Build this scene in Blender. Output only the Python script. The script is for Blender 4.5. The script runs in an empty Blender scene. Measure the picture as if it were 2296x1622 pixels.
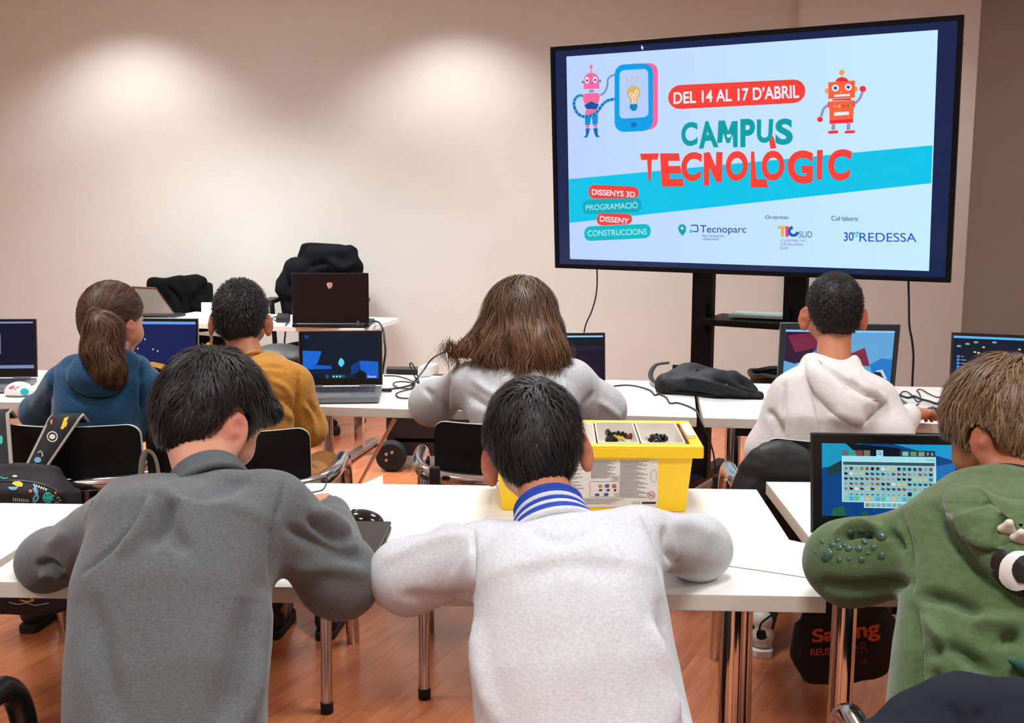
import bpy, bmesh, math, random
import numpy as np
from mathutils import Vector, Matrix, Euler

random.seed(7)
RNG = np.random.default_rng(11)
SC = bpy.context.scene
COL = SC.collection
PI = math.pi

# ------------------------------------------------------------------ camera
FPX, CX, CY = 2450.0, 1148.0, 811.0
CAM = np.array([0.0, 0.0, 1.47])
PITCH = math.atan((811 - 440) / FPX)
YAW = math.atan(102 * math.cos(PITCH) / FPX)
FW = np.array([-math.sin(YAW) * math.cos(PITCH), math.cos(YAW) * math.cos(PITCH), -math.sin(PITCH)])
RT = np.array([math.cos(YAW), math.sin(YAW), 0.0])
UP = np.cross(RT, FW)
cam_data = bpy.data.cameras.new('camera')
cam = bpy.data.objects.new('camera', cam_data)
COL.objects.link(cam)
cam.location = CAM
cam.rotation_euler = Euler((PI / 2 - PITCH, 0, YAW), 'XYZ')
cam_data.sensor_fit = 'HORIZONTAL'
cam_data.sensor_width = 36.0
cam_data.lens = 36.0 * FPX / 2296.0
cam_data.clip_start = 0.05
SC.camera = cam

# ------------------------------------------------------------------ view, world, lights
SC.view_settings.view_transform = 'Standard'
SC.view_settings.look = 'None'
SC.view_settings.exposure = 0.0
SC.view_settings.gamma = 1.0
SC.view_settings.use_curve_mapping = False
world = bpy.data.worlds.new('world')
SC.world = world
world.use_nodes = True
world.node_tree.nodes['Background'].inputs[0].default_value = (0.9, 0.93, 1.0, 1)
world.node_tree.nodes['Background'].inputs[1].default_value = 0.05

CEIL = 3.0
WALLY = 7.35
LIGHTS = []
def area_light(loc, size, power, color=(1, 1, 1)):
    d = bpy.data.lights.new('ceiling_panel_light', 'AREA')
    d.shape = 'SQUARE'; d.spread = math.radians(112); d.size = size; d.energy = power; d.color = color
    o = bpy.data.objects.new('ceiling_panel_light', d)
    COL.objects.link(o); o.location = loc
    return o
def spot_light(loc, power, angle, blend, tilt=0.0, color=(1, 0.96, 0.92)):
    d = bpy.data.lights.new('wall_spot_light', 'SPOT')
    d.energy = power; d.spot_size = angle; d.spot_blend = blend; d.color = color
    d.shadow_soft_size = 0.05
    o = bpy.data.objects.new('wall_spot_light', d)
    COL.objects.link(o); o.location = loc; o.rotation_euler = (tilt, 0, 0)
    return o
PANELS = [(x, y) for y in (-1.4, 0.9, 3.2, 5.8) for x in (-2.1, 0.1, 2.2)]
PW = {-1.4: (23, 23, 23), 0.9: (20, 20, 20), 3.2: (17, 17, 15), 5.8: (56, 42, 6)}
for (x, y) in PANELS:
    area_light((x, y, CEIL - 0.05), 0.55, PW[y][(-2.1, 0.1, 2.2).index(x)], (0.90, 0.965, 1.0))
SPOTS = [(-2.80, 6.70), (-0.66, 6.70), (2.05, 6.55)]
for i, (x, y) in enumerate(SPOTS):
    spot_light((x, y, CEIL - 0.03), (82, 80, 18)[i], math.radians(116), 0.7)

# ------------------------------------------------------------------ pixel helpers
def ray(px, py): return FW + RT * (px - CX) / FPX - UP * (py - CY) / FPX
def atz(px, py, z):
    d = ray(px, py); return CAM + d * ((z - CAM[2]) / d[2])
def aty(px, py, y):
    d = ray(px, py); return CAM + d * (y / d[1])
def atplane(px, py, o, n):
    d = ray(px, py); return CAM + d * (np.dot(np.asarray(o) - CAM, n) / np.dot(d, n))
def project(P):
    d = np.asarray(P, float) - CAM
    z = d @ FW
    return np.stack([CX + FPX * (d @ RT) / z, CY - FPX * (d @ UP) / z], -1)
def nrm(v):
    v = np.asarray(v, float); return v / (np.linalg.norm(v) + 1e-12)

# ------------------------------------------------------------------ materials
def lin(c):
    return tuple(((v / 255) / 12.92 if v / 255 <= 0.04045 else ((v / 255 + 0.055) / 1.055) ** 2.4) for v in c[:3])
MATS = {}
def mat(name, rgb, rough=0.5, metal=0.0, spec=0.5, var=0.0, vscale=20.0, bump=0.0, bscale=200.0, coat=0.0,
        sheen=0.0, stretch=None, rgb2=None, emit=0.0, attr=False, trans=0.0, aniso=0.0, sss=0.0, coatrough=0.1):
    if name in MATS: return MATS[name]
    m = bpy.data.materials.new(name); m.use_nodes = True
    nt = m.node_tree; b = nt.nodes['Principled BSDF']
    c = lin(rgb) + (1,)
    b.inputs['Base Color'].default_value = c
    b.inputs['Roughness'].default_value = rough
    b.inputs['Metallic'].default_value = metal
    b.inputs['Specular IOR Level'].default_value = spec
    b.inputs['Coat Weight'].default_value = coat
    b.inputs['Coat Roughness'].default_value = coatrough
    b.inputs['Sheen Weight'].default_value = sheen
    b.inputs['Anisotropic'].default_value = aniso
    if trans:
        b.inputs['Transmission Weight'].default_value = trans
    if sss:
        b.inputs['Subsurface Weight'].default_value = sss
        b.inputs['Subsurface Radius'].default_value = (0.012, 0.005, 0.003)
        b.inputs['Subsurface Scale'].default_value = 0.6
    if emit:
        b.inputs['Emission Color'].default_value = c
        b.inputs['Emission Strength'].default_value = emit
        b.inputs['Base Color'].default_value = (0, 0, 0, 1)
    tc = nt.nodes.new('ShaderNodeTexCoord')
    vec = tc.outputs['Object']
    if stretch:
        mp = nt.nodes.new('ShaderNodeMapping'); mp.inputs['Scale'].default_value = stretch
        nt.links.new(vec, mp.inputs['Vector']); vec = mp.outputs['Vector']
    if var or rgb2 or attr:
        mix = nt.nodes.new('ShaderNodeMix'); mix.data_type = 'RGBA'
        c2 = lin(rgb2) if rgb2 else tuple(max(0, v * (1 - var)) for v in c[:3])
        mix.inputs[6].default_value = c; mix.inputs[7].default_value = c2 + (1,)
        if attr:
            a = nt.nodes.new('ShaderNodeAttribute'); a.attribute_name = 'tint'
            nt.links.new(a.outputs['Fac'], mix.inputs[0])
        else:
            nz = nt.nodes.new('ShaderNodeTexNoise'); nz.inputs['Scale'].default_value = vscale
            nz.inputs['Detail'].default_value = 6; nz.inputs['Roughness'].default_value = 0.65
            nt.links.new(vec, nz.inputs['Vector'])
            rp = nt.nodes.new('ShaderNodeValToRGB')
            rp.color_ramp.elements[0].position = 0.35; rp.color_ramp.elements[1].position = 0.65
            nt.links.new(nz.outputs['Fac'], rp.inputs[0]); nt.links.new(rp.outputs[0], mix.inputs[0])
        nt.links.new(mix.outputs[2], b.inputs['Base Color'])
    if bump:
        nb = nt.nodes.new('ShaderNodeTexNoise'); nb.inputs['Scale'].default_value = bscale
        nb.inputs['Detail'].default_value = 4
        nt.links.new(vec, nb.inputs['Vector'])
        bp = nt.nodes.new('ShaderNodeBump'); bp.inputs['Strength'].default_value = bump
        bp.inputs['Distance'].default_value = 0.002
        nt.links.new(nb.outputs['Fac'], bp.inputs['Height']); nt.links.new(bp.outputs[0], b.inputs['Normal'])
    MATS[name] = m
    return m
def glow(name, rgb, k=1.0):
    """screen pixels: emission with a faint glassy surface"""
    if name in MATS: return MATS[name]
    return mat(name, rgb, rough=0.25, spec=0.25, emit=k)

# ------------------------------------------------------------------ objects
def newobj(name, mesh, parent=None):
    o = bpy.data.objects.new(name, mesh)
    COL.objects.link(o)
    if parent is not None: o.parent = parent
    return o
def tag(o, label=None, cat=None, group=None, kind=None):
    if label: o['label'] = label
    if cat: o['category'] = cat
    if group: o['group'] = group
    if kind: o['kind'] = kind
    return o
def thing(name, label, cat, loc=(0, 0, 0), rz=0.0, group=None):
    o = bpy.data.objects.new(name, None)
    COL.objects.link(o); o.location = Vector([float(v) for v in loc]); o.rotation_euler = (0, 0, rz)
    o.empty_display_size = 0.1
    bpy.context.view_layer.update() if False else None
    return tag(o, label, cat, group)
def T(o):
    return Matrix.Translation(o.location) @ o.rotation_euler.to_matrix().to_4x4()
def mesh_np(name, V, F, m=None, smooth=False, parent=None, world=True, tint=None):
    """V (n,3) array in world coordinates; F list of faces or (n,4)/(n,3) array"""
    V = np.asarray(V, np.float64)
    if parent is not None and world:
        root = parent
        M = T(root) if root.parent is None else T(root.parent) @ T(root)
        Mi = np.array(M.inverted())
        V = V @ Mi[:3, :3].T + Mi[:3, 3]
    me = bpy.data.meshes.new(name)
    if isinstance(F, np.ndarray):
        n = F.shape[1]
        me.vertices.add(len(V)); me.vertices.foreach_set('co', V.astype(np.float32).ravel())
        me.loops.add(F.size); me.loops.foreach_set('vertex_index', F.astype(np.int32).ravel())
        me.polygons.add(len(F)); me.polygons.foreach_set('loop_start', np.arange(0, F.size, n, dtype=np.int32))
        me.polygons.foreach_set('loop_total', np.full(len(F), n, np.int32))
        me.update(calc_edges=True); me.validate()
    else:
        me.from_pydata([tuple(v) for v in V], [], F); me.update()
    if smooth: me.polygons.foreach_set('use_smooth', np.ones(len(me.polygons), bool))
    if tint is not None:
        a = me.attributes.new('tint', 'FLOAT', 'POINT'); a.data.foreach_set('value', np.asarray(tint, np.float32))
    if m: me.materials.append(m)
    return newobj(name, me, parent)

def catmull(pts, sub=6, closed=False):
    P = np.asarray(pts, float); n = len(P); out = []
    rng = range(n) if closed else range(n - 1)
    for i in rng:
        p0 = P[(i - 1) % n] if closed or i > 0 else 2 * P[0] - P[1]
        p1 = P[i]; p2 = P[(i + 1) % n]
        p3 = P[(i + 2) % n] if closed or i + 2 < n else 2 * P[-1] - P[-2]
        for k in range(sub):
            t = k / sub
            out.append(0.5 * (2 * p1 + (p2 - p0) * t + (2 * p0 - 5 * p1 + 4 * p2 - p3) * t * t + (3 * p1 - p0 - 3 * p2 + p3) * t ** 3))
    if not closed: out.append(P[-1])
    return np.array(out)

class MB:
    def __init__(s): s.v = []; s.f = []
    def add(s, V, F):
        o = len(s.v); s.v += [tuple(map(float, p)) for p in V]; s.f += [tuple(i + o for i in f) for f in F]; return s
    def box(s, c, d, R=None):
        x, y, z = d[0] / 2, d[1] / 2, d[2] / 2
        V = np.array([(sx * x, sy * y, sz * z) for sz in (-1, 1) for sy in (-1, 1) for sx in (-1, 1)])
        if R is not None: V = V @ np.asarray(R).T
        V = V + np.asarray(c, float)
        return s.add(V, [(0, 2, 3, 1), (4, 5, 7, 6), (0, 1, 5, 4), (2, 6, 7, 3), (0, 4, 6, 2), (1, 3, 7, 5)])
    def hexa(s, lo, hi):
        """lo,hi: 4 points each, same order -> closed block"""
        V = list(lo) + list(hi)
        return s.add(V, [(3, 2, 1, 0), (4, 5, 6, 7), (0, 1, 5, 4), (1, 2, 6, 5), (2, 3, 7, 6), (3, 0, 4, 7)])
    def tube(s, pts, r, n=10, closed=False, flat=None, up=(0, 0, 1), caps=True):
        P = np.asarray(pts, float); m = len(P)
        rs = np.full(m, r) if np.isscalar(r) else np.asarray(r, float)
        tg = np.zeros_like(P)
        for i in range(m):
            a = P[(i - 1) % m] if closed or i > 0 else P[i]; b = P[(i + 1) % m] if closed or i < m - 1 else P[i]
            tg[i] = nrm(b - a)
        u = np.asarray(up, float); u = u - tg[0] * (u @ tg[0])
        if np.linalg.norm(u) < 1e-4: u = np.array([1.0, 0, 0]); u = u - tg[0] * (u @ tg[0])
        u = nrm(u); V = []
        for i in range(m):
            u = nrm(u - tg[i] * (u @ tg[i])); w = np.cross(tg[i], u)
            for k in range(n):
                a = 2 * PI * k / n
                V.append(P[i] + rs[i] * (math.cos(a) * u * (flat or 1.0) + math.sin(a) * w))
        F = []
        for i in range(m if closed else m - 1):
            for k in range(n):
                a, b = i * n + k, i * n + (k + 1) % n; j = ((i + 1) % m) * n
                F.append((a, b, j + (k + 1) % n, j + k))
        if caps and not closed:
            F.append(tuple(range(n - 1, -1, -1))); F.append(tuple((m - 1) * n + k for k in range(n)))
        return s.add(V, F)
    def lathe(s, prof, c, axis=(0, 0, 1), n=20):
        """prof: list of (radius, height)"""
        ax = nrm(axis); u = nrm(np.cross(ax, (0, 1, 0) if abs(ax[1]) < 0.9 else (1, 0, 0))); w = np.cross(ax, u); c = np.asarray(c, float)
        V = []; m = len(prof)
        for (r, h) in prof:
            for k in range(n):
                a = 2 * PI * k / n; V.append(c + ax * h + max(r, 1e-5) * (math.cos(a) * u + math.sin(a) * w))
        F = [(i * n + k, i * n + (k + 1) % n, (i + 1) * n + (k + 1) % n, (i + 1) * n + k) for i in range(m - 1) for k in range(n)]
        F.append(tuple(range(n - 1, -1, -1))); F.append(tuple((m - 1) * n + k for k in range(n)))
        return s.add(V, F)
    def prism(s, poly, d):
        """poly: coplanar 3D points, d: thickness vector"""
        P = [np.asarray(p, float) for p in poly]; n = len(P); d = np.asarray(d, float)
        V = P + [p + d for p in P]
        F = [tuple(range(n - 1, -1, -1)), tuple(range(n, 2 * n))] + [(i, (i + 1) % n, n + (i + 1) % n, n + i) for i in range(n)]
        return s.add(V, F)
    def poly(s, poly):
        return s.add(poly, [tuple(range(len(poly)))])
    def build(s, name, m, parent=None, smooth=False, bevel=0.0, seg=2, world=True):
        o = mesh_np(name, np.array(s.v), s.f, m, smooth, parent, world)
        bm = bmesh.new(); bm.from_mesh(o.data); bmesh.ops.recalc_face_normals(bm, faces=bm.faces); bm.to_mesh(o.data); bm.free()
        if smooth == 'auto' or smooth:
            o.data.set_sharp_from_angle(angle=math.radians(40))
        if bevel:
            b = o.modifiers.new('bevel', 'BEVEL'); b.width = bevel; b.segments = seg; b.limit_method = 'ANGLE'; b.angle_limit = math.radians(35)
        return o
def rotz(a):
    c, s = math.cos(a), math.sin(a); return np.array([[c, -s, 0], [s, c, 0], [0, 0, 1.0]])
def copy_tree(o, parent=None):
    c = o.copy(); COL.objects.link(c)
    if parent is not None:
        c.parent = parent
    for ch in list(o.children): copy_tree(ch, c)
    return c

# ------------------------------------------------------------------ text as flat meshes
def text_np(s, bold=0.0, space=1.0):
    cu = bpy.data.curves.new('lettering', 'FONT'); cu.body = s; cu.size = 1.0; cu.offset = bold; cu.space_character = space
    cu.resolution_u = 7
    o = bpy.data.objects.new('lettering', cu); COL.objects.link(o)
    dg = bpy.context.evaluated_depsgraph_get(); ev = o.evaluated_get(dg); me = ev.to_mesh()
    V = np.array([v.co[:] for v in me.vertices]); F = [tuple(p.vertices) for p in me.polygons]
    ev.to_mesh_clear(); bpy.data.objects.remove(o); bpy.data.curves.remove(cu)
    return V, F
class Flat:
    """flat artwork on a plane: pixel outlines of the photograph are cast on to the real plane (origin o, normal n towards viewer)"""
    def __init__(s, o, n): s.o = np.asarray(o, float); s.n = nrm(n)
    def pt(s, px, py, lift): return atplane(px, py, s.o + s.n * lift, s.n)
    def poly(s, name, pxs, m, parent, lift=0.0008):
        mb = MB().poly([s.pt(x, y, lift) for x, y in pxs]); return mb.build(name, m, parent)
    def polys(s, name, polys, m, parent, lift=0.0008):
        mb = MB()
        for pxs in polys: mb.poly([s.pt(x, y, lift) for x, y in pxs])
        return mb.build(name, m, parent)
    def stroke(s, name, pxs, w, m, parent, lift=0.0008, closed=False):
        P = catmull(pxs, 6, closed); n = len(P); L = []; Rr = []
        for i in range(n):
            a = P[(i - 1) % n] if closed or i > 0 else P[i]; b = P[(i + 1) % n] if closed or i < n - 1 else P[i]
            t = nrm(b - a); q = np.array([-t[1], t[0]]) * w / 2
            L.append(P[i] + q); Rr.append(P[i] - q)
        mb = MB()
        for i in range(n if closed else n - 1):
            j = (i + 1) % n
            mb.poly([s.pt(*L[i], lift), s.pt(*L[j], lift), s.pt(*Rr[j], lift), s.pt(*Rr[i], lift)])
        return mb.build(name, m, parent)
    def text(s, name, st, quad, m, parent, lift=0.001, bold=0.0, space=1.0):
        """quad: TL,TR,BR,BL pixels of the lettering's bounding box"""
        V, F = text_np(st, bold, space)
        lo, hi = V.min(0), V.max(0)
        u = (V[:, 0] - lo[0]) / (hi[0] - lo[0]); v = (hi[1] - V[:, 1]) / (hi[1] - lo[1])
        q = np.array(quad, float)
        P = (q[0][None] * ((1 - u) * (1 - v))[:, None] + q[1][None] * (u * (1 - v))[:, None] + q[2][None] * (u * v)[:, None] + q[3][None] * ((1 - u) * v)[:, None])
        W = np.array([s.pt(a, b, lift) for a, b in P])
        return mesh_np(name, W, F, m, False, parent)
def ell(cx, cy, rx, ry, n=20, a0=0, a1=2 * PI, rot=0):
    out = []
    for k in range(n if abs(a1 - a0 - 2 * PI) < 1e-6 else n + 1):
        a = a0 + (a1 - a0) * k / n; x, y = rx * math.cos(a), ry * math.sin(a)
        out.append((cx + x * math.cos(rot) - y * math.sin(rot), cy + x * math.sin(rot) + y * math.cos(rot)))
    return out
def pill(q, n=8):
    """rounded lozenge inside quad TL,TR,BR,BL"""
    q = [np.array(p, float) for p in q]; out = []
    hl = np.linalg.norm(q[3] - q[0]) / 2; wl = np.linalg.norm(q[1] - q[0]); f = min(0.5, hl / wl)
    def at(u, v): return q[0] * (1 - u) * (1 - v) + q[1] * u * (1 - v) + q[2] * u * v + q[3] * (1 - u) * v
    for k in range(n + 1):
        a = -PI / 2 + PI * k / n; out.append(tuple(at(1 - f + f * math.cos(a), 0.5 + 0.5 * math.sin(a))))
    for k in range(n + 1):
        a = PI / 2 + PI * k / n; out.append(tuple(at(f + f * math.cos(a), 0.5 + 0.5 * math.sin(a))))
    return out
def rrect(q, r=0.15, n=4):
    q = [np.array(p, float) for p in q]; out = []
    w = np.linalg.norm(q[1] - q[0]); h = np.linalg.norm(q[3] - q[0]); ru, rv = r * min(w, h) / w, r * min(w, h) / h
    def at(u, v): return q[0] * (1 - u) * (1 - v) + q[1] * u * (1 - v) + q[2] * u * v + q[3] * (1 - u) * v
    for (cu, cv, a0) in ((1 - ru, rv, -PI / 2), (1 - ru, 1 - rv, 0), (ru, 1 - rv, PI / 2), (ru, rv, PI)):
        for k in range(n + 1):
            a = a0 + PI / 2 * k / n; out.append(tuple(at(cu + ru * math.cos(a), cv + rv * math.sin(a))))
    return out

# ------------------------------------------------------------------ shared materials
M_WALL = mat('painted_plaster', (216, 216, 210), 0.9, var=0.03, vscale=3, bump=0.05, bscale=120)
M_COLUMN = M_WALL
M_CEIL = mat('ceiling_white', (236, 234, 230), 0.9)
M_TABLE = mat('white_laminate', (243, 241, 236), 0.32, spec=0.4, bump=0.01, bscale=300)
M_TEDGE = mat('cream_edge_band', (222, 217, 205), 0.5)
M_CHROME = mat('chrome', (205, 205, 208), 0.12, 1.0)
M_STEEL = mat('brushed_steel', (170, 170, 172), 0.28, 1.0)
M_BLACKPL = mat('black_plastic', (15, 15, 17), 0.45, spec=0.35)
M_BLACKPAINT = mat('black_laminate', (6, 6, 8), 0.6, spec=0.25, bump=0.02)
M_RUBBER = mat('black_rubber', (20, 20, 22), 0.75)
M_CABLE = mat('cable_black', (22, 22, 30), 0.5)
M_PAPER = mat('paper_white', (244, 243, 238), 0.85)
# ================================================================== the room
def struct(o):
    o['kind'] = 'structure'; return o
XL, XR, YF, YB = -4.2, 4.4, -2.6, WALLY
def slab(name, lo, hi, m, bevel=0.0):
    lo, hi = np.array(lo), np.array(hi)
    return struct(MB().box((lo + hi) / 2, hi - lo).build(name, m, bevel=bevel))
# laminate boards, running obliquely through the room
M_FLOORB = mat('floor_base', (120, 62, 38), 0.6)
floor = slab('floor', (XL, YF, -0.06), (XR, YB + 1.2, -0.012), M_FLOORB)
def floor_mat():
    m = bpy.data.materials.new('reddish_laminate'); m.use_nodes = True
    nt = m.node_tree; b = nt.nodes['Principled BSDF']
    tc = nt.nodes.new('ShaderNodeTexCoord'); info = nt.nodes.new('ShaderNodeObjectInfo')
    add = nt.nodes.new('ShaderNodeVectorMath'); add.operation = 'ADD'
    mul = nt.nodes.new('ShaderNodeVectorMath'); mul.operation = 'SCALE'; mul.inputs['Scale'].default_value = 9.0
    comb = nt.nodes.new('ShaderNodeCombineXYZ')
    for i in range(2): nt.links.new(info.outputs['Random'], comb.inputs[i])
    nt.links.new(comb.outputs[0], mul.inputs[0])
    nt.links.new(tc.outputs['Object'], add.inputs[0]); nt.links.new(mul.outputs[0], add.inputs[1])
    mp = nt.nodes.new('ShaderNodeMapping'); mp.inputs['Scale'].default_value = (1.6, 16, 1)
    nt.links.new(add.outputs[0], mp.inputs[0])
    nz = nt.nodes.new('ShaderNodeTexNoise'); nz.inputs['Scale'].default_value = 2.2; nz.inputs['Detail'].default_value = 7; nz.inputs['Roughness'].default_value = 0.6
    nz.inputs['Distortion'].default_value = 0.6
    nt.links.new(mp.outputs[0], nz.inputs['Vector'])
    rp = nt.nodes.new('ShaderNodeValToRGB'); e = rp.color_ramp.elements
    e[0].position = 0.25; e[0].color = lin((172, 92, 56)) + (1,); e[1].position = 0.75; e[1].color = lin((212, 132, 86)) + (1,)
    nt.links.new(nz.outputs['Fac'], rp.inputs[0])
    hsv = nt.nodes.new('ShaderNodeHueSaturation')
    mr = nt.nodes.new('ShaderNodeMapRange'); mr.inputs[3].default_value = 0.88; mr.inputs[4].default_value = 1.1
    nt.links.new(info.outputs['Random'], mr.inputs[0]); nt.links.new(mr.outputs[0], hsv.inputs['Value'])
    nt.links.new(rp.outputs[0], hsv.inputs['Color']); nt.links.new(hsv.outputs[0], b.inputs['Base Color'])
    b.inputs['Roughness'].default_value = 0.24; b.inputs['Specular IOR Level'].default_value = 0.5
    b.inputs['Coat Weight'].default_value = 0.3; b.inputs['Coat Roughness'].default_value = 0.18
    return m
M_FLOOR = floor_mat()
def clip_poly(poly, x0, x1, y0, y1):
    for ax, val, sgn in ((0, x0, 1), (0, x1, -1), (1, y0, 1), (1, y1, -1)):
        out = []
        for i in range(len(poly)):
            a, b = poly[i], poly[(i + 1) % len(poly)]
            da, db = sgn * (a[ax] - val), sgn * (b[ax] - val)
            if da >= 0: out.append(a)
            if da * db < 0:
                t = da / (da - db); out.append(a + (b - a) * t)
        poly = out
        if len(poly) < 3: return []
    return poly
FA = math.radians(66)   # board direction
fu = np.array([math.cos(FA), math.sin(FA)]); fv = np.array([-fu[1], fu[0]])
BW, BL = 0.24, 1.8
for r in range(-24, 48):
    off = random.random() * BL
    for k in range(-5, 9):
        o2 = fu * (k * BL + off) + fv * r * BW
        q = [o2, o2 + fu * (BL - 0.0006), o2 + fu * (BL - 0.0006) + fv * (BW - 0.0006), o2 + fv * (BW - 0.0006)]
        q = clip_poly(q, XL + 0.01, XR - 0.01, YF + 0.01, YB + 1.1)
        if len(q) < 3: continue
        c = sum(q) / len(q)
        if c[1] < 0.9 and True:      # out of sight behind the camera: one wide board instead of many
            pass
        loc = [(float((p - c) @ fu), float((p - c) @ fv), 0.0) for p in q]
        n = len(loc)
        V = [(x, y, -0.012) for x, y, _ in loc] + [(x, y, 0.0) for x, y, _ in loc]
        F = [tuple(range(n - 1, -1, -1)), tuple(range(n, 2 * n))] + [(i, (i + 1) % n, n + (i + 1) % n, n + i) for i in range(n)]
        me = bpy.data.meshes.new('floorboard'); me.from_pydata(V, [], F); me.materials.append(M_FLOOR)
        o = newobj('floorboard', me, floor)
        o.location = (c[0], c[1], 0); o.rotation_euler = (0, 0, FA)
slab('ceiling', (XL, YF, CEIL), (XR, YB + 1.2, CEIL + 0.1), M_CEIL)
xc0, xc1 = aty(1800, 20, YB - 0.14)[0], aty(2176, 400, YB - 0.14)[0]
slab('wall_back', (XL, YB, 0), (xc1 - 0.02, YB + 0.15, CEIL), M_WALL)
slab('wall_left', (XL - 0.15, YF, 0), (XL, YB + 0.15, CEIL), M_WALL)
slab('wall_front', (XL, YF - 0.15, 0), (XR, YF, CEIL), M_WALL)
slab('wall_right', (XR, YF, 0), (XR + 0.15, YB + 1.2, CEIL), M_WALL)
slab('wall_column', (xc0, YB - 0.14, 0), (xc1, YB + 1.2, CEIL), M_WALL)
slab('wall_recess', (xc1, YB + 0.9, 0), (XR, YB + 1.2, CEIL), M_WALL)
slab('unseen_recess_shade', (xc1, YB - 0.4, 2.86), (XR, YB + 0.9, CEIL), M_WALL)  # unseen lowered soffit, added to keep light out of the recess
M_SKIRT = mat('grey_skirting', (176, 168, 166), 0.6)
slab('baseboard_back', (XL, YB - 0.015, 0), (xc0, YB, 0.08), M_SKIRT)
# ceiling fixtures
M_DIFF = mat('lamp_diffuser', (255, 255, 255), 0.5, emit=6.0)
M_FIX = mat('lamp_frame', (225, 225, 225), 0.4)
for i, (x, y) in enumerate(PANELS):
    t = thing('ceiling_light', 'square white ceiling light panel, %s of the %s row' % (('left', 'middle', 'right')[i % 3], ('rearmost', 'second', 'third', 'front')[i // 3]), 'light', (x, y, CEIL), 0, 'square ceiling panels')
    mb = MB()
    for sx, sy, dx, dy in ((0, 0.31, 0.66, 0.03), (0, -0.31, 0.66, 0.03), (0.31, 0, 0.03, 0.59), (-0.31, 0, 0.03, 0.59)):
        mb.box((x + sx, y + sy, CEIL - 0.03), (dx, dy, 0.06))
    mb.build('frame', M_FIX, t)
    MB().box((x, y, CEIL - 0.02), (0.59, 0.59, 0.02)).build('diffuser', M_DIFF, t)
for i, (x, y) in enumerate(SPOTS):
    t = thing('downlight', ('round recessed spotlight over the left bright patch of the back wall', 'round recessed spotlight over the middle bright patch of the back wall', 'round recessed spotlight over the wall column')[i], 'light', (x, y, CEIL), 0, 'wall washing downlights')
    MB().lathe([(0.075, 0), (0.075, -0.012), (0.055, -0.012), (0.055, 0)], (x, y, CEIL), n=24).build('ring', M_FIX, t, True)

# ================================================================== tables
def table(label, corners, ztop, legs, cat='table', group=None, thick=0.032, beam=True, legpos=None):
    """corners: front-left, front-right, back-right, back-left (x,y)"""
    c = [np.array((x, y)) for x, y in corners]; cen = sum(c) / 4
    t = thing('folding_table', label, cat, (cen[0], cen[1], 0), 0, group)
    lo = [(*p, ztop - thick) for p in c]; hi = [(*p, ztop - 0.0012) for p in c]
    top = MB().hexa(lo, hi).build('table_top', M_TEDGE, t, bevel=0.0012)
    MB().hexa([(*p, ztop - 0.0012) for p in c], [(*p, ztop) for p in c]).build('laminate_surface', M_TABLE, t)
    U = nrm(c[1] - c[0]); V = nrm(c[3] - c[0])
    ins = [(c[0] + U * 0.1 + V * 0.08), (c[1] - U * 0.1 + V * 0.08), (c[2] - U * 0.1 - V * 0.08), (c[3] + U * 0.1 - V * 0.08)]
    if beam:
        mb = MB()
        for a, b in ((0, 1), (3, 2)):
            A, B = ins[a], ins[b]; mid = (A + B) / 2; ang = math.atan2(*(B - A)[::-1])
            mb.box((*mid, ztop - thick - 0.02), (np.linalg.norm(B - A), 0.03, 0.04), rotz(ang))
        mb.build('frame_rail', M_BLACKPL, t)
    for p in (legpos if legpos is not None else [ins[i] for i in legs]):
        p = np.asarray(p, float)
        MB().tube([(*p, 0.02), (*p, ztop - thick)], 0.024, 16).build('leg', M_CHROME, t, True)
        MB().lathe([(0.026, 0), (0.026, 0.02)], (*p, 0), n=16).build('foot_cap', M_RUBBER, t)
    return t
ZT = 0.735
table('white table in front of the grey and the blue-collared sweatshirts, yellow box on it', [(-1.11, 1.975), (0.503, 1.96), (0.508, 2.71), (-1.105, 2.735)], ZT, (0, 1, 2, 3), beam=False, legpos=[aty(1642, 1380, 2.07)[:2], aty(1664, 1380, 2.30)[:2], aty(380, 1450, 2.07)[:2], aty(430, 1450, 2.5)[:2]])
table('white table cut off by the left picture edge, beside the grey sweatshirt elbow', [(-2.74, 1.80), (-1.136, 1.78), (-1.13, 2.51), (-2.735, 2.52)], ZT, (0, 3), beam=False)
table('white table at the right edge carrying the block-game laptop', [(0.555, 1.99), (2.15, 2.02), (2.14, 2.80), (0.545, 2.78)], ZT + 0.002, (0, 3), legpos=[aty(1893, 1380, 2.09)[:2], aty(1888, 1450, 2.66)[:2], (2.0, 2.1), (2.0, 2.7)])
s5 = -0.095
def rowtable(x0, y0, L, d, sl):
    u = nrm((1, sl)); v = np.array([-u[1], u[0]]); a = np.array((x0, y0))
    return [a, a + u * L, a + u * L + v * d, a + v * d]
table('white table in the far row under the long-haired pupil and the lit laptop', rowtable(-1.115, 3.785, 1.595, 0.72, -0.105), ZT, (0, 3), beam=False, legpos=[(-1.01, 3.86), (-0.95, 4.42), (0.24, 3.74), (0.30, 4.28)])
table('white table in the far row under the white hoodie and the black backpack', rowtable(0.492, 3.612, 1.60, 0.72, -0.085), ZT, (0, 1, 2, 3), legpos=[aty(1641, 1000, 3.69)[:2], aty(1646, 1000, 4.22)[:2], (1.95, 3.58), (2.0, 4.1)])
table('white table in the far row under the ponytailed pupil, at the left edge', rowtable(-2.74, 3.805, 1.60, 0.72, -0.016), ZT, (1, 2), beam=False)

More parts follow.
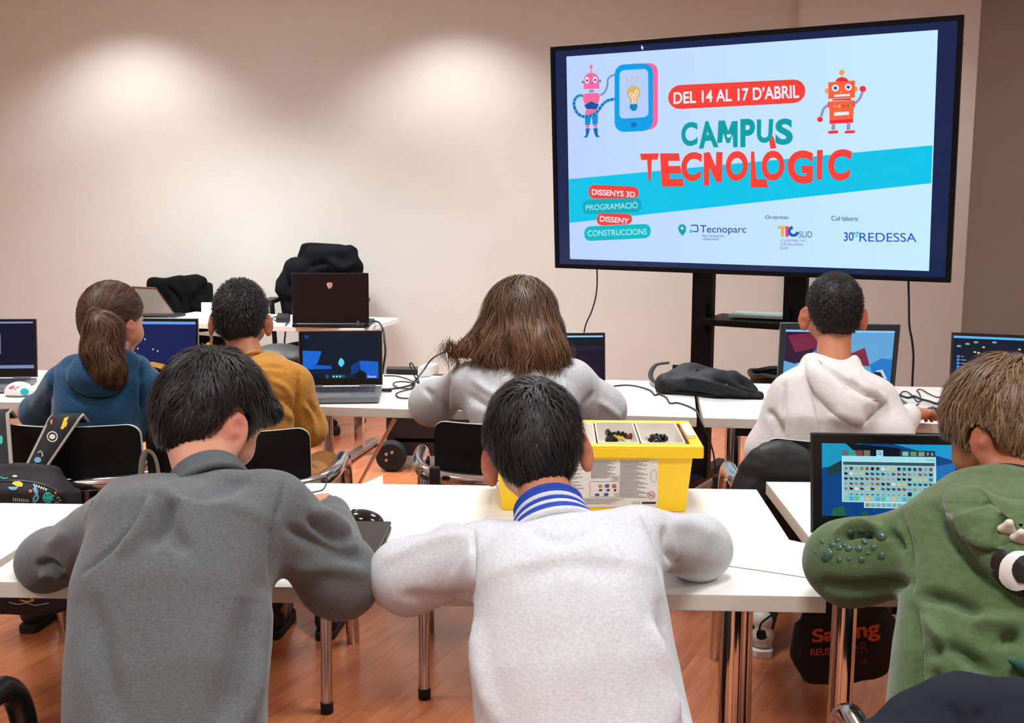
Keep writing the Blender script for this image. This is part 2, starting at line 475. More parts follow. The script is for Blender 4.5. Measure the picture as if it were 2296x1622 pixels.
# teacher's desk with T-legs
A = atz(811, 738, ZT)[:2]; B = atz(456, 726, ZT)[:2]
u = nrm(A - B); v = np.array([-u[1], u[0]])
DC = [A - u * 1.4, A, A + v * 0.58, A - u * 1.4 + v * 0.58]
cen = sum(DC) / 4; DANG = math.atan2(u[1], u[0])
desk = thing('teacher_desk', 'white desk against the back wall with the black laptop lid on it', 'desk', (*cen, 0))
MB().hexa([(*p, ZT - 0.03) for p in DC], [(*p, ZT) for p in DC]).build('table_top', M_TABLE, desk, bevel=0.002)
for e in (0.28, 1.25):
    q = A - u * e + v * 0.31
    if e == 0.28:
        f1, f2 = atz(828, 1006, 0)[:2], atz(786, 1034, 0)[:2]; q = (f1 + f2) / 2; w = nrm(f1 - f2)
    else: w = v
    MB().box((*q, 0.37), (0.05, 0.035, 0.67), rotz(DANG)).build('leg', M_CHROME, desk)
    MB().box((*q, 0.025), (0.05, 0.52, 0.035), rotz(math.atan2(w[1], w[0]) - PI / 2)).build('foot_bar', M_STEEL, desk, bevel=0.008)
    MB().box((*(q + w * 0.22), 0.004), (0.055, 0.05, 0.008), rotz(math.atan2(w[1], w[0]) - PI / 2)).build('foot_pad', M_RUBBER, desk)
    MB().box((*(q - w * 0.22), 0.004), (0.055, 0.05, 0.008), rotz(math.atan2(w[1], w[0]) - PI / 2)).build('foot_pad', M_RUBBER, desk)

# ================================================================== chairs
def arm_chair(label, loc, rz, group='tubular visitor chairs', back=True, tube=None):
    t = thing('visitor_chair', label, 'chair', loc, rz, group)
    def B(mb, n, m, sm=True, bevel=0): return mb.build(n, m, t, sm, bevel, world=False)
    wrap = catmull([(-0.285, 0.25, 0.0), (-0.285, 0.165, 0.45), (-0.285, 0.145, 0.60), (-0.285, 0.095, 0.665), (-0.285, 0.0, 0.675), (-0.28, -0.12, 0.675), (-0.235, -0.225, 0.672), (-0.12, -0.272, 0.668),
                    (0, -0.282, 0.667), (0.12, -0.272, 0.668), (0.235, -0.225, 0.672), (0.28, -0.12, 0.675), (0.285, 0.0, 0.675), (0.285, 0.095, 0.665), (0.285, 0.145, 0.60), (0.285, 0.165, 0.45), (0.285, 0.25, 0.0)], 6)
    B(MB().tube(wrap, 0.022, 16), 'arm_tube', tube or M_CHROME)
    for s in (-1, 1):
        B(MB().tube([(s * 0.262, -0.18, 0.665), (s * 0.262, -0.25, 0.03)], 0.0165, 14), 'leg', M_CHROME)
        B(MB().lathe([(0.0185, 0), (0.0185, 0.032)], (s * 0.262, -0.252, 0.0), n=14), 'foot_cap', M_RUBBER)
        B(MB().lathe([(0.021, 0), (0.021, 0.03)], (s * 0.285, 0.25, 0.0), n=14), 'foot_cap', M_RUBBER)
    # seat
    V = []; nx, ny = 9, 9
    mb = MB()
    st = [(-0.21, -0.20), (0.21, -0.20), (0.235, 0.0), (0.225, 0.20), (0.0, 0.225), (-0.225, 0.20), (-0.235, 0.0)]
    P = catmull([(x, y, 0.43) for x, y in st], 4, True)
    mb.prism(P, (0, 0, 0.022)); B(mb, 'seat', M_BLACKPAINT, 'auto', 0.004)
    B(MB().tube([(-0.275, 0.1, 0.42), (0.275, 0.1, 0.42)], 0.011, 10), 'seat_rail', M_STEEL); B(MB().tube([(-0.26, -0.2, 0.42), (0.26, -0.2, 0.42)], 0.011, 10), 'seat_rail', M_STEEL)
    if back:
        # bent plywood back with light edge
        n = 32; zs = np.linspace(0.47, 0.83, 12); V = []
        def pt(i, z, off):
            w = 0.228 * (1 - 0.0 * z); a = math.sin(PI / 2 * (-1 + 2 * i / n))
            x = a * w; y = -0.245 + 0.072 * a * a - 0.05 * (z - 0.47) / 0.36 * 0.6 + off
            return (x, y, z)
        def zof(i, k):
            a = abs(math.sin(PI / 2 * (-1 + 2 * i / n))); z = zs[k]
            top = 0.83 - 0.034 * (1 - math.sqrt(max(0, 1 - (max(0, a - 0.85) / 0.15) ** 2)))
            bot = 0.47 + max(0, a - 0.8) / 0.2 * 0.03
            return bot + (top - bot) * (z - 0.47) / 0.36
        F = []; m = len(zs)
        for off in (-0.006, 0.006):
            for i in range(n + 1):
                for k in range(m): V.append(pt(i, zof(i, k), off))
        N = (n + 1) * m
        for i in range(n):
            for k in range(m - 1):
                a = i * m + k; F.append((a, a + m, a + m + 1, a + 1)); F.append((N + a, N + a + 1, N + a + m + 1, N + a + m))
        mb = MB(); mb.add(V, F); o = B(mb, 'backrest', M_BLACKPAINT)
        E = []; V2 = []
        rim = [(i, 0) for i in range(n + 1)] + [(n, k) for k in range(1, m)] + [(i, m - 1) for i in range(n - 1, -1, -1)] + [(0, k) for k in range(m - 2, 0, -1)]
        mb = MB(); L = len(rim)
        for (i, k) in rim: V2.append(pt(i, zof(i, k), -0.0062))
        for (i, k) in rim: V2.append(pt(i, zof(i, k), 0.0062))
        mb.add(V2, [(j, (j + 1) % L, L + (j + 1) % L, L + j) for j in range(L)])
        e = mb.build('edge_band', mat('ply_edge', (172, 176, 166), 0.5), o, True, world=False)
        for s in (-1, 1): B(MB().tube([(s * 0.09, -0.2, 0.42), (s * 0.09, -0.262, 0.5), (s * 0.09, -0.268, 0.66)], 0.009, 8), 'back_support', M_STEEL)
    return t
chA = arm_chair('black visitor chair with the patterned backpack hanging on its back', (aty(318, 930, 2.97)[0] - 0.235, 3.22, 0), -0.06)
chB = arm_chair('black visitor chair behind the mustard sweater', (-0.935, 3.165, 0), 0.08)
chC = arm_chair('black visitor chair behind the long-haired pupil', (-0.135, 3.30, 0), 0.05)
chD = arm_chair('black visitor chair under the puffy jacket, behind the white hoodie', (aty(1622, 1060, 3.17)[0] + 0.30, 3.10, 0), -0.03)
chE = arm_chair('visitor chair with a navy jacket at the lower right, green hoodie on it', (aty(1912, 1600, 1.6)[0] + 0.285, 1.53, 0), 0.0)
chF = arm_chair('chair at the lower left corner with only its black armrest curve in view', (aty(30, 1580, 1.69)[0] - 0.285, 1.57, 0), 0.0, tube=mat('black_tube', (24, 24, 26), 0.3))
# ================================================================== the big screen on its stand
TVO = np.array([0.8336, 5.2518, 1.6558]); TVA = -0.4962; TVT = 0.0584; TVW, TVH = 1.95, 1.1174
tax = np.array([math.cos(TVA), math.sin(TVA), 0]); tn = np.array([math.sin(TVA), -math.cos(TVA), 0])
tup = nrm(np.array([0, 0, 1.0]) * math.cos(TVT) + tn * math.sin(TVT)); tnn = nrm(np.cross(tax, tup))
if tnn @ (CAM - TVO) < 0: tnn = -tnn
TVR = np.stack([tax, -tnn, tup], 1)
tv = thing('television', 'large black-framed flat screen showing the campus slide, on a stand', 'screen', TVO * (1, 1, 0) + np.array([0, 0, TVO[2] - TVH / 2]))
M_BEZ = mat('tv_bezel', (5, 7, 16), 0.4, spec=0.2)
MB().box(TVO - tnn * 0.045, (TVW - 0.06, 0.07, TVH - 0.06), TVR).build('back_housing', M_BLACKPL, tv, bevel=0.01)
def plane_rect(o, ax, up, w, h): return [o - ax * w / 2 + up * h / 2, o + ax * w / 2 + up * h / 2, o + ax * w / 2 - up * h / 2, o - ax * w / 2 - up * h / 2]
mb = MB(); bz = 0.022
for (cx, cz, dx, dz) in ((0, TVH / 2 - bz / 2, TVW, bz), (0, -TVH / 2 + bz / 2, TVW, bz), (-TVW / 2 + bz / 2, 0, bz, TVH - 2 * bz), (TVW / 2 - bz / 2, 0, bz, TVH - 2 * bz)):
    mb.box(TVO + tax * cx + tup * cz - tnn * 0.008, (dx, 0.03, dz), TVR)
mb.build('bezel', M_BEZ, tv, bevel=0.002)
panel = MB().box(TVO - tnn * 0.006, (TVW - 2 * bz, 0.01, TVH - 2 * bz), TVR).build('display_panel', mat('display_border', (2, 40, 96), 0.2, spec=0.5, emit=0.62), tv)
TF = Flat(TVO, tnn)
SL = [(1270, 127), (2103, 67), (2083, 608), (1278, 581)]
def slide_mat():
    m = bpy.data.materials.new('slide_background_pixels'); m.use_nodes = True
    nt = m.node_tree; b = nt.nodes['Principled BSDF']; b.inputs['Base Color'].default_value = (0, 0, 0, 1); b.inputs['Roughness'].default_value = 0.25
    b.inputs['Specular IOR Level'].default_value = 0.2
    g = nt.nodes.new('ShaderNodeTexCoord'); sx = nt.nodes.new('ShaderNodeSeparateXYZ'); nt.links.new(g.outputs['Generated'], sx.inputs[0])
    rp = nt.nodes.new('ShaderNodeValToRGB'); e = rp.color_ramp.elements
    e[0].position = 0; e[0].color = lin((190, 213, 254)) + (1,); e[1].position = 1; e[1].color = lin((200, 239, 255)) + (1,)
    nt.links.new(sx.outputs[0], rp.inputs[0]); nt.links.new(rp.outputs[0], b.inputs['Emission Color']); b.inputs['Emission Strength'].default_value = 1.0
    return m
slide = TF.poly('slide', SL, slide_mat(), tv, 0.001)
def S(c, k=1.0): return glow('pixels_%d_%d_%d' % c, c, k)
RED, TEAL, CYAN, WHT = (250, 66, 58), (0, 158, 168), (0, 196, 235), (235, 240, 255)
NAVY = (38, 78, 165)
TF.poly('slide_band', [(1275, 402), (2091, 326), (2088, 411), (1277, 500)], S(CYAN), slide, 0.0018)
TF.poly('date_pill', pill([(1498, 192), (1806, 177), (1806, 230), (1498, 246)]), S(RED), slide, 0.0026)
TF.text('date_lettering', "DEL 14 AL 17 D’ABRIL", [(1510, 207), (1791, 190), (1792, 220), (1510, 234)], S(WHT), slide, 0.0034, 0.022)
def letters(word, boxes, m, lift, bold):
    for ch, q in zip(word, boxes):
        if len(q) == 4 and not hasattr(q[0], '__len__'):
            x0, y0, x1, y1 = q; q = [(x0, y0), (x1, y0), (x1, y1), (x0, y1)]
        own = {'M': [(1611, 271), (1625, 270), (1633, 294), (1641, 272), (1654, 271), (1654, 330), (1644, 331), (1643, 302), (1636, 321), (1629, 321), (1622, 299), (1619, 320), (1608, 321)],
               'N': [(1578, 343), (1591, 341), (1605, 374), (1606, 341), (1620, 341), (1619, 409), (1606, 409), (1591, 376), (1590, 416), (1578, 417)]}.get(ch)
        if own: TF.poly('headline_letter', own, m, slide, lift)
        else: TF.text('headline_letter', ch, q, m, slide, lift, bold)
letters('CAMPUS', [[(1527, 275), (1564, 273), (1564, 326), (1528, 330)], [(1566, 273), (1604, 270), (1611, 330), (1567, 334)], [(1608, 272), (1654, 270), (1656, 329), (1608, 328)], [(1660, 267), (1693, 266), (1693, 328), (1660, 331)],
                   [(1697, 268), (1734, 267), (1731, 320), (1697, 321)], [(1739, 267), (1777, 265), (1778, 324), (1738, 326)]], S(TEAL), 0.0030, 0.04)
letters('TECNOLOGIC', [[(1435, 345), (1477, 344), (1466, 406), (1447, 406)], [(1480, 344), (1523, 344), (1534, 418), (1484, 419)], [(1527, 342), (1575, 341), (1570, 405), (1528, 409)], [(1578, 340), (1620, 340), (1619, 411), (1578, 417)],
                       [(1627, 340), (1677, 338), (1677, 404), (1627, 408)], [(1684, 340), (1702, 339), (1723, 421), (1683, 421)], [(1707, 339), (1758, 337), (1760, 403), (1708, 408)], [(1765, 338), (1824, 337), (1822, 414), (1766, 410)],
                       [(1832, 337), (1845, 336), (1843, 403), (1831, 404)], [(1855, 336), (1911, 334), (1904, 404), (1857, 407)]], S(RED), 0.0034, 0.045)
TF.poly('headline_accent', [(1724, 309), (1734, 305), (1741, 332), (1727, 334)], S(RED), slide, 0.0026)
for nm, st, q, tq, c, tc, bo in (('topic', 'DISSENYS 3D', [(1320, 414), (1432, 419), (1432, 445), (1320, 446)], [(1327, 424), (1424, 430), (1424, 443), (1327, 437)], RED, WHT, 0.02),
                             ('topic', 'PROGRAMACIÓ', [(1306, 449), (1438, 444), (1438, 476), (1306, 481)], [(1314, 457), (1430, 450), (1430, 467), (1314, 472)], (0, 172, 190), (175, 240, 250), 0.0),
                             ('topic', 'DISSENY', [(1338, 478), (1417, 480), (1417, 503), (1338, 506)], [(1345, 484), (1411, 490), (1409, 502), (1345, 497)], RED, WHT, 0.02),
                             ('topic', 'CONSTRUCCIONS', [(1310, 508), (1459, 502), (1459, 534), (1310, 541)], [(1318, 517), (1450, 513), (1450, 526), (1318, 530)], (0, 186, 200), (185, 245, 252), 0.0)):
    TF.poly(nm + '_pill', rrect(q, 0.42), S(c), slide, 0.0026); TF.text(nm + '_lettering', st, tq, S(tc), slide, 0.0034, bo)
# logos of the bottom row
TF.poly('map_pin', [(1530, 530), (1522, 519)] + ell(1529.5, 512, 9, 9, 14, PI * 0.85, PI * 2.15) + [(1538, 519)], S((0, 166, 172)), slide, 0.0022)
TF.poly('map_pin_hole', ell(1529.5, 512, 3.3, 3.3, 12), S((190, 225, 255)), slide, 0.003)
TF.stroke('park_emblem', [(1551, 507), (1551, 505.5), (1562, 505.5), (1564, 508), (1564, 519), (1554, 519)], 2.6, S(NAVY), slide, 0.0022)
TF.poly('park_emblem_leaf', ell(1549.5, 519, 3.4, 4, 10), S((40, 200, 205)), slide, 0.0026)
TF.text('park_name', 'Tecnoparc', [(1570, 505), (1673, 507), (1673, 527), (1570, 527)], S(NAVY), slide, 0.0022, 0.006)
TF.text('park_line', 'PARC TECNOLÒGIC', [(1575, 526), (1624, 527), (1624, 532), (1575, 532)], S(NAVY), slide, 0.0024, 0.01)
TF.text('park_line', "I D'INNOVACIÓ", [(1575, 533), (1612, 533.5), (1612, 539), (1575, 539)], S(NAVY), slide, 0.0024, 0.01)
TF.text('caption', 'Organitza:', [(1716, 483), (1769, 483), (1769, 494), (1716, 494)], S((50, 84, 150)), slide, 0.0022, 0.008)
TF.text('caption', 'Col·labora:', [(1864, 484), (1925, 485), (1925, 496), (1864, 495)], S((50, 84, 150)), slide, 0.0022, 0.008)
TF.polys('cluster_emblem_t', [[(1744, 507), (1765, 507), (1765, 513), (1744, 513)], [(1751, 513), (1758, 513), (1758, 531), (1751, 531)]], S((226, 178, 96)), slide, 0.0022)
TF.poly('cluster_emblem_i', [(1761, 509), (1769, 507), (1769, 531), (1761, 531)], S((244, 66, 98)), slide, 0.0024)
TF.stroke('cluster_emblem_c', ell(1779, 519, 9.5, 9, 10, PI * 0.05, PI * 1.45), 6.5, S((0, 92, 225)), slide, 0.0026)
TF.text('cluster_sud', 'SUD', [(1791, 519), (1821, 519), (1821, 533), (1791, 533)], S((58, 84, 190)), slide, 0.0022)
for st, y, x1 in (('CLÚSTER TIC', 536, 1808), ('CATALUNYA', 545, 1801), ('SUD', 553, 1768)):
    TF.text('cluster_line', st, [(1750, y), (x1, y + 0.6), (x1, y + 6.6), (1750, y + 6)], S((108, 130, 205)), slide, 0.0022, 0.012)
TF.text('anniversary_number', '30', [(1892, 521), (1914, 521), (1914, 540), (1892, 541)], S((28, 70, 205)), slide, 0.0022, 0.01)
TF.polys('anniversary_emblem', [[(1913, 521), (1918, 521), (1918, 526), (1913, 526)], [(1920, 520), (1925, 520), (1925, 525), (1920, 525)], [(1918, 528), (1923, 527), (1922, 532), (1918, 531)]], S((50, 175, 215)), slide, 0.0026)
TF.text('sponsor_name', 'REDESSA', [(1927, 522), (2054, 523), (2055, 543), (1927, 542)], S((26, 76, 214)), slide, 0.0022, 0.0)
# drawn figure on the left with its big phone
PK, BLU, DKB = (252, 108, 160), (0, 160, 232), (10, 96, 178)
fig = TF.poly('phone_shadow', rrect([(1400, 143), (1475, 141), (1475, 289), (1400, 296)], 0.25), S((248, 104, 158)), slide, 0.0022)
TF.poly('phone_drawing', rrect([(1378, 145), (1465, 142), (1464, 293), (1378, 297)], 0.25), S(BLU), slide, 0.0028)
TF.poly('phone_display', rrect([(1389, 158), (1453, 154), (1454, 262), (1389, 267)], 0.16), S((180, 208, 255)), slide, 0.0034)
TF.poly('phone_button', ell(1421.5, 280, 6.5, 6, 14), S((20, 110, 190)), slide, 0.0034)
TF.poly('bulb', [(1413, 234), (1412, 222)] + ell(1421, 208, 15.5, 16, 14, PI * 0.82, PI * 2.18) + [(1429, 222), (1428, 234)], S((222, 178, 108)), slide, 0.004)
TF.poly('bulb_socket', [(1412, 234), (1429, 233), (1429, 242), (1424, 249), (1418, 249), (1412, 243)], S((0, 134, 200)), slide, 0.0046)
TF.stroke('bulb_filament', [(1418, 233), (1418, 220), (1412, 213), (1417, 209), (1421, 217), (1425, 204), (1430, 205), (1427, 216), (1424, 222), (1424, 233)], 2.2, S((250, 240, 225)), slide, 0.0052)
for a, b in (((1404, 175), (1409, 184)), ((1417, 171), (1417.5, 181)), ((1432, 173), (1428, 182))): TF.stroke('bulb_ray', [a, b], 3.6, S((222, 190, 140)), slide, 0.004)
TF.poly('figure_head', [(1309, 200)] + ell(1326, 182, 17.5, 19, 12, PI, 2 * PI) + [(1344, 199)], S(PK), slide, 0.0022)
TF.stroke('figure_antenna', [(1325.5, 163), (1325.5, 153)], 2, S((230, 100, 150)), slide, 0.0022); TF.poly('figure_antenna_tip', ell(1325.5, 149.5, 3.8, 4, 10), S(PK), slide, 0.0026)
for x, y in ((1316, 180), (1334, 179)):
    TF.poly('figure_eye', ell(x, y, 4.6, 7.6, 12), S(WHT), slide, 0.0028); TF.poly('figure_pupil', ell(x + 0.5, y + 0.5, 2.6, 3.2, 10), S((26, 90, 170)), slide, 0.0034)
TF.stroke('figure_smile', [(1323, 185), (1326, 188), (1329, 185)], 1.2, S((160, 50, 120)), slide, 0.0028)
for x, y in ((1306.5, 184), (1345.5, 181.5)): TF.poly('figure_bolt', ell(x, y, 2.6, 3, 8), S((40, 130, 200)), slide, 0.0026)
TF.polys('figure_neck', [[(1321, y), (1331, y), (1331, y + 2.2), (1321, y + 2.2)] for y in (201.5, 204.5)], S((110, 120, 190)), slide, 0.0022)
TF.poly('figure_chest', rrect([(1306, 210), (1346, 208), (1343, 234), (1309, 235)], 0.35), S(PK), slide, 0.0024)
TF.poly('figure_belly', [(1310, 236), (1319, 231), (1326, 227), (1333, 231), (1343, 234), (1338, 245), (1315, 245)], S((14, 84, 160)), slide, 0.003)
TF.poly('figure_hips', [(1314, 246), (1338, 245), (1341, 257), (1311, 258)], S(PK), slide, 0.0024)
TF.polys('figure_leg', [[(1311, 258), (1326, 258), (1323, 281), (1312, 281)], [(1326, 258), (1341, 257), (1340, 279), (1329, 281)]], S((0, 146, 214)), slide, 0.0026)
TF.polys('figure_knee', [ell(1317.5, 284, 4, 4, 10), ell(1335.5, 283, 4, 4, 10)], S(PK), slide, 0.003)
TF.polys('figure_boot', [[(1313, 288), (1323, 288), (1319, 303), (1316, 308.5), (1308.5, 308.5), (1314, 302)], [(1330, 288), (1340, 287), (1340, 301), (1345, 307.5), (1337, 308), (1333, 301)]], S((14, 104, 186)), slide, 0.0028)
TF.stroke('figure_hose', [(1307, 214), (1295, 216), (1287, 230), (1292, 250), (1306, 261), (1323, 260), (1338, 252), (1350, 236), (1362, 226), (1379, 222)], 6, S((28, 92, 170)), slide, 0.0036)
hose = catmull([(1307, 214), (1295, 216), (1287, 230), (1292, 250), (1306, 261), (1323, 260), (1338, 252), (1350, 236), (1362, 226), (1379, 222)], 6)
TF.polys('figure_hose_ring', [[tuple(hose[i] + d) for d in (np.array((-2, -2.6)), np.array((2, -2.6)), np.array((2, 2.6)), np.array((-2, 2.6)))] for i in range(2, len(hose) - 1, 3)], S((30, 178, 226)), slide, 0.0042)
TF.stroke('figure_hose', [(1346, 214), (1356, 206), (1362, 192), (1363, 178), (1371, 170), (1380, 168)], 4, S((118, 140, 200)), slide, 0.0022)
# drawn figure on the right
ORG, RD2, GRY = (252, 100, 62), (252, 44, 62), (150, 150, 185)
TF.poly('robot_head', [(1857, 184.5), (1917, 180.5), (1917, 219), (1857, 222)], S(ORG), slide, 0.0022)
TF.poly('robot_dome', ell(1888, 183, 14.5, 10, 12, PI, 2 * PI), S(RD2), slide, 0.0024)
TF.stroke('robot_antenna', [(1888, 173), (1888, 167)], 1.6, S(GRY), slide, 0.0022); TF.poly('robot_antenna_tip', ell(1887.5, 162.5, 6.4, 6, 14), S((236, 168, 78)), slide, 0.0026)
for e_ in (ell(1856, 204, 6.5, 6.5, 12, PI / 2, PI * 1.5), ell(1917, 200, 6.5, 6.5, 12, -PI / 2, PI / 2)): TF.poly('robot_ear', e_, S((240, 160, 70)), slide, 0.0022)
for x, y in ((1873, 197.5), (1902, 195.5)):
    TF.poly('robot_eye', ell(x, y, 8, 7.6, 16), S(WHT), slide, 0.003); TF.poly('robot_pupil', ell(x, y, 4, 3.8, 12), S((20, 84, 150)), slide, 0.0036)
TF.poly('robot_nose', [(1886, 204), (1889, 207.5), (1883, 207.8)], S((250, 200, 90)), slide, 0.003)
TF.poly('robot_mouth', [(1870.5, 212.5), (1905.5, 210.5), (1905.5, 215), (1870.5, 217.5)], S(WHT), slide, 0.003)
TF.poly('robot_neck', [(1866, 222.5), (1908, 220), (1908, 225), (1866, 226)], S(RD2), slide, 0.0022)
TF.poly('robot_torso', [(1859, 228), (1915, 225), (1913, 268), (1860, 270)], S(ORG), slide, 0.0024)
TF.poly('robot_belt', [(1860, 270), (1913, 266.5), (1913, 275), (1860, 278)], S(RD2), slide, 0.0028)
TF.polys('robot_shoulder', [[(1855.5, 230), (1859, 228), (1859, 243), (1855.5, 240)], [(1915, 226), (1917.5, 228), (1917, 239), (1914, 241)]], S(RD2), slide, 0.0028)
for x, c in ((1872, (240, 130, 220)), (1881.5, (250, 196, 90)), (1891, (240, 40, 40)), (1901.5, (10, 150, 70))): TF.poly('robot_button', ell(x, 239 - (x - 1872) * 0.06, 2.9, 3, 10), S(c), slide, 0.0032)
TF.poly('robot_panel', [(1870, 252), (1903.5, 250), (1903.5, 257.5), (1870, 260)], S(WHT), slide, 0.0032)
TF.stroke('robot_arm', [(1855, 236), (1846, 246), (1841, 262)], 6, S(GRY), slide, 0.0022); TF.stroke('robot_arm', [(1917, 232), (1927, 222), (1934, 206)], 6, S(GRY), slide, 0.0022)
TF.polys('robot_fist', [ell(1838.5, 268, 6.6, 6, 14), ell(1934.5, 199.5, 7.4, 7, 14)], S(RD2), slide, 0.0028)
TF.stroke('robot_shin', [(1869, 278), (1868, 292)], 8, S(GRY), slide, 0.0022); TF.stroke('robot_shin', [(1903, 276), (1902, 292)], 8, S(GRY), slide, 0.0022)
TF.polys('robot_shoe', [[(1857, 294), (1879, 292.5), (1879, 299), (1857, 300)], [(1894, 294), (1917, 292), (1916, 298.5), (1894, 299.5)]], S(RD2), slide, 0.0026)
TF.poly('mouse_pointer', [(1438, 101), (1443.5, 108), (1441, 108), (1442, 111.5), (1440.3, 112), (1439.2, 108.6), (1437.6, 110)], S(WHT), tv, 0.001)
TF.polys('hand_pointer', [[(1629.5, 302), (1639, 301), (1638.5, 307), (1634, 309), (1630, 307)]], S((245, 245, 240)), slide, 0.0042)

# stand
stand = thing('screen_stand', 'black steel trolley stand with a shelf, carrying the large screen', 'stand', (TVO[0], TVO[1] + 0.12, 0))
M_STAND = mat('stand_black', (4, 6, 12), 0.5, spec=0.2)
SO = TVO - tnn * 0.125; Rs = rotz(TVA)
posts = []
for (xa, xb) in ((1557, 1598), (1762, 1806)):
    pl = aty((xa + xb) / 2, 680, 1); d = ray((xa + xb) / 2, 680); n2 = np.array([-tax[1], tax[0], 0]); tt = ((SO - CAM) @ n2) / (d @ n2); c = CAM + d * tt
    w = (xb - xa) / FPX * (d @ FW * tt) / abs(tax @ RT); posts.append(c)
    MB().box((c[0], c[1], 0.76), (w * 0.98, 0.055, 1.40), Rs).build('post', M_STAND, stand, bevel=0.004)
    e = c + n2 * 0
    MB().box((c[0], c[1], 0.055), (0.07, 0.72, 0.045), Rs).build('foot_bar', M_STAND, stand, bevel=0.006)
    for s in (-0.32, 0.32):
        q = c + n2 * s; MB().lathe([(0.022, -0.012), (0.022, 0.012)], (q[0], q[1], 0.022), tax, 14).build('caster', M_RUBBER, stand, True)
pm = (posts[0] + posts[1]) / 2
wp = np.linalg.norm(posts[1][:2] - posts[0][:2])
MB().box((pm[0], pm[1], 1.44), (wp + 0.1, 0.05, 0.09), Rs).build('cross_beam', M_STAND, stand)
zsh = aty(1680, 718, pm[1])[2]
fwd = tn  # towards the room
sc_ = pm + n2 * 0.02
sh = MB().box((sc_[0], sc_[1], zsh), (wp - 0.06, 0.33, 0.012), Rs).box((sc_[0] + tn[0] * 0.165, sc_[1] + tn[1] * 0.165, zsh - 0.006), (wp - 0.06, 0.012, 0.03), Rs).build('shelf', M_STAND, stand, bevel=0.003)
for c in posts:
    q = c + tn * 0.03; MB().box((q[0] + (pm[0] - c[0]) * 0.1, q[1] + (pm[1] - c[1]) * 0.1, zsh + 0.0), (0.02, 0.05, 0.14), Rs).build('shelf_bracket', M_STAND, stand)
hp = atz(1530, 824, 0.86); q0 = posts[0] + tn * 0.02
hd = aty(1508, 823, q0[1]); he = aty(1541, 823, q0[1]); hf = aty(1553, 862, q0[1])
MB().tube([hd, he, hf, (q0[0], q0[1], hf[2] - 0.05)], 0.011, 8).build('brake_lever', M_STAND, stand, True)
MB().box(pm + np.array([0.06, 0.03, zsh + 0.022 - pm[2]]), (0.26, 0.2, 0.012), Rs @ rotz(0.12)).build('paper_pad', mat('pale_green_paper', (136, 152, 146), 0.8))
tag(bpy.data.objects['paper_pad'], 'thin pale green pad of papers lying on the screen stand shelf', 'papers')
bpy.data.objects['paper_pad'].location.z += 0.0

def cable(label, pts, r=0.004, m=None, cat='cable', sub=8, name='cable'):
    o = MB().tube(catmull(pts, sub), r, 8).build(name, m or M_CABLE, None, True)
    return tag(o, label, cat)
def hang(px, y): return [aty(a, b, y) for a, b in px]
cable('thin black cable hanging below the left part of the large screen', [atplane(1338, 592, TVO - tnn * 0.085, tnn), atplane(1339, 630, TVO - tnn * 0.085, tnn)] + hang([(1336, 665), (1326, 700), (1313, 730), (1306, 775)], 5.78) + hang([(1304, 835)], 5.85) + [atz(1310, 990, 0.004), atz(1330, 996, 0.004)], 0.004)
cable('thin black cable hanging below the right part of the large screen', [atplane(2037, 615, TVO - tnn * 0.085, tnn), atplane(2037, 640, TVO - tnn * 0.085, tnn)] + hang([(2038, 680), (2039, 730), (2045, 765), (2048, 800), (2046, 850), (2044, 900), (2040, 960)], 4.95) + [atz(2036, 1085, 0.006), atz(2010, 1082, 0.006)], 0.005)

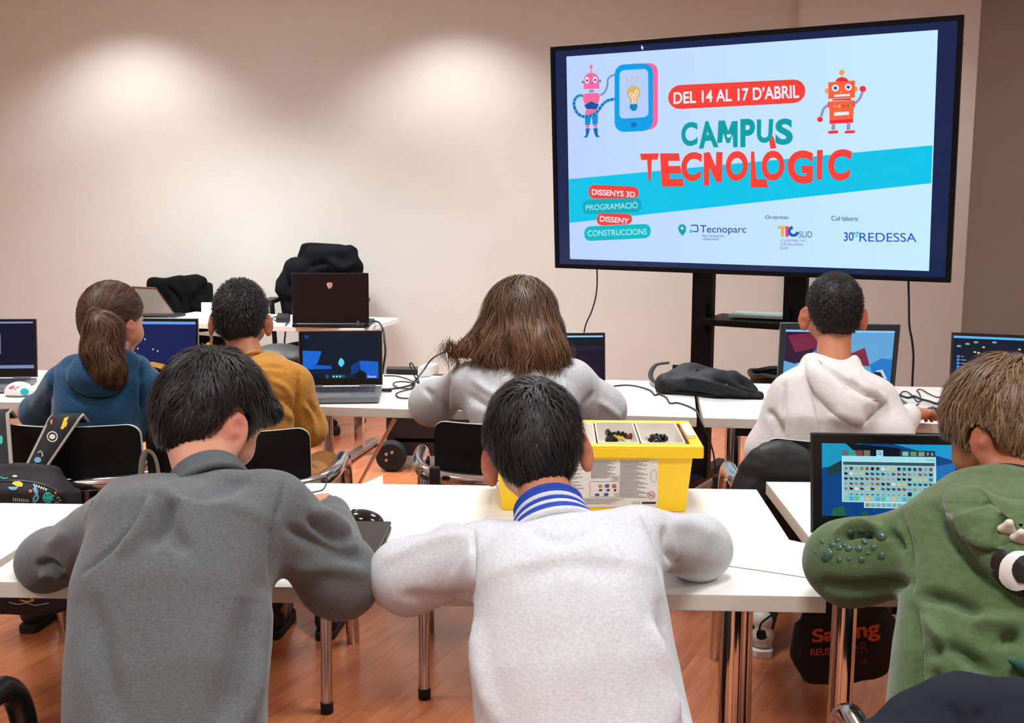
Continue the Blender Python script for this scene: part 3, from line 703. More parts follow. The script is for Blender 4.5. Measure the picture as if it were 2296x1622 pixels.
# ================================================================== laptops
def laptop(label, hL, hR, topy, zb, depth, body=(60, 62, 66), lid=None, lidtop=None, ratio=0.64, scr=(12, 14, 26), bez=(0.03, 0.05, 0.09), keys=True, thick=0.018, group=None, kcol=(30, 30, 33), hingebar=None, tiltmax=PI):
    """hL,hR: pixel ends of the hinge on the table; topy: pixel row of the lid's upper edge"""
    a = atz(*hL, zb); b = atz(*hR, zb); ax = nrm(b - a); w = np.linalg.norm(b - a); back = np.array([-ax[1], ax[0], 0]); h = w * ratio
    mid = (a + b) / 2
    best = min((abs(project(mid + (np.array([0, 0, 1]) * math.cos(t) + back * math.sin(t)) * h)[1] - topy), t) for t in np.linspace(-0.5, 1.0, 200))[1]
    up = np.array([0, 0, 1]) * math.cos(best) + back * math.sin(best); n = nrm(np.cross(ax, up)); n = -n if n @ (CAM - mid) < 0 else n
    z0 = ZT + 0.004
    t = thing('laptop', label, 'laptop', (mid[0], mid[1], ZT), 0, group)
    mB = mat('laptop_body_%d' % body[0], body, 0.4, 0.3); mL = mat('laptop_lid_%d' % (lid or body)[0], lid or body, 0.35, 0.3)
    c = mid - back * (depth / 2 - 0.006); Rb = np.stack([ax, back, [0, 0, 1]], 1); zc = (z0 + zb) / 2
    base = MB().box((c[0], c[1], zc), (w, depth, zb - z0), Rb).build('base', mB, t, bevel=0.003)
    mb = MB()
    for sx in (-1, 1):
        for sy in (-1, 1): 
            q = c + ax * sx * (w / 2 - 0.03) + back * sy * (depth / 2 - 0.03); mb.box((q[0], q[1], ZT + 0.002), (0.02, 0.02, 0.004), Rb)
    mb.build('rubber_feet', M_RUBBER, base)['kind'] = 'stuff'
    if keys:
        kw, rows, cols = w * 0.86, 5, 14; kd = depth * 0.46; mb = MB(); mk = mat('key_%d' % kcol[0], kcol, 0.5)
        k0 = mid - back * (depth * 0.1)
        for r in range(rows):
            for q in range(cols):
                if r == 4 and 3 <= q <= 8:
                    if q > 3: continue
                    p = k0 + ax * ((5.5 + 0.5) / cols - 0.5) * kw - back * (r + 0.5) / rows * kd; dx = 6 * kw / cols * 0.92
                else:
                    p = k0 + ax * ((q + 0.5) / cols - 0.5) * kw - back * (r + 0.5) / rows * kd; dx = kw / cols * 0.86
                mb.box((p[0], p[1], zb + 0.0012), (dx, kd / rows * 0.84, 0.0024), Rb)
        kb = mb.build('keyboard', mk, base); kb['kind'] = 'stuff'
        p = mid - back * (depth * 0.8); MB().box((p[0], p[1], zb + 0.0004), (w * 0.3, depth * 0.27, 0.0008), Rb).build('touchpad', mat('touchpad_%d' % body[0], tuple(int(v * 0.9 + 12) for v in body), 0.35), base)
    Rl = np.stack([ax, -n, up], 1); o0 = mid + up * (h / 2 + 0.004) + back * 0.004
    lidm = mat('lid_inner_black', (13, 13, 15), 0.25) if lidtop is None else lidtop
    L = MB().box(o0 - n * 0.004, (w, 0.008, h), Rl).build('lid', lidm, t, bevel=0.003)
    if lid is not None: MB().box(o0 - n * 0.0095, (w + 0.003, 0.005, h + 0.003), Rl).build('lid_shell', mL, L, bevel=0.002)
    bx, bt, bb = bez
    sw, shh = w * (1 - 2 * bx), h * (1 - bt - bb); so = o0 + up * ((bb - bt) * h / 2)
    scrp = MB().box(so + n * 0.0002, (sw, 0.001, shh), Rl).build('screen', glow('screen_%d_%d_%d' % scr, scr), t)
    p = mid + up * 0.0; MB().tube([mid - ax * w * 0.42 + back * 0.004, mid - ax * w * 0.22 + back * 0.004], 0.006, 8).build('hinge', mB, base, True); MB().tube([mid + ax * w * 0.22 + back * 0.004, mid + ax * w * 0.42 + back * 0.004], 0.006, 8).build('hinge', mB, base, True)
    F = Flat(so + n * 0.0008, n)
    # screen-space helper: u right 0..1, v down 0..1
    def uv(u, v): return tuple(project(so + ax * (u - 0.5) * sw + up * (0.5 - v) * shh + n * 0.0012))
    return t, scrp, F, uv, dict(mid=mid, ax=ax, up=up, n=n, back=back, w=w, h=h)
def R4(uv, u0, v0, u1, v1): return [uv(u0, v0), uv(u1, v0), uv(u1, v1), uv(u0, v1)]

# lit laptop between mustard sweater and long hair
t, sc, F, uv, L1 = laptop('silver-grey laptop with a bright blue block scene, beside the mustard sweater', (671, 868), (857, 866), 745, ZT + 0.026, 0.225, (118, 120, 124), (112, 114, 118), ratio=0.66, scr=(10, 26, 44), bez=(0.045, 0.06, 0.12), kcol=(60, 62, 66))
def Q(name, pxs, c, k=1, lift=0.0006): return F.poly(name, pxs, S(c, k), sc, lift)
Q('game_block', [uv(0, 0.36), uv(0.25, 0.38), uv(0.2, 0.62), uv(0.13, 0.78), uv(0, 0.78)], (22, 104, 214)); Q('game_block', [uv(0.15, 0.68), uv(0.38, 0.71), uv(0.38, 0.78), uv(0.13, 0.78)], (20, 92, 196), 1, 0.0009)
Q('game_block', R4(uv, 0, 0.8, 0.42, 0.9), (16, 32, 62), 1, 0.0009); Q('game_block', [uv(0.64, 0.7), uv(0.75, 0.6), uv(0.75, 0.86), uv(0.63, 0.92)], (14, 58, 128)); Q('game_block', [uv(0.75, 0.6), uv(1, 0.62), uv(1, 1), uv(0.84, 1), uv(0.84, 0.88), uv(0.76, 0.8)], (22, 96, 206))
Q('game_block', [uv(0.7, 1), uv(0.7, 0.88), uv(0.76, 0.8), uv(0.84, 0.88), uv(0.84, 1)], (16, 20, 30), 1, 0.0009); Q('game_block', [uv(0.01, 0.02), uv(0.1, 0.02), uv(0.05, 0.12)], (24, 60, 130))
Q('game_gem', [uv(0.475, 0.6), uv(0.5, 0.53), uv(0.54, 0.58), uv(0.55, 0.66), uv(0.51, 0.74), uv(0.47, 0.68)], (80, 214, 240), 1.0, 0.001)
for k in range(9): Q('inventory_slot', R4(uv, 0.3 + k * 0.043, 0.91, 0.338 + k * 0.043, 0.985), (28, 92, 104) if k not in (1, 6, 7, 8) else (16, 40, 52), 1, 0.0012)
for k in (2, 3, 4): Q('inventory_item', ell(*uv(0.3 + k * 0.043 + 0.019, 0.95), 2.0, 2.3, 8), (150, 230, 240), 1, 0.0016)
F.text('screen_lettering', 'Extraer', [uv(0.86, 0.93), uv(0.97, 0.93), uv(0.97, 0.98), uv(0.86, 0.98)], S((220, 235, 255)), sc, 0.0012, 0.01)
# laptop of the ponytailed pupil
t, sc, F, uv, L2 = laptop('silver laptop with a dark blue night scene in front of the ponytailed pupil', (232, 866), (443, 868), 706, ZT + 0.02, 0.22, (176, 178, 182), (176, 178, 182), ratio=0.70, scr=(24, 34, 84), bez=(0.02, 0.05, 0.07))
Q('window_bar', R4(uv, 0, 0, 1, 0.045), (110, 160, 240)); Q('night_hill', [uv(0.2, 0.84), uv(0.45, 0.72), uv(0.98, 0.82), uv(0.9, 1), uv(0.1, 1)], (26, 24, 34), 1, 0.0009)
Q('lit_roof', [uv(0.42, 0.72), uv(0.52, 0.68), uv(0.9, 0.8), uv(0.86, 0.9)], (214, 152, 66), 1, 0.0012); Q('picture_tile', R4(uv, 0.06, 0.52, 0.34, 0.66), (110, 116, 170), 1, 0.0012)
for u, v in ((0.4, 0.3), (0.44, 0.3), (0.53, 0.47), (0.36, 0.46), (0.58, 0.5)): Q('night_spark', ell(*uv(u, v), 1.6, 2.2, 8), (220, 214, 200), 1, 0.0012)
# laptop at the left picture edge
t, sc, F, uv, L3 = laptop('dark laptop cut off by the left picture edge, beside the white toy', (-104, 850), (82, 848), 692, ZT + 0.022, 0.23, (120, 122, 128), (120, 122, 128), ratio=0.72, scr=(18, 20, 44), bez=(0.03, 0.045, 0.15), kcol=(70, 72, 78))
Q('window_bar', R4(uv, 0, 0, 1, 0.035), (130, 150, 205)); Q('task_bar', R4(uv, 0, 0.93, 1, 1), (120, 140, 190)); Q('dialog_edge', R4(uv, 0.5, 0.26, 0.578, 0.68), (150, 158, 180)); Q('dialog', R4(uv, 0.5, 0.27, 0.572, 0.665), (40, 44, 66), 1, 0.001)
# laptop right of the long hair
t, sc, F, uv, L4 = laptop('laptop with a dark maroon picture, half hidden by the long hair', (1150, 888), (1358, 886), 729, ZT + 0.02, 0.2, (150, 154, 158), None, ratio=0.66, scr=(22, 17, 36), bez=(0.025, 0.05, 0.06), keys=True)
Q('window_bar', R4(uv, 0, 0.0, 1, 0.03), (150, 208, 245)); Q('dark_scene', R4(uv, 0, 0.03, 1, 0.18), (8, 24, 30)); Q('dark_scene', [uv(0.3, 0.2), uv(1, 0.18), uv(1, 0.26), uv(0.3, 0.28)], (36, 28, 56), 1, 0.0009); Q('dark_scene', [uv(0.4, 0.36), uv(0.8, 0.36), uv(0.97, 0.62), uv(0.97, 0.8), uv(0.4, 0.8)], (30, 20, 42), 1, 0.0009)
for v in (0.76, 0.82, 0.87): F.text('menu_entry', 'Construir', [uv(0.84, v), uv(0.95, v), uv(0.95, v + 0.025), uv(0.84, v + 0.025)], S((200, 206, 220)), sc, 0.0012, 0.01)
# laptop of the white hoodie
t, sc, F, uv, L5 = laptop('grey laptop with a red and blue scene in front of the white hoodie', (1742, 876), (2006, 881), 730, ZT + 0.02, 0.22, (96, 104, 108), (150, 160, 160), mat('lid_inner_grey', (34, 42, 46), 0.4), ratio=0.60, scr=(96, 164, 214), bez=(0.045, 0.09, 0.06))
Q('window_bar', R4(uv, 0, 0, 1, 0.035), (140, 196, 246), 1, 0.0012); Q('dark_cloud', [uv(0, 0.035), uv(0.3, 0.035), uv(0.5, 0.3), uv(0.3, 0.5), uv(0.1, 0.6), uv(0, 0.55)], (42, 20, 50)); Q('red_slope', [uv(0.02, 0.1), uv(0.25, 0.04), uv(0.32, 0.3), uv(0.1, 0.4)], (120, 34, 66), 1, 0.0009)
Q('red_slope', [uv(0.62, 0.4), uv(0.74, 0.3), uv(0.8, 0.62), uv(0.62, 0.62)], (128, 34, 62), 1, 0.0009); Q('blue_ridge', [uv(0.8, 0.6), uv(0.9, 0.48), uv(1, 0.5), uv(1, 0.95), uv(0.85, 0.9)], (34, 120, 200), 1, 0.0009); Q('blue_ridge', [uv(0.24, 0.44), uv(0.3, 0.3), uv(0.36, 0.3), uv(0.32, 0.5)], (40, 110, 200), 1, 0.001)
Q('snow_patch', [uv(0.86, 0.7), uv(0.92, 0.68), uv(0.97, 0.85), uv(0.93, 0.84)], (190, 214, 232), 1, 0.0012); Q('dark_ridge', [uv(0.84, 0.74), uv(0.9, 0.72), uv(0.94, 0.84), uv(0.88, 0.86)], (40, 40, 58), 1, 0.0014)
# laptop at the right picture edge, far row
t, sc, F, uv, L6 = laptop('dark laptop with a list of blue buttons at the right edge of the far row', (2127, 912), (2420, 930), 753, ZT + 0.018, 0.2, (40, 42, 46), (30, 32, 36), ratio=0.66, scr=(8, 22, 44), bez=(0.015, 0.05, 0.06))
Q('window_bar', R4(uv, 0, 0, 1, 0.035), (84, 186, 245))
for k in range(10):
    v = 0.3 + k * 0.052; wd = 0.022 if k not in (4, 5, 9) else (0.06, 0.07, 0.05)[(4, 5, 9).index(k)]
    Q('list_button', R4(uv, 0.035, v, 0.035 + wd, v + 0.036), (58, 140, 240), 1, 0.0012); Q('list_line', R4(uv, 0.045 + wd, v + 0.012, 0.07 + wd + 0.02 * (k % 3), v + 0.024), (140, 160, 190), 1, 0.0012)
for u, v in ((0.03, 0.14), (0.1, 0.1), (0.17, 0.07), (0.32, 0.06)): F.text('sign_mark', 'etc', [uv(u, v), uv(u + 0.035, v), uv(u + 0.035, v + 0.035), uv(u, v + 0.035)], S((140, 220, 230)), sc, 0.0012, 0.02)
for u, v in ((0.24, 0.15), (0.17, 0.23), (0.2, 0.24), (0.42, 0.27), (0.33, 0.35), (0.53, 0.16), (0.58, 0.18), (0.28, 0.5)): Q('sign_mark', R4(uv, u, v, u + 0.02, v + 0.022), (206, 226, 140), 1, 0.0012)
# laptop on the near right table with the block catalogue
t, sc, F, uv, L7 = laptop('large black laptop with a catalogue of small blocks, beside the green hoodie', (1822, 1200), (2168, 1207), 964, ZT + 0.022, 0.25, (28, 28, 31), (34, 34, 36), ratio=0.66, scr=(14, 66, 128), bez=(0.065, 0.1, 0.17))
Q('water_scene', [uv(0, 0), uv(0.3, 0), uv(0.32, 0.14), uv(0.16, 0.3), uv(0, 0.34)], (20, 150, 190)); Q('water_scene', [uv(0.54, 0), uv(1, 0), uv(1, 0.22), uv(0.8, 0.12)], (24, 150, 205)); Q('shade_block', [uv(0.18, 0), uv(0.24, 0), uv(0.56, 0.05), uv(0.8, 0.18), uv(0.3, 0.2)], (10, 22, 34), 1, 0.0009)
Q('shade_block', [uv(0.04, 0.34), uv(0.18, 0.2), uv(0.2, 0.36), uv(0.06, 0.44)], (28, 60, 60), 1, 0.001); Q('stone_block', [uv(0.84, 0.52), uv(1, 0.42), uv(1, 0.86), uv(0.86, 0.8)], (44, 50, 50), 1, 0.0009); Q('water_scene', [uv(0.84, 0.3), uv(1, 0.24), uv(1, 0.4), uv(0.86, 0.5)], (30, 110, 180), 1, 0.001)
Q('moss_block', [uv(0.08, 0.9), uv(0.16, 0.86), uv(0.18, 1), uv(0.07, 1)], (40, 96, 70), 1, 0.001); Q('moss_block', [uv(0.3, 0.92), uv(0.34, 0.94), uv(0.33, 1), uv(0.29, 1)], (34, 86, 66), 1, 0.001)
win = Q('catalogue_window', R4(uv, 0.15, 0.17, 0.855, 0.805), (176, 226, 238), 1, 0.0012)
Q('catalogue_head', R4(uv, 0.155, 0.178, 0.85, 0.24), (160, 222, 236), 1, 0.0016); Q('search_field', R4(uv, 0.16, 0.25, 0.845, 0.295), (52, 84, 92), 1, 0.0018)
for k in range(4): Q('catalogue_tab', R4(uv, 0.15 + k * 0.055, 0.09, 0.198 + k * 0.055, 0.17), ((90, 110, 110), (60, 150, 150), (120, 70, 66), (110, 120, 104))[k], 1, 0.0012)
Q('catalogue_tab', R4(uv, 0.41, 0.085, 0.46, 0.18), (160, 226, 238), 1, 0.0013); F.stroke('magnifier_icon', ell(*uv(0.432, 0.125), 3.4, 3.4, 8), 1.6, S((20, 120, 180)), sc, 0.0018, True)
F.stroke('magnifier_icon', [uv(0.438, 0.138), uv(0.448, 0.155)], 1.8, S((20, 120, 180)), sc, 0.0018)
Q('tool_bar', R4(uv, 0.585, 0.085, 0.85, 0.17), (40, 60, 66), 1, 0.0012)
for k in range(3): Q('tool_icon', R4(uv, 0.605 + k * 0.06, 0.1, 0.65 + k * 0.06, 0.16), ((120, 190, 190), (96, 150, 110), (150, 140, 136))[k], 1, 0.0016)
F.text('tool_mark', '?', [uv(0.79, 0.11), uv(0.802, 0.11), uv(0.802, 0.15), uv(0.79, 0.15)], S((220, 240, 244)), sc, 0.0016); F.text('tool_mark', 'x', [uv(0.82, 0.115), uv(0.835, 0.115), uv(0.835, 0.148), uv(0.82, 0.148)], S((220, 240, 244)), sc, 0.0016)
F.text('catalogue_title', 'Todas', [uv(0.775, 0.195), uv(0.842, 0.195), uv(0.842, 0.222), uv(0.775, 0.222)], S((90, 150, 165)), sc, 0.002, 0.01)
ICO = [(150, 130, 90), (90, 66, 56), (170, 160, 130), (160, 110, 90), (150, 70, 60), (30, 24, 34), (96, 36, 52), (214, 218, 226), (200, 196, 110), (196, 190, 100), (60, 30, 60), (26, 110, 110), (40, 70, 84), (36, 80, 84), (110, 50, 60), (120, 160, 190), (150, 60, 54)]
cells = {}
Q('catalogue_grid', R4(uv, 0.16, 0.305, 0.838, 0.792), (128, 176, 186), 1, 0.0017)
for r in range(7):
    for c in range(17):
        u0, v0 = 0.163 + c * 0.0397, 0.31 + r * 0.069
        du, dv = 0.036, 0.062
        if r == 6: col = [(140, 200, 170), (90, 190, 120), (230, 180, 110), (60, 170, 230), (120, 220, 235)][c * 3 % 5]
        elif r == 5 and c > 11: col = [(24, 30, 60), (110, 210, 150), (150, 160, 225), (60, 180, 240), (90, 200, 240)][c - 12]
        else: col = ICO[(c + r * 5 + (c * r) % 3) % 17]
        cells.setdefault(('bg', (146, 196, 204)), []).append(R4(uv, u0, v0, u0 + du, v0 + dv))
        a, b = 0.2 + 0.1 * (r % 2), 0.22
        if r == 0: poly = [uv(u0 + du * 0.5, v0 + dv * 0.1), uv(u0 + du * 0.85, v0 + dv * 0.28), uv(u0 + du * 0.85, v0 + dv * 0.75), uv(u0 + du * 0.5, v0 + dv * 0.95), uv(u0 + du * 0.15, v0 + dv * 0.75), uv(u0 + du * 0.15, v0 + dv * 0.28)]
        elif r in (5,) and c < 12: poly = [uv(u0 + du * 0.5, v0 + dv * 0.5), uv(u0 + du * 0.88, v0 + dv * 0.68), uv(u0 + du * 0.5, v0 + dv * 0.9), uv(u0 + du * 0.12, v0 + dv * 0.68)]
        elif r == 6 or c > 11 and r == 5: poly = R4(uv, u0 + du * 0.08, v0 + dv * 0.08, u0 + du * 0.92, v0 + dv * 0.92)
        else: poly = [uv(u0 + du * 0.12, v0 + dv * 0.3), uv(u0 + du * 0.45, v0 + dv * 0.15), uv(u0 + du * 0.5, v0 + dv * 0.4), uv(u0 + du * 0.88, v0 + dv * 0.3), uv(u0 + du * 0.88, v0 + dv * 0.7), uv(u0 + du * 0.5, v0 + dv * 0.92), uv(u0 + du * 0.12, v0 + dv * 0.7)]
        cells.setdefault(('ic', col), []).append(poly)
for (k, col), polys in cells.items():
    o = F.polys('catalogue_cells' if k == 'bg' else 'catalogue_icons', polys, S(col), sc, 0.0021 if k == 'bg' else 0.0025); o['kind'] = 'stuff'
Q('hotbar', R4(uv, 0.315, 0.8, 0.69, 0.88), (190, 232, 240), 1, 0.0015)
for k in range(9): Q('hotbar_slot', R4(uv, 0.324 + k * 0.04, 0.812, 0.359 + k * 0.04, 0.868), (120, 170, 180), 1, 0.0019)
Q('hotbar_item', R4(uv, 0.328, 0.82, 0.355, 0.862), (156, 140, 100), 1, 0.0023)

# black laptop on the teacher's desk seen from behind
LB = atz(827, 728, ZT + 0.02); LA = atz(655, 728, ZT + 0.02)
def lid_back():
    ax = nrm(LB - LA); w = np.linalg.norm(LB - LA); mid = (LA + LB) / 2; fb = np.array([-ax[1], ax[0], 0]); h = w * 0.66
    t = thing('laptop', 'black laptop seen from behind with a small red and white shield on its lid', 'laptop', (mid[0], mid[1], ZT))
    MB().box((mid[0] + fb[0] * 0.13, mid[1] + fb[1] * 0.13, ZT + 0.015), (w, 0.27, 0.022), np.stack([ax, fb, [0, 0, 1]], 1)).build('base', M_BLACKPL, t, bevel=0.004)
    tl = 0.10; up = nrm(np.array([0, 0, 1.0]) * math.cos(tl) - fb * math.sin(tl)); n = -nrm(np.cross(up, ax)); n = n if n @ (CAM - mid) > 0 else -n
    best = min((abs(project(mid + (np.array([0, 0, 1.0]) * math.cos(q) - fb * math.sin(q)) * h)[1] - 613), q) for q in np.linspace(-0.6, 0.6, 100))[1]
    up = nrm(np.array([0, 0, 1.0]) * math.cos(best) - fb * math.sin(best)); n = nrm(np.cross(ax, up)); n = n if n @ (CAM - mid) > 0 else -n
    o0 = mid + up * (h / 2 + 0.004) + fb * 0.012
    R = np.stack([ax, -n, up], 1)
    lid = MB().box(o0, (w, 0.012, h), R).build('lid', mat('lid_dark_red_black', (26, 12, 12), 0.3, 0.4), t, bevel=0.005)
    MB().tube([mid - ax * w * 0.44 - np.array([0, 0, 0.002]), mid + ax * w * 0.44 - np.array([0, 0, 0.002])], 0.011, 10).build('hinge_bar', M_BLACKPL, t, True)
    Fl = Flat(o0 + n * 0.0064, n)
    Fl.poly('shield_emblem', [(733, 635), (738.5, 633.5), (745, 635), (745, 641), (742, 646), (738, 648), (735, 644), (733, 640)], mat('emblem_white', (226, 190, 190), 0.4), lid, 0.0004)
    Fl.stroke('shield_emblem_mark', [(735, 637), (740, 636.5), (742, 640), (739, 644), (737, 641)], 1.5, mat('emblem_red', (160, 40, 44), 0.4), lid, 0.0009)
lid_back()
# ================================================================== implicit bodies (signed distance fields -> surface nets)
class Field:
    def __init__(s, lo, hi, h):
        s.lo = np.asarray(lo, float); s.h = h; s.n = np.maximum(4, np.ceil((np.asarray(hi, float) - s.lo) / h).astype(int) + 1)
        s.D = np.full(s.n, 0.5, np.float32)
    def sl(s, lo, hi, pad):
        a = np.clip(np.floor((np.asarray(lo) - pad - s.lo) / s.h).astype(int), 0, s.n); b = np.clip(np.ceil((np.asarray(hi) + pad - s.lo) / s.h).astype(int) + 1, 0, s.n)
        if np.any(b <= a): return None, None
        ax = [(s.lo[i] + s.h * np.arange(a[i], b[i])).astype(np.float32) for i in range(3)]
        return tuple(slice(a[i], b[i]) for i in range(3)), (ax[0][:, None, None], ax[1][None, :, None], ax[2][None, None, :])
    def add(s, prim, k=0.02, mode='u'):
        fn, lo, hi = prim; pad = max(k, 3 * s.h) + 0.012
        sl, X = s.sl(lo, hi, pad)
        if sl is None: return s
        d = fn(*X).astype(np.float32); A = s.D[sl]
        if mode == 'u':
            hh = np.maximum(k - np.abs(A - d), 0) / k if k > 0 else 0; s.D[sl] = np.minimum(A, d) - hh * hh * k * 0.25
        elif mode == 'cut':
            hh = np.maximum(k - np.abs(A + d), 0) / k if k > 0 else 0; s.D[sl] = np.maximum(A, -d) + hh * hh * k * 0.25
        return s
    def intersect_all(s, fn, k=0.01):
        ax = [(s.lo[i] + s.h * np.arange(s.n[i])).astype(np.float32) for i in range(3)]
        d = fn(ax[0][:, None, None], ax[1][None, :, None], ax[2][None, None, :]).astype(np.float32)
        hh = np.maximum(k - np.abs(s.D - d), 0) / k; s.D = np.maximum(s.D, d) + hh * hh * k * 0.25
        return s
    def mesh(s): return surface_nets(s.D, s.lo, s.h)
def surface_nets(D, lo, h):
    D = D.copy(); D[0] = np.maximum(D[0], h); D[-1] = np.maximum(D[-1], h); D[:, 0] = np.maximum(D[:, 0], h); D[:, -1] = np.maximum(D[:, -1], h); D[:, :, 0] = np.maximum(D[:, :, 0], h); D[:, :, -1] = np.maximum(D[:, :, -1], h)
    S_ = D < 0; n = np.array(D.shape); c = S_[:-1, :-1, :-1].astype(np.int8)
    cnt = np.zeros(n - 1, np.int8)
    for i in (0, 1):
        for j in (0, 1):
            for k in (0, 1): cnt += S_[i:n[0] - 1 + i, j:n[1] - 1 + j, k:n[2] - 1 + k]
    act = (cnt > 0) & (cnt < 8); idx = np.argwhere(act)
    ids = np.full(n - 1, -1, np.int64); ids[tuple(idx.T)] = np.arange(len(idx))
    cor = {}
    for i in (0, 1):
        for j in (0, 1):
            for k in (0, 1): cor[(i, j, k)] = D[idx[:, 0] + i, idx[:, 1] + j, idx[:, 2] + k]
    acc = np.zeros((len(idx), 3)); w = np.zeros(len(idx))
    for a in cor:
        for ax in range(3):
            if a[ax]: continue
            b = list(a); b[ax] = 1; b = tuple(b); da, db = cor[a], cor[b]; m = (da < 0) != (db < 0)
            t = np.where(m, da / np.where(m, da - db, 1), 0)
            p = np.zeros((len(idx), 3)); p[:] = a; p[:, ax] = t
            acc += p * m[:, None]; w += m
    V = lo + h * (idx + acc / w[:, None])
    F = []
    for ax in range(3):
        u, v = (ax + 1) % 3, (ax + 2) % 3
        sa = [slice(None)] * 3; sb = [slice(None)] * 3; sa[ax] = slice(0, -1); sb[ax] = slice(1, None)
        A, B = S_[tuple(sa)], S_[tuple(sb)]; e = np.argwhere(A != B)
        e = e[(e[:, u] > 0) & (e[:, v] > 0) & (e[:, u] < n[u] - 1) & (e[:, v] < n[v] - 1)]
        if not len(e): continue
        flip = A[tuple(e.T)]
        q = []
        for du, dv in ((1, 1), (0, 1), (0, 0), (1, 0)):
            c = e.copy(); c[:, u] -= du; c[:, v] -= dv; q.append(ids[tuple(c.T)])
        q = np.stack(q, 1); q[~flip] = q[~flip][:, ::-1]; F.append(q)
    F = np.concatenate(F); F = F[(F >= 0).all(1)]
    return V, F
def smooth_mesh(V, F, it=2, lam=0.5):
    e = np.concatenate([F[:, [0, 1]], F[:, [1, 2]], F[:, [2, 3]], F[:, [3, 0]]]); n = len(V)
    for k in range(it):
        for l in (lam, -lam * 1.03 if k % 2 else lam * 0.0):
            if l == 0: continue
            S1 = np.zeros((n, 3)); C1 = np.zeros(n)
            np.add.at(S1, e[:, 0], V[e[:, 1]]); np.add.at(C1, e[:, 0], 1); np.add.at(S1, e[:, 1], V[e[:, 0]]); np.add.at(C1, e[:, 1], 1)
            V = V + l * (S1 / np.maximum(C1, 1)[:, None] - V)
    return V
def vnormals(V, F):
    N = np.cross(V[F[:, 2]] - V[F[:, 0]], V[F[:, 3]] - V[F[:, 1]]); R = np.zeros_like(V)
    for i in range(4): np.add.at(R, F[:, i], N)
    return R / (np.linalg.norm(R, axis=1, keepdims=True) + 1e-12)

# --- primitives: return (fn, lo, hi)
def rcone(a, b, ra, rb):
    a = np.asarray(a, float); b = np.asarray(b, float); ba = b - a; L2 = float(ba @ ba) + 1e-12
    def fn(X, Y, Z):
        px, py, pz = X - a[0], Y - a[1], Z - a[2]
        t = np.clip((px * ba[0] + py * ba[1] + pz * ba[2]) / L2, 0, 1)
        return np.sqrt((px - t * ba[0]) ** 2 + (py - t * ba[1]) ** 2 + (pz - t * ba[2]) ** 2) - (ra + (rb - ra) * t)
    r = max(ra, rb); return fn, np.minimum(a, b) - r, np.maximum(a, b) + r
def ellip(c, r, R=None):
    c = np.asarray(c, float); r = np.asarray(r, float); R = np.eye(3) if R is None else np.asarray(R)
    def fn(X, Y, Z):
        px, py, pz = X - c[0], Y - c[1], Z - c[2]
        l = [(px * R[0, i] + py * R[1, i] + pz * R[2, i]) for i in range(3)]
        k0 = np.sqrt(sum((l[i] / r[i]) ** 2 for i in range(3))); k1 = np.sqrt(sum((l[i] / r[i] ** 2) ** 2 for i in range(3))) + 1e-9
        return k0 * (k0 - 1) / k1
    e = np.abs(R) @ r; return fn, c - e, c + e
def chain(pts, rs): return [rcone(pts[i], pts[i + 1], rs[i], rs[i + 1]) for i in range(len(pts) - 1)]
def loft(st, right, ex=2.4):
    """st: list of (point, half width, half depth); right: sideways unit vector"""
    P = [np.asarray(p, float) for p, _, _ in st]; W = [w for _, w, _ in st]; Dp = [d for _, _, d in st]; right = nrm(right)
    def fn(X, Y, Z):
        best = None; bd = None; n = len(P) - 1
        for i in range(n):
            a, b = P[i], P[i + 1]; ax = b - a; L = np.linalg.norm(ax); ax = ax / L; r = nrm(right - ax * (right @ ax)); f = np.cross(ax, r)
            px, py, pz = X - a[0], Y - a[1], Z - a[2]
            s = px * ax[0] + py * ax[1] + pz * ax[2]; t = np.clip(s / L, 0, 1); over = np.maximum(-s, 0) + np.maximum(s - L, 0)
            u = px * r[0] + py * r[1] + pz * r[2]; v = px * f[0] + py * f[1] + pz * f[2]
            w = W[i] + (W[i + 1] - W[i]) * t; d = Dp[i] + (Dp[i + 1] - Dp[i]) * t
            q = (np.abs(u / w) ** ex + np.abs(v / d) ** ex + 1e-9) ** (1 / ex)
            dd = (q - 1) * np.minimum(w, d)
            end = np.maximum(-s, 0) * (1.0 if i == 0 else 0.0) + np.maximum(s - L, 0) * (1.0 if i == n - 1 else 0.0)
            dd = np.where(end > 0, np.sqrt(np.maximum(dd + 0.02, 0) ** 2 + end ** 2) - 0.02, dd)
            if best is None: best, bd = dd, over + 0 * dd
            else:
                m = over + 0 * dd < bd - 1e-9; best = np.where(m, dd, best); bd = np.where(m, over + 0 * dd, bd)
        return best
    m = max(max(W), max(Dp)); A = np.array(P); return fn, A.min(0) - m, A.max(0) + m
def headframe(yaw, pitch, roll):
    """columns: right, forward, up; pitch>0 nods down, yaw>0 turns left, roll>0 leans to the right"""
    cy, sy = math.cos(yaw), math.sin(yaw); cp, sp = math.cos(pitch), math.sin(pitch); cr, sr = math.cos(roll), math.sin(roll)
    Rz = np.array([[cy, -sy, 0], [sy, cy, 0], [0, 0, 1]]); Rx = np.array([[1, 0, 0], [0, cp, sp], [0, -sp, cp]]); Ry = np.array([[cr, 0, sr], [0, 1, 0], [-sr, 0, cr]])
    return Rz @ Rx @ Ry

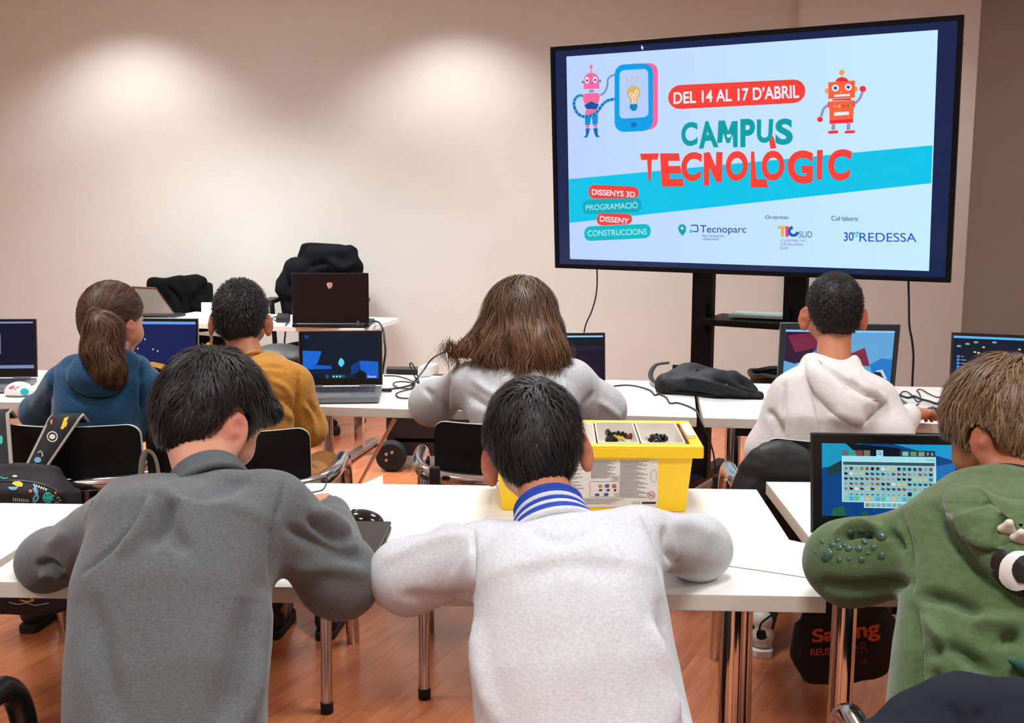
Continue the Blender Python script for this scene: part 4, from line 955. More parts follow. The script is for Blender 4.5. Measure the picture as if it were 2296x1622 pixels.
def hand_prims(wrist, R, curl, s=1.0, left=False, spread=1.0):
    """R columns: across (towards little finger side for right hand +x), along fingers, back-of-hand normal"""
    A = lambda x, y, z: np.asarray(wrist) + R @ (np.array([(-x if left else x), y, z]) * s)
    out = [(rcone(A(0, -0.03, 0.0), A(0, 0.012, 0), 0.022 * s, 0.023 * s), 0.012)]
    for x in (-0.023, -0.008, 0.008, 0.022): out.append((rcone(A(x * 0.7, 0.01, 0), A(x, 0.06, -0.002), 0.0135 * s, 0.0105 * s), 0.014))
    for x, l, dx in ((-0.027, 0.058, -0.006), (-0.009, 0.065, -0.002), (0.009, 0.060, 0.003), (0.026, 0.046, 0.009)):
        p = np.array([x, 0.06, 0.0]); d = 0.15 + curl * 0.4; rr = 0.0092; pts = [p]
        for k, fr in enumerate((0.45, 0.32, 0.26)):
            a = d + curl * k * 0.75; p = p + l * fr * np.array([dx * 6 * spread * 0.4, math.cos(a), -math.sin(a)]); pts.append(p)
        for k in range(3): out.append((rcone(A(*pts[k]), A(*pts[k + 1]), (rr - k * 0.0009) * s, (rr - (k + 1) * 0.0009) * s), 0.006))
    t0, t1, t2 = (-0.018, 0.005, -0.006), (-0.046, 0.034, -0.016), (-0.052, 0.058, -0.02 - 0.008 * curl)
    out += [(rcone(A(*t0), A(*t1), 0.0135 * s, 0.0108 * s), 0.012), (rcone(A(*t1), A(*t2), 0.0105 * s, 0.0085 * s), 0.005)]
    return out
def head_prims(c, R, s):
    A = lambda x, y, z: np.asarray(c) + R @ (np.array([x, y, z]) * s)
    o = [(ellip(A(0, -0.014, 0.024), np.array([0.0735, 0.093, 0.084]) * s, R), 0.01, 'u'),
         (ellip(A(0, 0.026, -0.028), np.array([0.058, 0.062, 0.074]) * s, R), 0.03, 'u'),
         (ellip(A(0, 0.055, -0.083), np.array([0.026, 0.026, 0.021]) * s, R), 0.03, 'u'),
         (ellip(A(0, 0.072, 0.018), np.array([0.046, 0.018, 0.016]) * s, R), 0.02, 'u'),
         (rcone(A(0, 0.084, 0.0), A(0, 0.100, -0.028), 0.007 * s, 0.0095 * s), 0.012, 'u'), (rcone(A(-0.009, 0.09, -0.031), A(0.009, 0.09, -0.031), 0.0065 * s, 0.0065 * s), 0.008, 'u'),
         (rcone(A(-0.016, 0.081, -0.055), A(0.016, 0.081, -0.055), 0.0052 * s, 0.0052 * s), 0.007, 'u'), (rcone(A(-0.013, 0.079, -0.063), A(0.013, 0.079, -0.063), 0.0058 * s, 0.0058 * s), 0.007, 'u')]
    for sx in (-1, 1):
        o.append((ellip(A(sx * 0.029, 0.083, 0.002), np.array([0.013, 0.010, 0.009]) * s, R), 0.012, 'cut'))
        o.append((ellip(A(sx * 0.042, 0.052, -0.032), np.array([0.024, 0.026, 0.026]) * s, R), 0.03, 'u'))
    return o
def ear_prims(c, R, s, size=1.0, out=0.5):
    A = lambda x, y, z: np.asarray(c) + R @ (np.array([x, y, z]) * s); o = []
    for sx in (-1, 1):
        a = sx * out; E = R @ np.array([[math.cos(a), math.sin(a), 0], [-math.sin(a), math.cos(a), 0], [0, 0, 1]]) @ np.array([[1, 0, 0], [0, math.cos(0.18), -math.sin(0.18)], [0, math.sin(0.18), math.cos(0.18)]])
        e = A(sx * (0.077 + 0.009 * size), -0.012, -0.014)
        o.append((ellip(e, np.array([0.0075, 0.0195, 0.031]) * s * size, E), 0.006, 'u'))
        o.append((ellip(e + E @ np.array([sx * -0.001, -0.003, -0.026]) * s * size, np.array([0.0065, 0.010, 0.012]) * s * size, E), 0.008, 'u'))
        o.append((ellip(e + E @ np.array([sx * 0.0085, 0.004, 0.002]) * s * size, np.array([0.0065, 0.0115, 0.018]) * s * size, E), 0.004, 'cut'))
        o.append((rcone(A(sx * 0.068, -0.004, -0.016), e, 0.012 * s, 0.010 * s), 0.01, 'u'))
    return o
def bounds(prims):
    return np.min([p[0][1] for p in prims], 0), np.max([p[0][2] for p in prims], 0)
def mesh_prims(prims, h, pad=0.02, smooth=1, post=None):
    lo, hi = bounds([p for p in prims if len(p) < 3 or p[2] == 'u']); f = Field(lo - pad, hi + pad, h)
    for p in prims: f.add(p[0], p[1], p[2] if len(p) > 2 else 'u')
    if post: post(f)
    V, F = f.mesh(); V = smooth_mesh(V, F, smooth) if smooth else V
    return V, F
def eval_prims(prims, P):
    """field value at points P (n,3)"""
    X, Y, Z = P[:, 0], P[:, 1], P[:, 2]; D = np.full(len(P), 0.5)
    for p in prims:
        d = p[0][0](X, Y, Z); k = p[1]; mode = p[2] if len(p) > 2 else 'u'
        if mode == 'u': h = np.maximum(k - np.abs(D - d), 0) / max(k, 1e-9); D = np.minimum(D, d) - h * h * k * 0.25
        else: h = np.maximum(k - np.abs(D + d), 0) / max(k, 1e-9); D = np.maximum(D, -d) + h * h * k * 0.25
    return D
def grad_prims(prims, P, e=0.002):
    g = np.stack([eval_prims(prims, P + np.eye(3)[i] * e) - eval_prims(prims, P - np.eye(3)[i] * e) for i in range(3)], 1)
    return g / (np.linalg.norm(g, axis=1, keepdims=True) + 1e-9)

# --- cloth folds: raised or sunken ridges along a line, given by photo pixels on the cloth
def seg_dist(P, a, b):
    ab = b - a; t = np.clip(((P - a) @ ab) / (ab @ ab + 1e-9), 0, 1); return np.linalg.norm(P - a - t[:, None] * ab, axis=1), t
def fold(V, N, folds, facing=0.05):
    """folds: list of (pixel polyline, width px, height m); only the side of the cloth the line lies on"""
    px = project(V); view = nrm(CAM - V.mean(0)); f = np.clip((N @ view - facing) / 0.3, 0, 1)
    off = np.zeros(len(V))
    for pl, w, hgt in folds:
        pl = catmull(pl, 4) if len(pl) > 2 else np.asarray(pl, float); D = np.full(len(V), 1e9); Tt = np.zeros(len(V)); n = len(pl) - 1
        for i in range(n):
            d, t = seg_dist(px, pl[i], pl[i + 1]); m = d < D; D[m] = d[m]; Tt[m] = (i + t[m]) / n
        taper = np.clip(np.minimum(Tt, 1 - Tt) / 0.22, 0, 1) ** 0.7 * 0.85 + 0.15
        off += 1.4 * hgt * np.exp(-(D / w) ** 2) * taper
    return V + N * (off * f)[:, None]
def vnoise(P, scale, seed=0):
    """cheap smooth value noise, -1..1"""
    r = np.random.default_rng(seed); tab = r.uniform(-1, 1, 4096); Q = P * scale; I = np.floor(Q).astype(int); f = Q - I; f = f * f * (3 - 2 * f); out = 0
    for i in (0, 1):
        for j in (0, 1):
            for k in (0, 1):
                h = ((I[:, 0] + i) * 73856093 ^ (I[:, 1] + j) * 19349663 ^ (I[:, 2] + k) * 83492791) & 4095
                out = out + tab[h] * (f[:, 0] if i else 1 - f[:, 0]) * (f[:, 1] if j else 1 - f[:, 1]) * (f[:, 2] if k else 1 - f[:, 2])
    return out

# --- hair
def strands(name, roots, dirfn, prims, length, steps, width, mt, parent, lift=(0.001, 0.004), seed=0, tipw=0.25, jit=0.25, follow=True, tintbase=0.0, lim=None, clump=0.0):
    """ribbons that lie on the hair volume; joined with the volume's own mesh"""
    r = np.random.default_rng(seed); P = roots.copy(); n = len(P); path = [P.copy()]; nor = []
    L = length * r.uniform(0.6, 1.2, n) / steps; lf = r.uniform(lift[0], lift[1], n); dv = r.normal(0, jit, (n, 3)) * 0.5
    if clump:
        dv = dv + clump * 0.55 * np.stack([vnoise(P, 42, seed + 20 + i) for i in range(3)], 1); cl = vnoise(P, 55, seed + 31); lf = lf + clump * 0.005 * np.maximum(cl, -0.2); tintbase = tintbase + clump * 0.28 * cl
    for k in range(steps):
        g = grad_prims(prims, P); d = dirfn(P, k / steps) + dv + r.normal(0, jit * 0.25, (n, 3))
        if follow: d = d - g * np.sum(d * g, 1, keepdims=True)
        d = d / (np.linalg.norm(d, axis=1, keepdims=True) + 1e-9); P = P + d * L[:, None]
        if follow:
            v = eval_prims(prims, P); tgt = lf * (1 + 0.8 * k / steps); P = P - g * np.clip(v - tgt, -0.01, 0.006)[:, None]
        if lim is not None:
            bad = lim(P) < r.uniform(-0.008, 0.002, n); P = np.where(bad[:, None], path[-1], P)
        path.append(P.copy()); nor.append(g)
    nor.append(nor[-1]); A = np.stack(path, 1); G = np.stack(nor, 1); m = steps + 1
    tg = np.gradient(A, axis=1); side = np.cross(tg, G); side /= (np.linalg.norm(side, axis=2, keepdims=True) + 1e-9)
    tp = np.linspace(0, 1, m); w = width * r.uniform(0.6, 1.4, n)[:, None] * (1 - (1 - tipw) * tp ** 1.5)[None] * 0.5
    Lft = A + side * w[..., None]; Rgt = A - side * w[..., None]
    V = np.stack([Lft, Rgt], 2).reshape(-1, 3); base = (np.arange(n) * m * 2)[:, None] + (np.arange(steps) * 2)[None]
    F = np.stack([base, base + 1, base + 3, base + 2], -1).reshape(-1, 4)
    tint = np.repeat(np.clip(tintbase + r.normal(0.42, 0.25, n), 0, 1), m * 2)
    return V, F, tint
def hairline_fn(c, R, s, line):
    def f(P):
        L = (P - c) @ R / s; return (L[:, 2] - np.interp(L[:, 1], [q[0] for q in line], [q[1] for q in line])) * s
    return f
def sample_surface(V, F, n, seed=0, keep=None):
    r = np.random.default_rng(seed); a = np.linalg.norm(np.cross(V[F[:, 2]] - V[F[:, 0]], V[F[:, 3]] - V[F[:, 1]]), axis=1); c = V[F].mean(1)
    if keep is not None: a = a * keep(c)
    i = r.choice(len(F), n, p=a / a.sum()); u, v = r.random((n, 1)), r.random((n, 1)); Q = V[F[i]]
    return (Q[:, 0] * (1 - u) + Q[:, 1] * u) * (1 - v) + (Q[:, 3] * (1 - u) + Q[:, 2] * u) * v
def join_np(parts):
    Vs, Fs, Ts, o = [], [], [], 0
    for V, F, t in parts: Vs.append(V); Fs.append(F + o); Ts.append(t); o += len(V)
    return np.concatenate(Vs), np.concatenate(Fs), np.concatenate(Ts)
def lobe(z, pts):
    """piecewise linear hairline: z threshold as a function of y"""
    return np.interp(z, [p[0] for p in pts], [p[1] for p in pts])
def hair_cap(c, R, s, t, line, k=0.006, extra=(), h=0.004, topbias=0.006, cutfront=None):
    """scalp volume above a hairline; line: list of (local y, lowest local z)"""
    A = lambda x, y, z: np.asarray(c) + R @ (np.array([x, y, z]) * s)
    pr = [(ellip(A(0, -0.014, 0.024 + topbias * 0.5), np.array([0.0735 + t * 0.85, 0.093 + t, 0.084 + t + topbias * 0.5]) * s, R), 0.01), (ellip(A(0, -0.032, -0.012), np.array([0.062 + t * 0.6, 0.066 + t * 0.9, 0.070 + t * 0.4]) * s, R), 0.02)] + list(extra)
    def post(f):
        def fn(X, Y, Z):
            px, py, pz = X - c[0], Y - c[1], Z - c[2]
            ly = (px * R[0, 1] + py * R[1, 1] + pz * R[2, 1]) / s; lz = (px * R[0, 2] + py * R[1, 2] + pz * R[2, 2]) / s
            return (np.interp(ly, [q[0] for q in line], [q[1] for q in line]) - lz) * s
        f.intersect_all(fn, k)
    V, F = mesh_prims(pr, h, smooth=1, post=post)
    return pr, V, F
# ================================================================== people
SKIN = {}
def skin_mat(name, rgb, lip): return mat(name, rgb, 0.5, spec=0.35, attr=True, rgb2=lip, sss=0.25, bump=0.03, bscale=400)
def cloth_mat(name, rgb, rgb2, vs=260, bump=0.25, stretch=(1, 1, 2.2), rough=0.9): return mat(name, rgb, rough, spec=0.15, rgb2=rgb2, vscale=vs, bump=bump, bscale=600, sheen=0.25, stretch=stretch)
M_EYEW = mat('eye_white', (235, 232, 228), 0.2); M_EYED = mat('eye_dark', (40, 26, 18), 0.1)
M_SOLE = mat('shoe_sole', (226, 222, 214), 0.6)
def W3(t): return aty(t[0], t[1], t[2])
def person(label, head, spine, right, arms, legs, skin, top, trousers, shoe, hm=None, res=0.006, folds=(), top_name='sweatshirt', neck=None, hands=True, topextra=(), noise=0.003, seat=None, earsize=1.0, earout=0.55, shoes=True, cuffs=None, chest_ex=2.4, neckr=0.047, collar=None, kill_neck=0.03, lowcut=None):
    hc = W3(head['p']); R = headframe(head.get('yaw', 0), head.get('pitch', 0), head.get('roll', 0)); s = head.get('s', 1.0)
    root = thing('person', label, 'person', (hc[0], float(np.mean([W3(p)[1] for p, _, _ in spine])), 0))
    A = lambda x, y, z: hc + R @ (np.array([x, y, z]) * s)
    sp = [(W3(p), w, d) for p, w, d in spine]; right = nrm(right)
    nb = W3(neck) if neck else sp[-1][0]
    # ---- skin: head, neck, hands, with a slimmer trunk inside the clothes
    hp = head_prims(hc, R, s) + ear_prims(hc, R, s, earsize, earout)
    hp += [(rcone(A(0, -0.026, -0.045), nb, neckr * s, (neckr + 0.004) * s), 0.03, 'u')]
    V1, F1 = mesh_prims(hp, 0.0042 if res < 0.007 else 0.005, smooth=1)
    L = (V1 - hc) @ R / s
    tint = np.clip(1.2 - np.linalg.norm((L - np.array([0, 0.083, -0.059])) / np.array([0.024, 0.02, 0.012]), axis=1), 0, 1) + 0.45 * np.clip(1.15 - np.linalg.norm((np.abs(L) - np.array([0.09, 0.012, 0.014])) / np.array([0.016, 0.03, 0.036]), axis=1), 0, 1) * 1.6
    parts = [(V1, F1, np.clip(tint, 0, 1))]
    inner = [(loft([(p, w * 0.72, d * 0.72) for p, w, d in sp[:-1]] + [(nb, 0.04, 0.04)], right), 0.02, 'u')]
    for a in arms:
        P = [W3(q) for q in a['p']]; inner += [(c, 0.02, 'u') for c in chain(P[:3], [0.034, 0.03, 0.024])]
    V2, F2 = mesh_prims(inner, 0.012, smooth=1); parts.append((V2, F2, np.zeros(len(V2))))
    for a in arms:
        if not hands or a.get('nohand'): continue
        P = [W3(q) for q in a['p']]; w = P[2]; al = nrm(P[3] - P[2]); nb_ = nrm(a.get('nrm', (0, 0, 1))); ac = nrm(np.cross(al, nb_)); nz = np.cross(ac, al)
        Rh = np.stack([ac, al, nz], 1)
        hpz = [(p, k, 'u') for p, k in hand_prims(w + al * 0.02, Rh, a.get('curl', 0.5), a.get('hs', 0.86), a.get('left', False))]
        hpz.append((rcone(w - al * 0.04, w + al * 0.02, 0.022, 0.021), 0.01, 'u'))
        Vh, Fh = mesh_prims(hpz, 0.0032 if res < 0.007 else 0.004, smooth=1); parts.append((Vh, Fh, np.full(len(Vh), 0.15)))
    Vb, Fb, Tb = join_np(parts)
    mesh_np('body', Vb, Fb, skin, True, root, tint=Tb)
    for sx in (-1, 1):
        e = A(sx * 0.029, 0.0735, 0.001)
        o = MB().lathe([(0.0001, -0.011), (0.006, -0.009), (0.0098, -0.004), (0.011, 0), (0.0098, 0.004), (0.0065, 0.0085), (0.0001, 0.0108)], e, R[:, 1], 12).build('eye', M_EYEW, root, True)
        MB().lathe([(0.0052, 0.0092), (0.004, 0.0108), (0.0001, 0.0114)], e, R[:, 1], 12).build('iris', M_EYED, o, True)
    # ---- upper garment
    tp = [(loft(sp, right, chest_ex), 0.03, 'u')]
    for a in arms:
        P = [W3(q) for q in a['p']]; rr = a['r']
        Q = [P[0], P[1], P[2]]; tp += [(c, a.get('k', 0.05), 'u') for c in chain(Q, rr)]
        if a.get('cuff', True): tp.append((rcone(P[2] - nrm(P[2] - P[1]) * 0.012, P[2] + nrm(P[2] - P[1]) * 0.012, rr[2] * 1.02, rr[2] * 0.98), 0.004, 'u'))
        tp.append((rcone(P[2] + nrm(P[3] - P[2]) * 0.012, P[2] + nrm(P[3] - P[2]) * 0.05, rr[2] * 0.72, rr[2] * 0.72), 0.004, 'cut'))
    tp += list(topextra)
    # neck opening
    nd = nrm(A(0, -0.026, -0.045) - nb)
    tp.append((rcone(nb + nd * 0.012, nb + nd * 0.12, (neckr + 0.006) * s, (neckr + 0.012) * s), kill_neck, 'cut'))
    Vt, Ft = mesh_prims(tp, res, smooth=10)
    N = vnormals(Vt, Ft)
    if noise: Vt = Vt + N * (noise * (vnoise(Vt, 11, 3) + 0.5 * vnoise(Vt * np.array([1, 1, 0.6]), 26, 5)))[:, None]
    if folds: Vt = fold(Vt, vnormals(Vt, Ft), folds)
    topo = mesh_np(top_name, Vt, Ft, top, True, root)
    # ---- trousers and shoes
    if legs:
        for lg in legs: pass
        tr = []
        for lg in legs:
            P = [np.asarray(q, float) for q in lg[:3]]; tr += [(c, 0.03, 'u') for c in chain(P, [0.078, 0.062, 0.045])]
        P0 = [np.asarray(lg[0], float) for lg in legs]; tr.append((rcone(P0[0], P0[1], 0.088, 0.088), 0.03, 'u'))
        Vl, Fl = mesh_prims(tr, 0.011, smooth=2); Nl = vnormals(Vl, Fl); Vl = Vl + Nl * (0.004 * vnoise(Vl, 18, 9))[:, None]
        mesh_np('trousers', Vl, Fl, trousers, True, root)
        for lg in legs:
            an = np.asarray(lg[2], float); kn = np.asarray(lg[1], float); d = np.array([0.0, 1.0, 0.0]) if len(lg) < 4 else nrm(lg[3]); sd = np.array([d[1], -d[0], 0]); b = np.array([an[0], an[1], 0.0])
            pr = [(rcone(b - d * 0.02 + np.array([0, 0, 0.055]), b + d * 0.07 + np.array([0, 0, 0.045]), 0.036, 0.034), 0.02, 'u'), (rcone(b + d * 0.07 + np.array([0, 0, 0.045]), b + d * 0.15 + np.array([0, 0, 0.04]), 0.034, 0.028), 0.02, 'u'), (rcone(b - d * 0.01 + np.array([0, 0, 0.06]), b - d * 0.012 + np.array([0, 0, 0.11]), 0.034, 0.036), 0.02, 'u')]
            def flr(f): f.intersect_all(lambda X, Y, Z: (0.02 - Z) + 0 * X + 0 * Y, 0.003)
            Vs, Fs = mesh_prims(pr, 0.007, smooth=1, post=flr); so = mesh_np('shoe', Vs, Fs, shoe, True, root)
            out = [b + d * y + sd * x for x, y in ((-0.03, -0.055), (0.0, -0.064), (0.03, -0.055), (0.038, 0.02), (0.042, 0.09), (0.036, 0.15), (0.0, 0.182), (-0.036, 0.15), (-0.042, 0.09), (-0.038, 0.02))]
            mbs = MB().prism(catmull(out, 3, True), (0, 0, 0.026)); mbs.build('sole', M_SOLE if shoe is SH_W else M_RUBBER, so, 'auto', 0.003)
    return dict(root=root, hc=hc, R=R, s=s, A=A, sp=sp, nb=nb, nd=nd, hp=hp, top=topo)
def short_hair(pp, hm, t=0.012, line=None, n=5000, length=0.035, width=0.0022, whorl=(0.012, -0.07, 0.085), seed=1, steps=5, lift=(0.0, 0.004), extra=(), jit=0.3, h=0.0045, grav=0.4, flow=(0, 0, 0), name='hair', messy=0.0, tb=0.0, clump=0.0):
    line = line or [(-0.2, -0.075), (-0.075, -0.07), (-0.045, -0.04), (-0.03, 0.0), (-0.012, 0.028), (0.012, 0.020), (0.03, 0.005), (0.045, 0.02), (0.06, 0.055), (0.2, 0.065)]
    hc, R, s = pp['hc'], pp['R'], pp['s']
    pr, V, F = hair_cap(hc, R, s, t, line, h=h, extra=extra)
    if messy:
        N = vnormals(V, F); V = V + N * (messy * (vnoise((V - hc) @ R * np.array([1, 0.5, 0.5]), 60, seed) + 0.5 * vnoise(V, 110, seed + 1)))[:, None]
    wh = hc + R @ (np.array(whorl) * s); dn = -R[:, 2]
    def dirfn(P, k):
        d = P - wh; d /= (np.linalg.norm(d, axis=1, keepdims=True) + 1e-6); return d + dn * grav + R @ np.array(flow)
    roots = sample_surface(V, F, n, seed)
    prims = [(p[0], p[1], 'u') for p in pr]
    ok = eval_prims(prims, roots); roots = roots[np.abs(ok) < 0.008]
    Vs, Fs, Ts = strands('hair', roots, dirfn, prims, length, steps, width, hm, None, lift, seed, jit=jit, tintbase=tb, lim=hairline_fn(hc, R, s, line), clump=clump)
    tv = np.clip(0.3 + 0.35 * vnoise((V - hc) @ R * np.array([2.2, 0.7, 0.7]), 60, seed + 4), 0, 1)
    Vj, Fj, Tj = join_np([(V, F, tv), (Vs, Fs, Ts)])
    return mesh_np(name, Vj, Fj, hm, True, pp['root'], tint=Tj)
def hair_mat(name, a, b): return mat(name, a, 0.5, spec=0.35, attr=True, rgb2=b)
def ring(pp, zoff, r, tr, m, name, flat=1.0, tilt=(0, 0, 0), sx=1.0, parent=None, n=40, ribs=0):
    """knitted band round the neck"""
    nd = pp['nd']; c = pp['nb'] + nd * zoff + np.array(tilt); rt = nrm(np.array([1, 0, 0]) - nd * nd[0]); fw = np.cross(nd, rt)
    P = [c + rt * math.cos(a) * r * sx + fw * math.sin(a) * r for a in np.linspace(0, 2 * PI, n, endpoint=False)]
    return MB().tube(P, tr, 10, True, flat=flat, up=nd).build(name, m, parent or pp['root'], True)
def seated(hx, hy, kx, ky, z=0.52, dx=0.09, toe=(0, 1, 0), foot=None, kz=0.50, split=0.0):
    """hip and knee positions -> two legs"""
    out = []
    for sx in (-1, 1):
        k = (kx + sx * (dx + split), ky, kz); f = (kx + sx * (dx + split), ky + 0.03, 0.09) if foot is None else (foot[0] + sx * (dx + split), foot[1], 0.09)
        out.append([(hx + sx * dx, hy, z), k, f, toe])
    return out

SK_A = skin_mat('skin_fair', (212, 154, 126), (196, 106, 92)); SK_B = skin_mat('skin_tan', (178, 116, 82), (170, 88, 70)); SK_C = skin_mat('skin_warm', (194, 128, 96), (188, 94, 76))
J_DARK = cloth_mat('trouser_dark', (30, 34, 44), (22, 25, 33)); J_GREY = cloth_mat('trouser_grey', (70, 72, 76), (56, 58, 62)); SH_D = mat('shoe_dark', (24, 22, 22), 0.6); SH_W = mat('shoe_white', (214, 208, 202), 0.55)
H_BLK = hair_mat('hair_black_brown', (9, 8, 9), (46, 40, 38)); H_BRN = hair_mat('hair_brown', (42, 27, 18), (118, 82, 56)); H_LBR = hair_mat('hair_light_brown', (76, 56, 38), (158, 126, 92)); H_BUZ = hair_mat('hair_cropped', (12, 10, 10), (34, 29, 27))

# ---- P1 grey sweatshirt, near left
GREY = cloth_mat('heather_grey', (104, 108, 110), (84, 88, 91), 190)
p1 = person('pupil in a dark heather-grey sweatshirt bending over the near table, head turned right',
    dict(p=(476, 942, 2.00), yaw=-0.62, pitch=0.54, roll=0.06, s=1.03),
    [((372, 1700, 1.60), 0.160, 0.105), ((376, 1500, 1.66), 0.163, 0.11), ((385, 1330, 1.73), 0.165, 0.115), ((425, 1190, 1.80), 0.165, 0.105), ((450, 1138, 1.845), 0.125, 0.075), ((452, 1092, 1.885), 0.066, 0.058)], (1, 0.04, 0.02),
    [dict(p=[(305, 1150, 1.84), (112, 1262, 2.02), (330, 1200, 2.22), (450, 1160, 2.35)], r=[0.066, 0.054, 0.04], left=True, curl=0.8),
     dict(p=[(615, 1140, 1.84), (762, 1298, 1.90), (744, 1158, 2.18), (696, 1096, 2.27)], r=[0.066, 0.064, 0.042], curl=0.9)],
    seated(W3((372, 1700, 1.60))[0], 1.60, W3((372, 1600, 1.95))[0], 1.95, dx=0.08), SK_A, GREY, J_DARK, SH_D, res=0.0055, neck=(464, 1082, 1.885), earsize=1.28, earout=0.6,
    folds=[([(330, 1085), (300, 1180), (180, 1290)], 5, -0.008), ([(640, 1075), (612, 1190), (606, 1300)], 5, -0.008), ([(345, 1110), (320, 1180), (270, 1250)], 16, 0.012), ([(395, 1115), (340, 1230)], 14, -0.012),
           ([(350, 1100), (380, 1180), (420, 1240)], 18, -0.012), ([(380, 1080), (460, 1110), (560, 1075)], 16, -0.009), ([(690, 1160), (740, 1200), (800, 1215)], 12, -0.014), ([(640, 1180), (720, 1225), (810, 1255)], 14, -0.012), ([(700, 1140), (760, 1180), (800, 1240)], 14, 0.012),
           ([(650, 1280), (740, 1270), (830, 1290)], 18, 0.008), ([(80, 1270), (110, 1262), (140, 1285)], 7, -0.014), ([(90, 1290), (120, 1280), (148, 1300)], 6, 0.012), ([(200, 1330), (230, 1480), (260, 1622)], 26, -0.010), ([(560, 1340), (540, 1480), (500, 1622)], 30, -0.012), ([(590, 1330), (585, 1450), (560, 1622)], 18, 0.012), ([(150, 1190), (110, 1230)], 14, 0.006)])
short_hair(p1, H_BLK, 0.016, line=[(-0.2, -0.088), (-0.068, -0.084), (-0.052, -0.05), (-0.04, 0.006), (-0.026, 0.036), (0.004, 0.032), (0.014, -0.012), (0.03, -0.016), (0.042, 0.012), (0.062, 0.03), (0.2, 0.035)], n=7500, length=0.05, width=0.0026, seed=3, messy=0.004, clump=1.0, extra=[(ellip(p1['A'](0.02, 0.082, 0.058), (0.045, 0.022, 0.024), p1['R']), 0.02)], lift=(0.0, 0.006))
for k, zz in enumerate((-0.020, -0.012, -0.004, 0.004, 0.012)): ring(p1, zz + 0.0, (0.068, 0.066, 0.064, 0.062, 0.060)[k], 0.0082, mat('grey_rib_knit', (92, 97, 100), 0.9, var=0.25, vscale=500), 'collar_rib', 1.0)

# ---- P2 pale grey sweatshirt with blue striped collar
PALE = cloth_mat('heather_pale_grey', (208, 211, 215), (184, 188, 193), 170)
p2 = person('pupil in a pale grey sweatshirt with blue striped collar, at the near table',
    dict(p=(1201, 1010, 2.04), yaw=0.05, pitch=0.42, roll=-0.15, s=1.03),
    [((1318, 1700, 1.62), 0.176, 0.11), ((1290, 1500, 1.68), 0.168, 0.115), ((1275, 1330, 1.75), 0.158, 0.115), ((1264, 1262, 1.81), 0.165, 0.10), ((1252, 1228, 1.85), 0.13, 0.072), ((1244, 1196, 1.885), 0.068, 0.055)], (1, -0.02, 0.06),
    [dict(p=[(1095, 1245, 1.85), (915, 1292, 1.895), (1010, 1218, 2.12), (1090, 1180, 2.26)], r=[0.066, 0.060, 0.04], left=True, curl=0.7),
     dict(p=[(1425, 1208, 1.86), (1566, 1228, 2.06), (1430, 1190, 2.24), (1330, 1185, 2.32)], r=[0.058, 0.054, 0.04], curl=0.7)],
    seated(W3((1318, 1700, 1.62))[0], 1.60, W3((1300, 1600, 1.95))[0], 1.95, dx=0.08), SK_C, PALE, J_GREY, SH_W, res=0.0055, neck=(1240, 1182, 1.89), earsize=1.16, earout=0.85,
    folds=[([(1062, 1190), (1060, 1280), (1052, 1370)], 5, -0.007), ([(1440, 1150), (1470, 1220), (1488, 1300)], 5, -0.008), ([(1180, 1190), (1260, 1215), (1340, 1190)], 10, -0.006), ([(1060, 1390), (1075, 1500), (1110, 1622)], 20, 0.008), ([(1480, 1340), (1510, 1480), (1545, 1622)], 18, -0.01), ([(1460, 1400), (1500, 1520), (1520, 1622)], 12, 0.012),
           ([(860, 1260), (960, 1215), (1050, 1195)], 14, 0.006), ([(900, 1335), (1000, 1350), (1050, 1330)], 16, -0.006), ([(1500, 1170), (1560, 1180), (1610, 1210)], 18, 0.006), ([(1150, 1300), (1280, 1260), (1420, 1280)], 30, -0.006), ([(1490, 1180), (1500, 1240), (1520, 1270)], 10, -0.008)])
short_hair(p2, H_BLK, 0.018, line=[(-0.2, -0.096), (-0.07, -0.092), (-0.054, -0.055), (-0.038, 0.002), (-0.02, 0.032), (0.008, 0.026), (0.022, -0.004), (0.042, 0.01), (0.06, 0.04), (0.2, 0.045)], n=7500, length=0.05, width=0.0026, seed=5, messy=0.005, clump=1.0, lift=(0.0, 0.006))
BLUE_K = mat('blue_rib_knit', (26, 66, 176), 0.85, var=0.3, vscale=420); WHT_K = mat('white_rib_knit', (208, 212, 220), 0.85, var=0.2, vscale=420)
for zz, rr, m in ((-0.032, 0.084, PALE), (-0.022, 0.078, BLUE_K), (-0.012, 0.072, BLUE_K), (0.000, 0.066, WHT_K), (0.012, 0.062, BLUE_K), (0.023, 0.060, WHT_K), (0.034, 0.058, BLUE_K), (0.044, 0.057, BLUE_K)): ring(p2, zz, rr, 0.0082, m, 'collar_stripe')

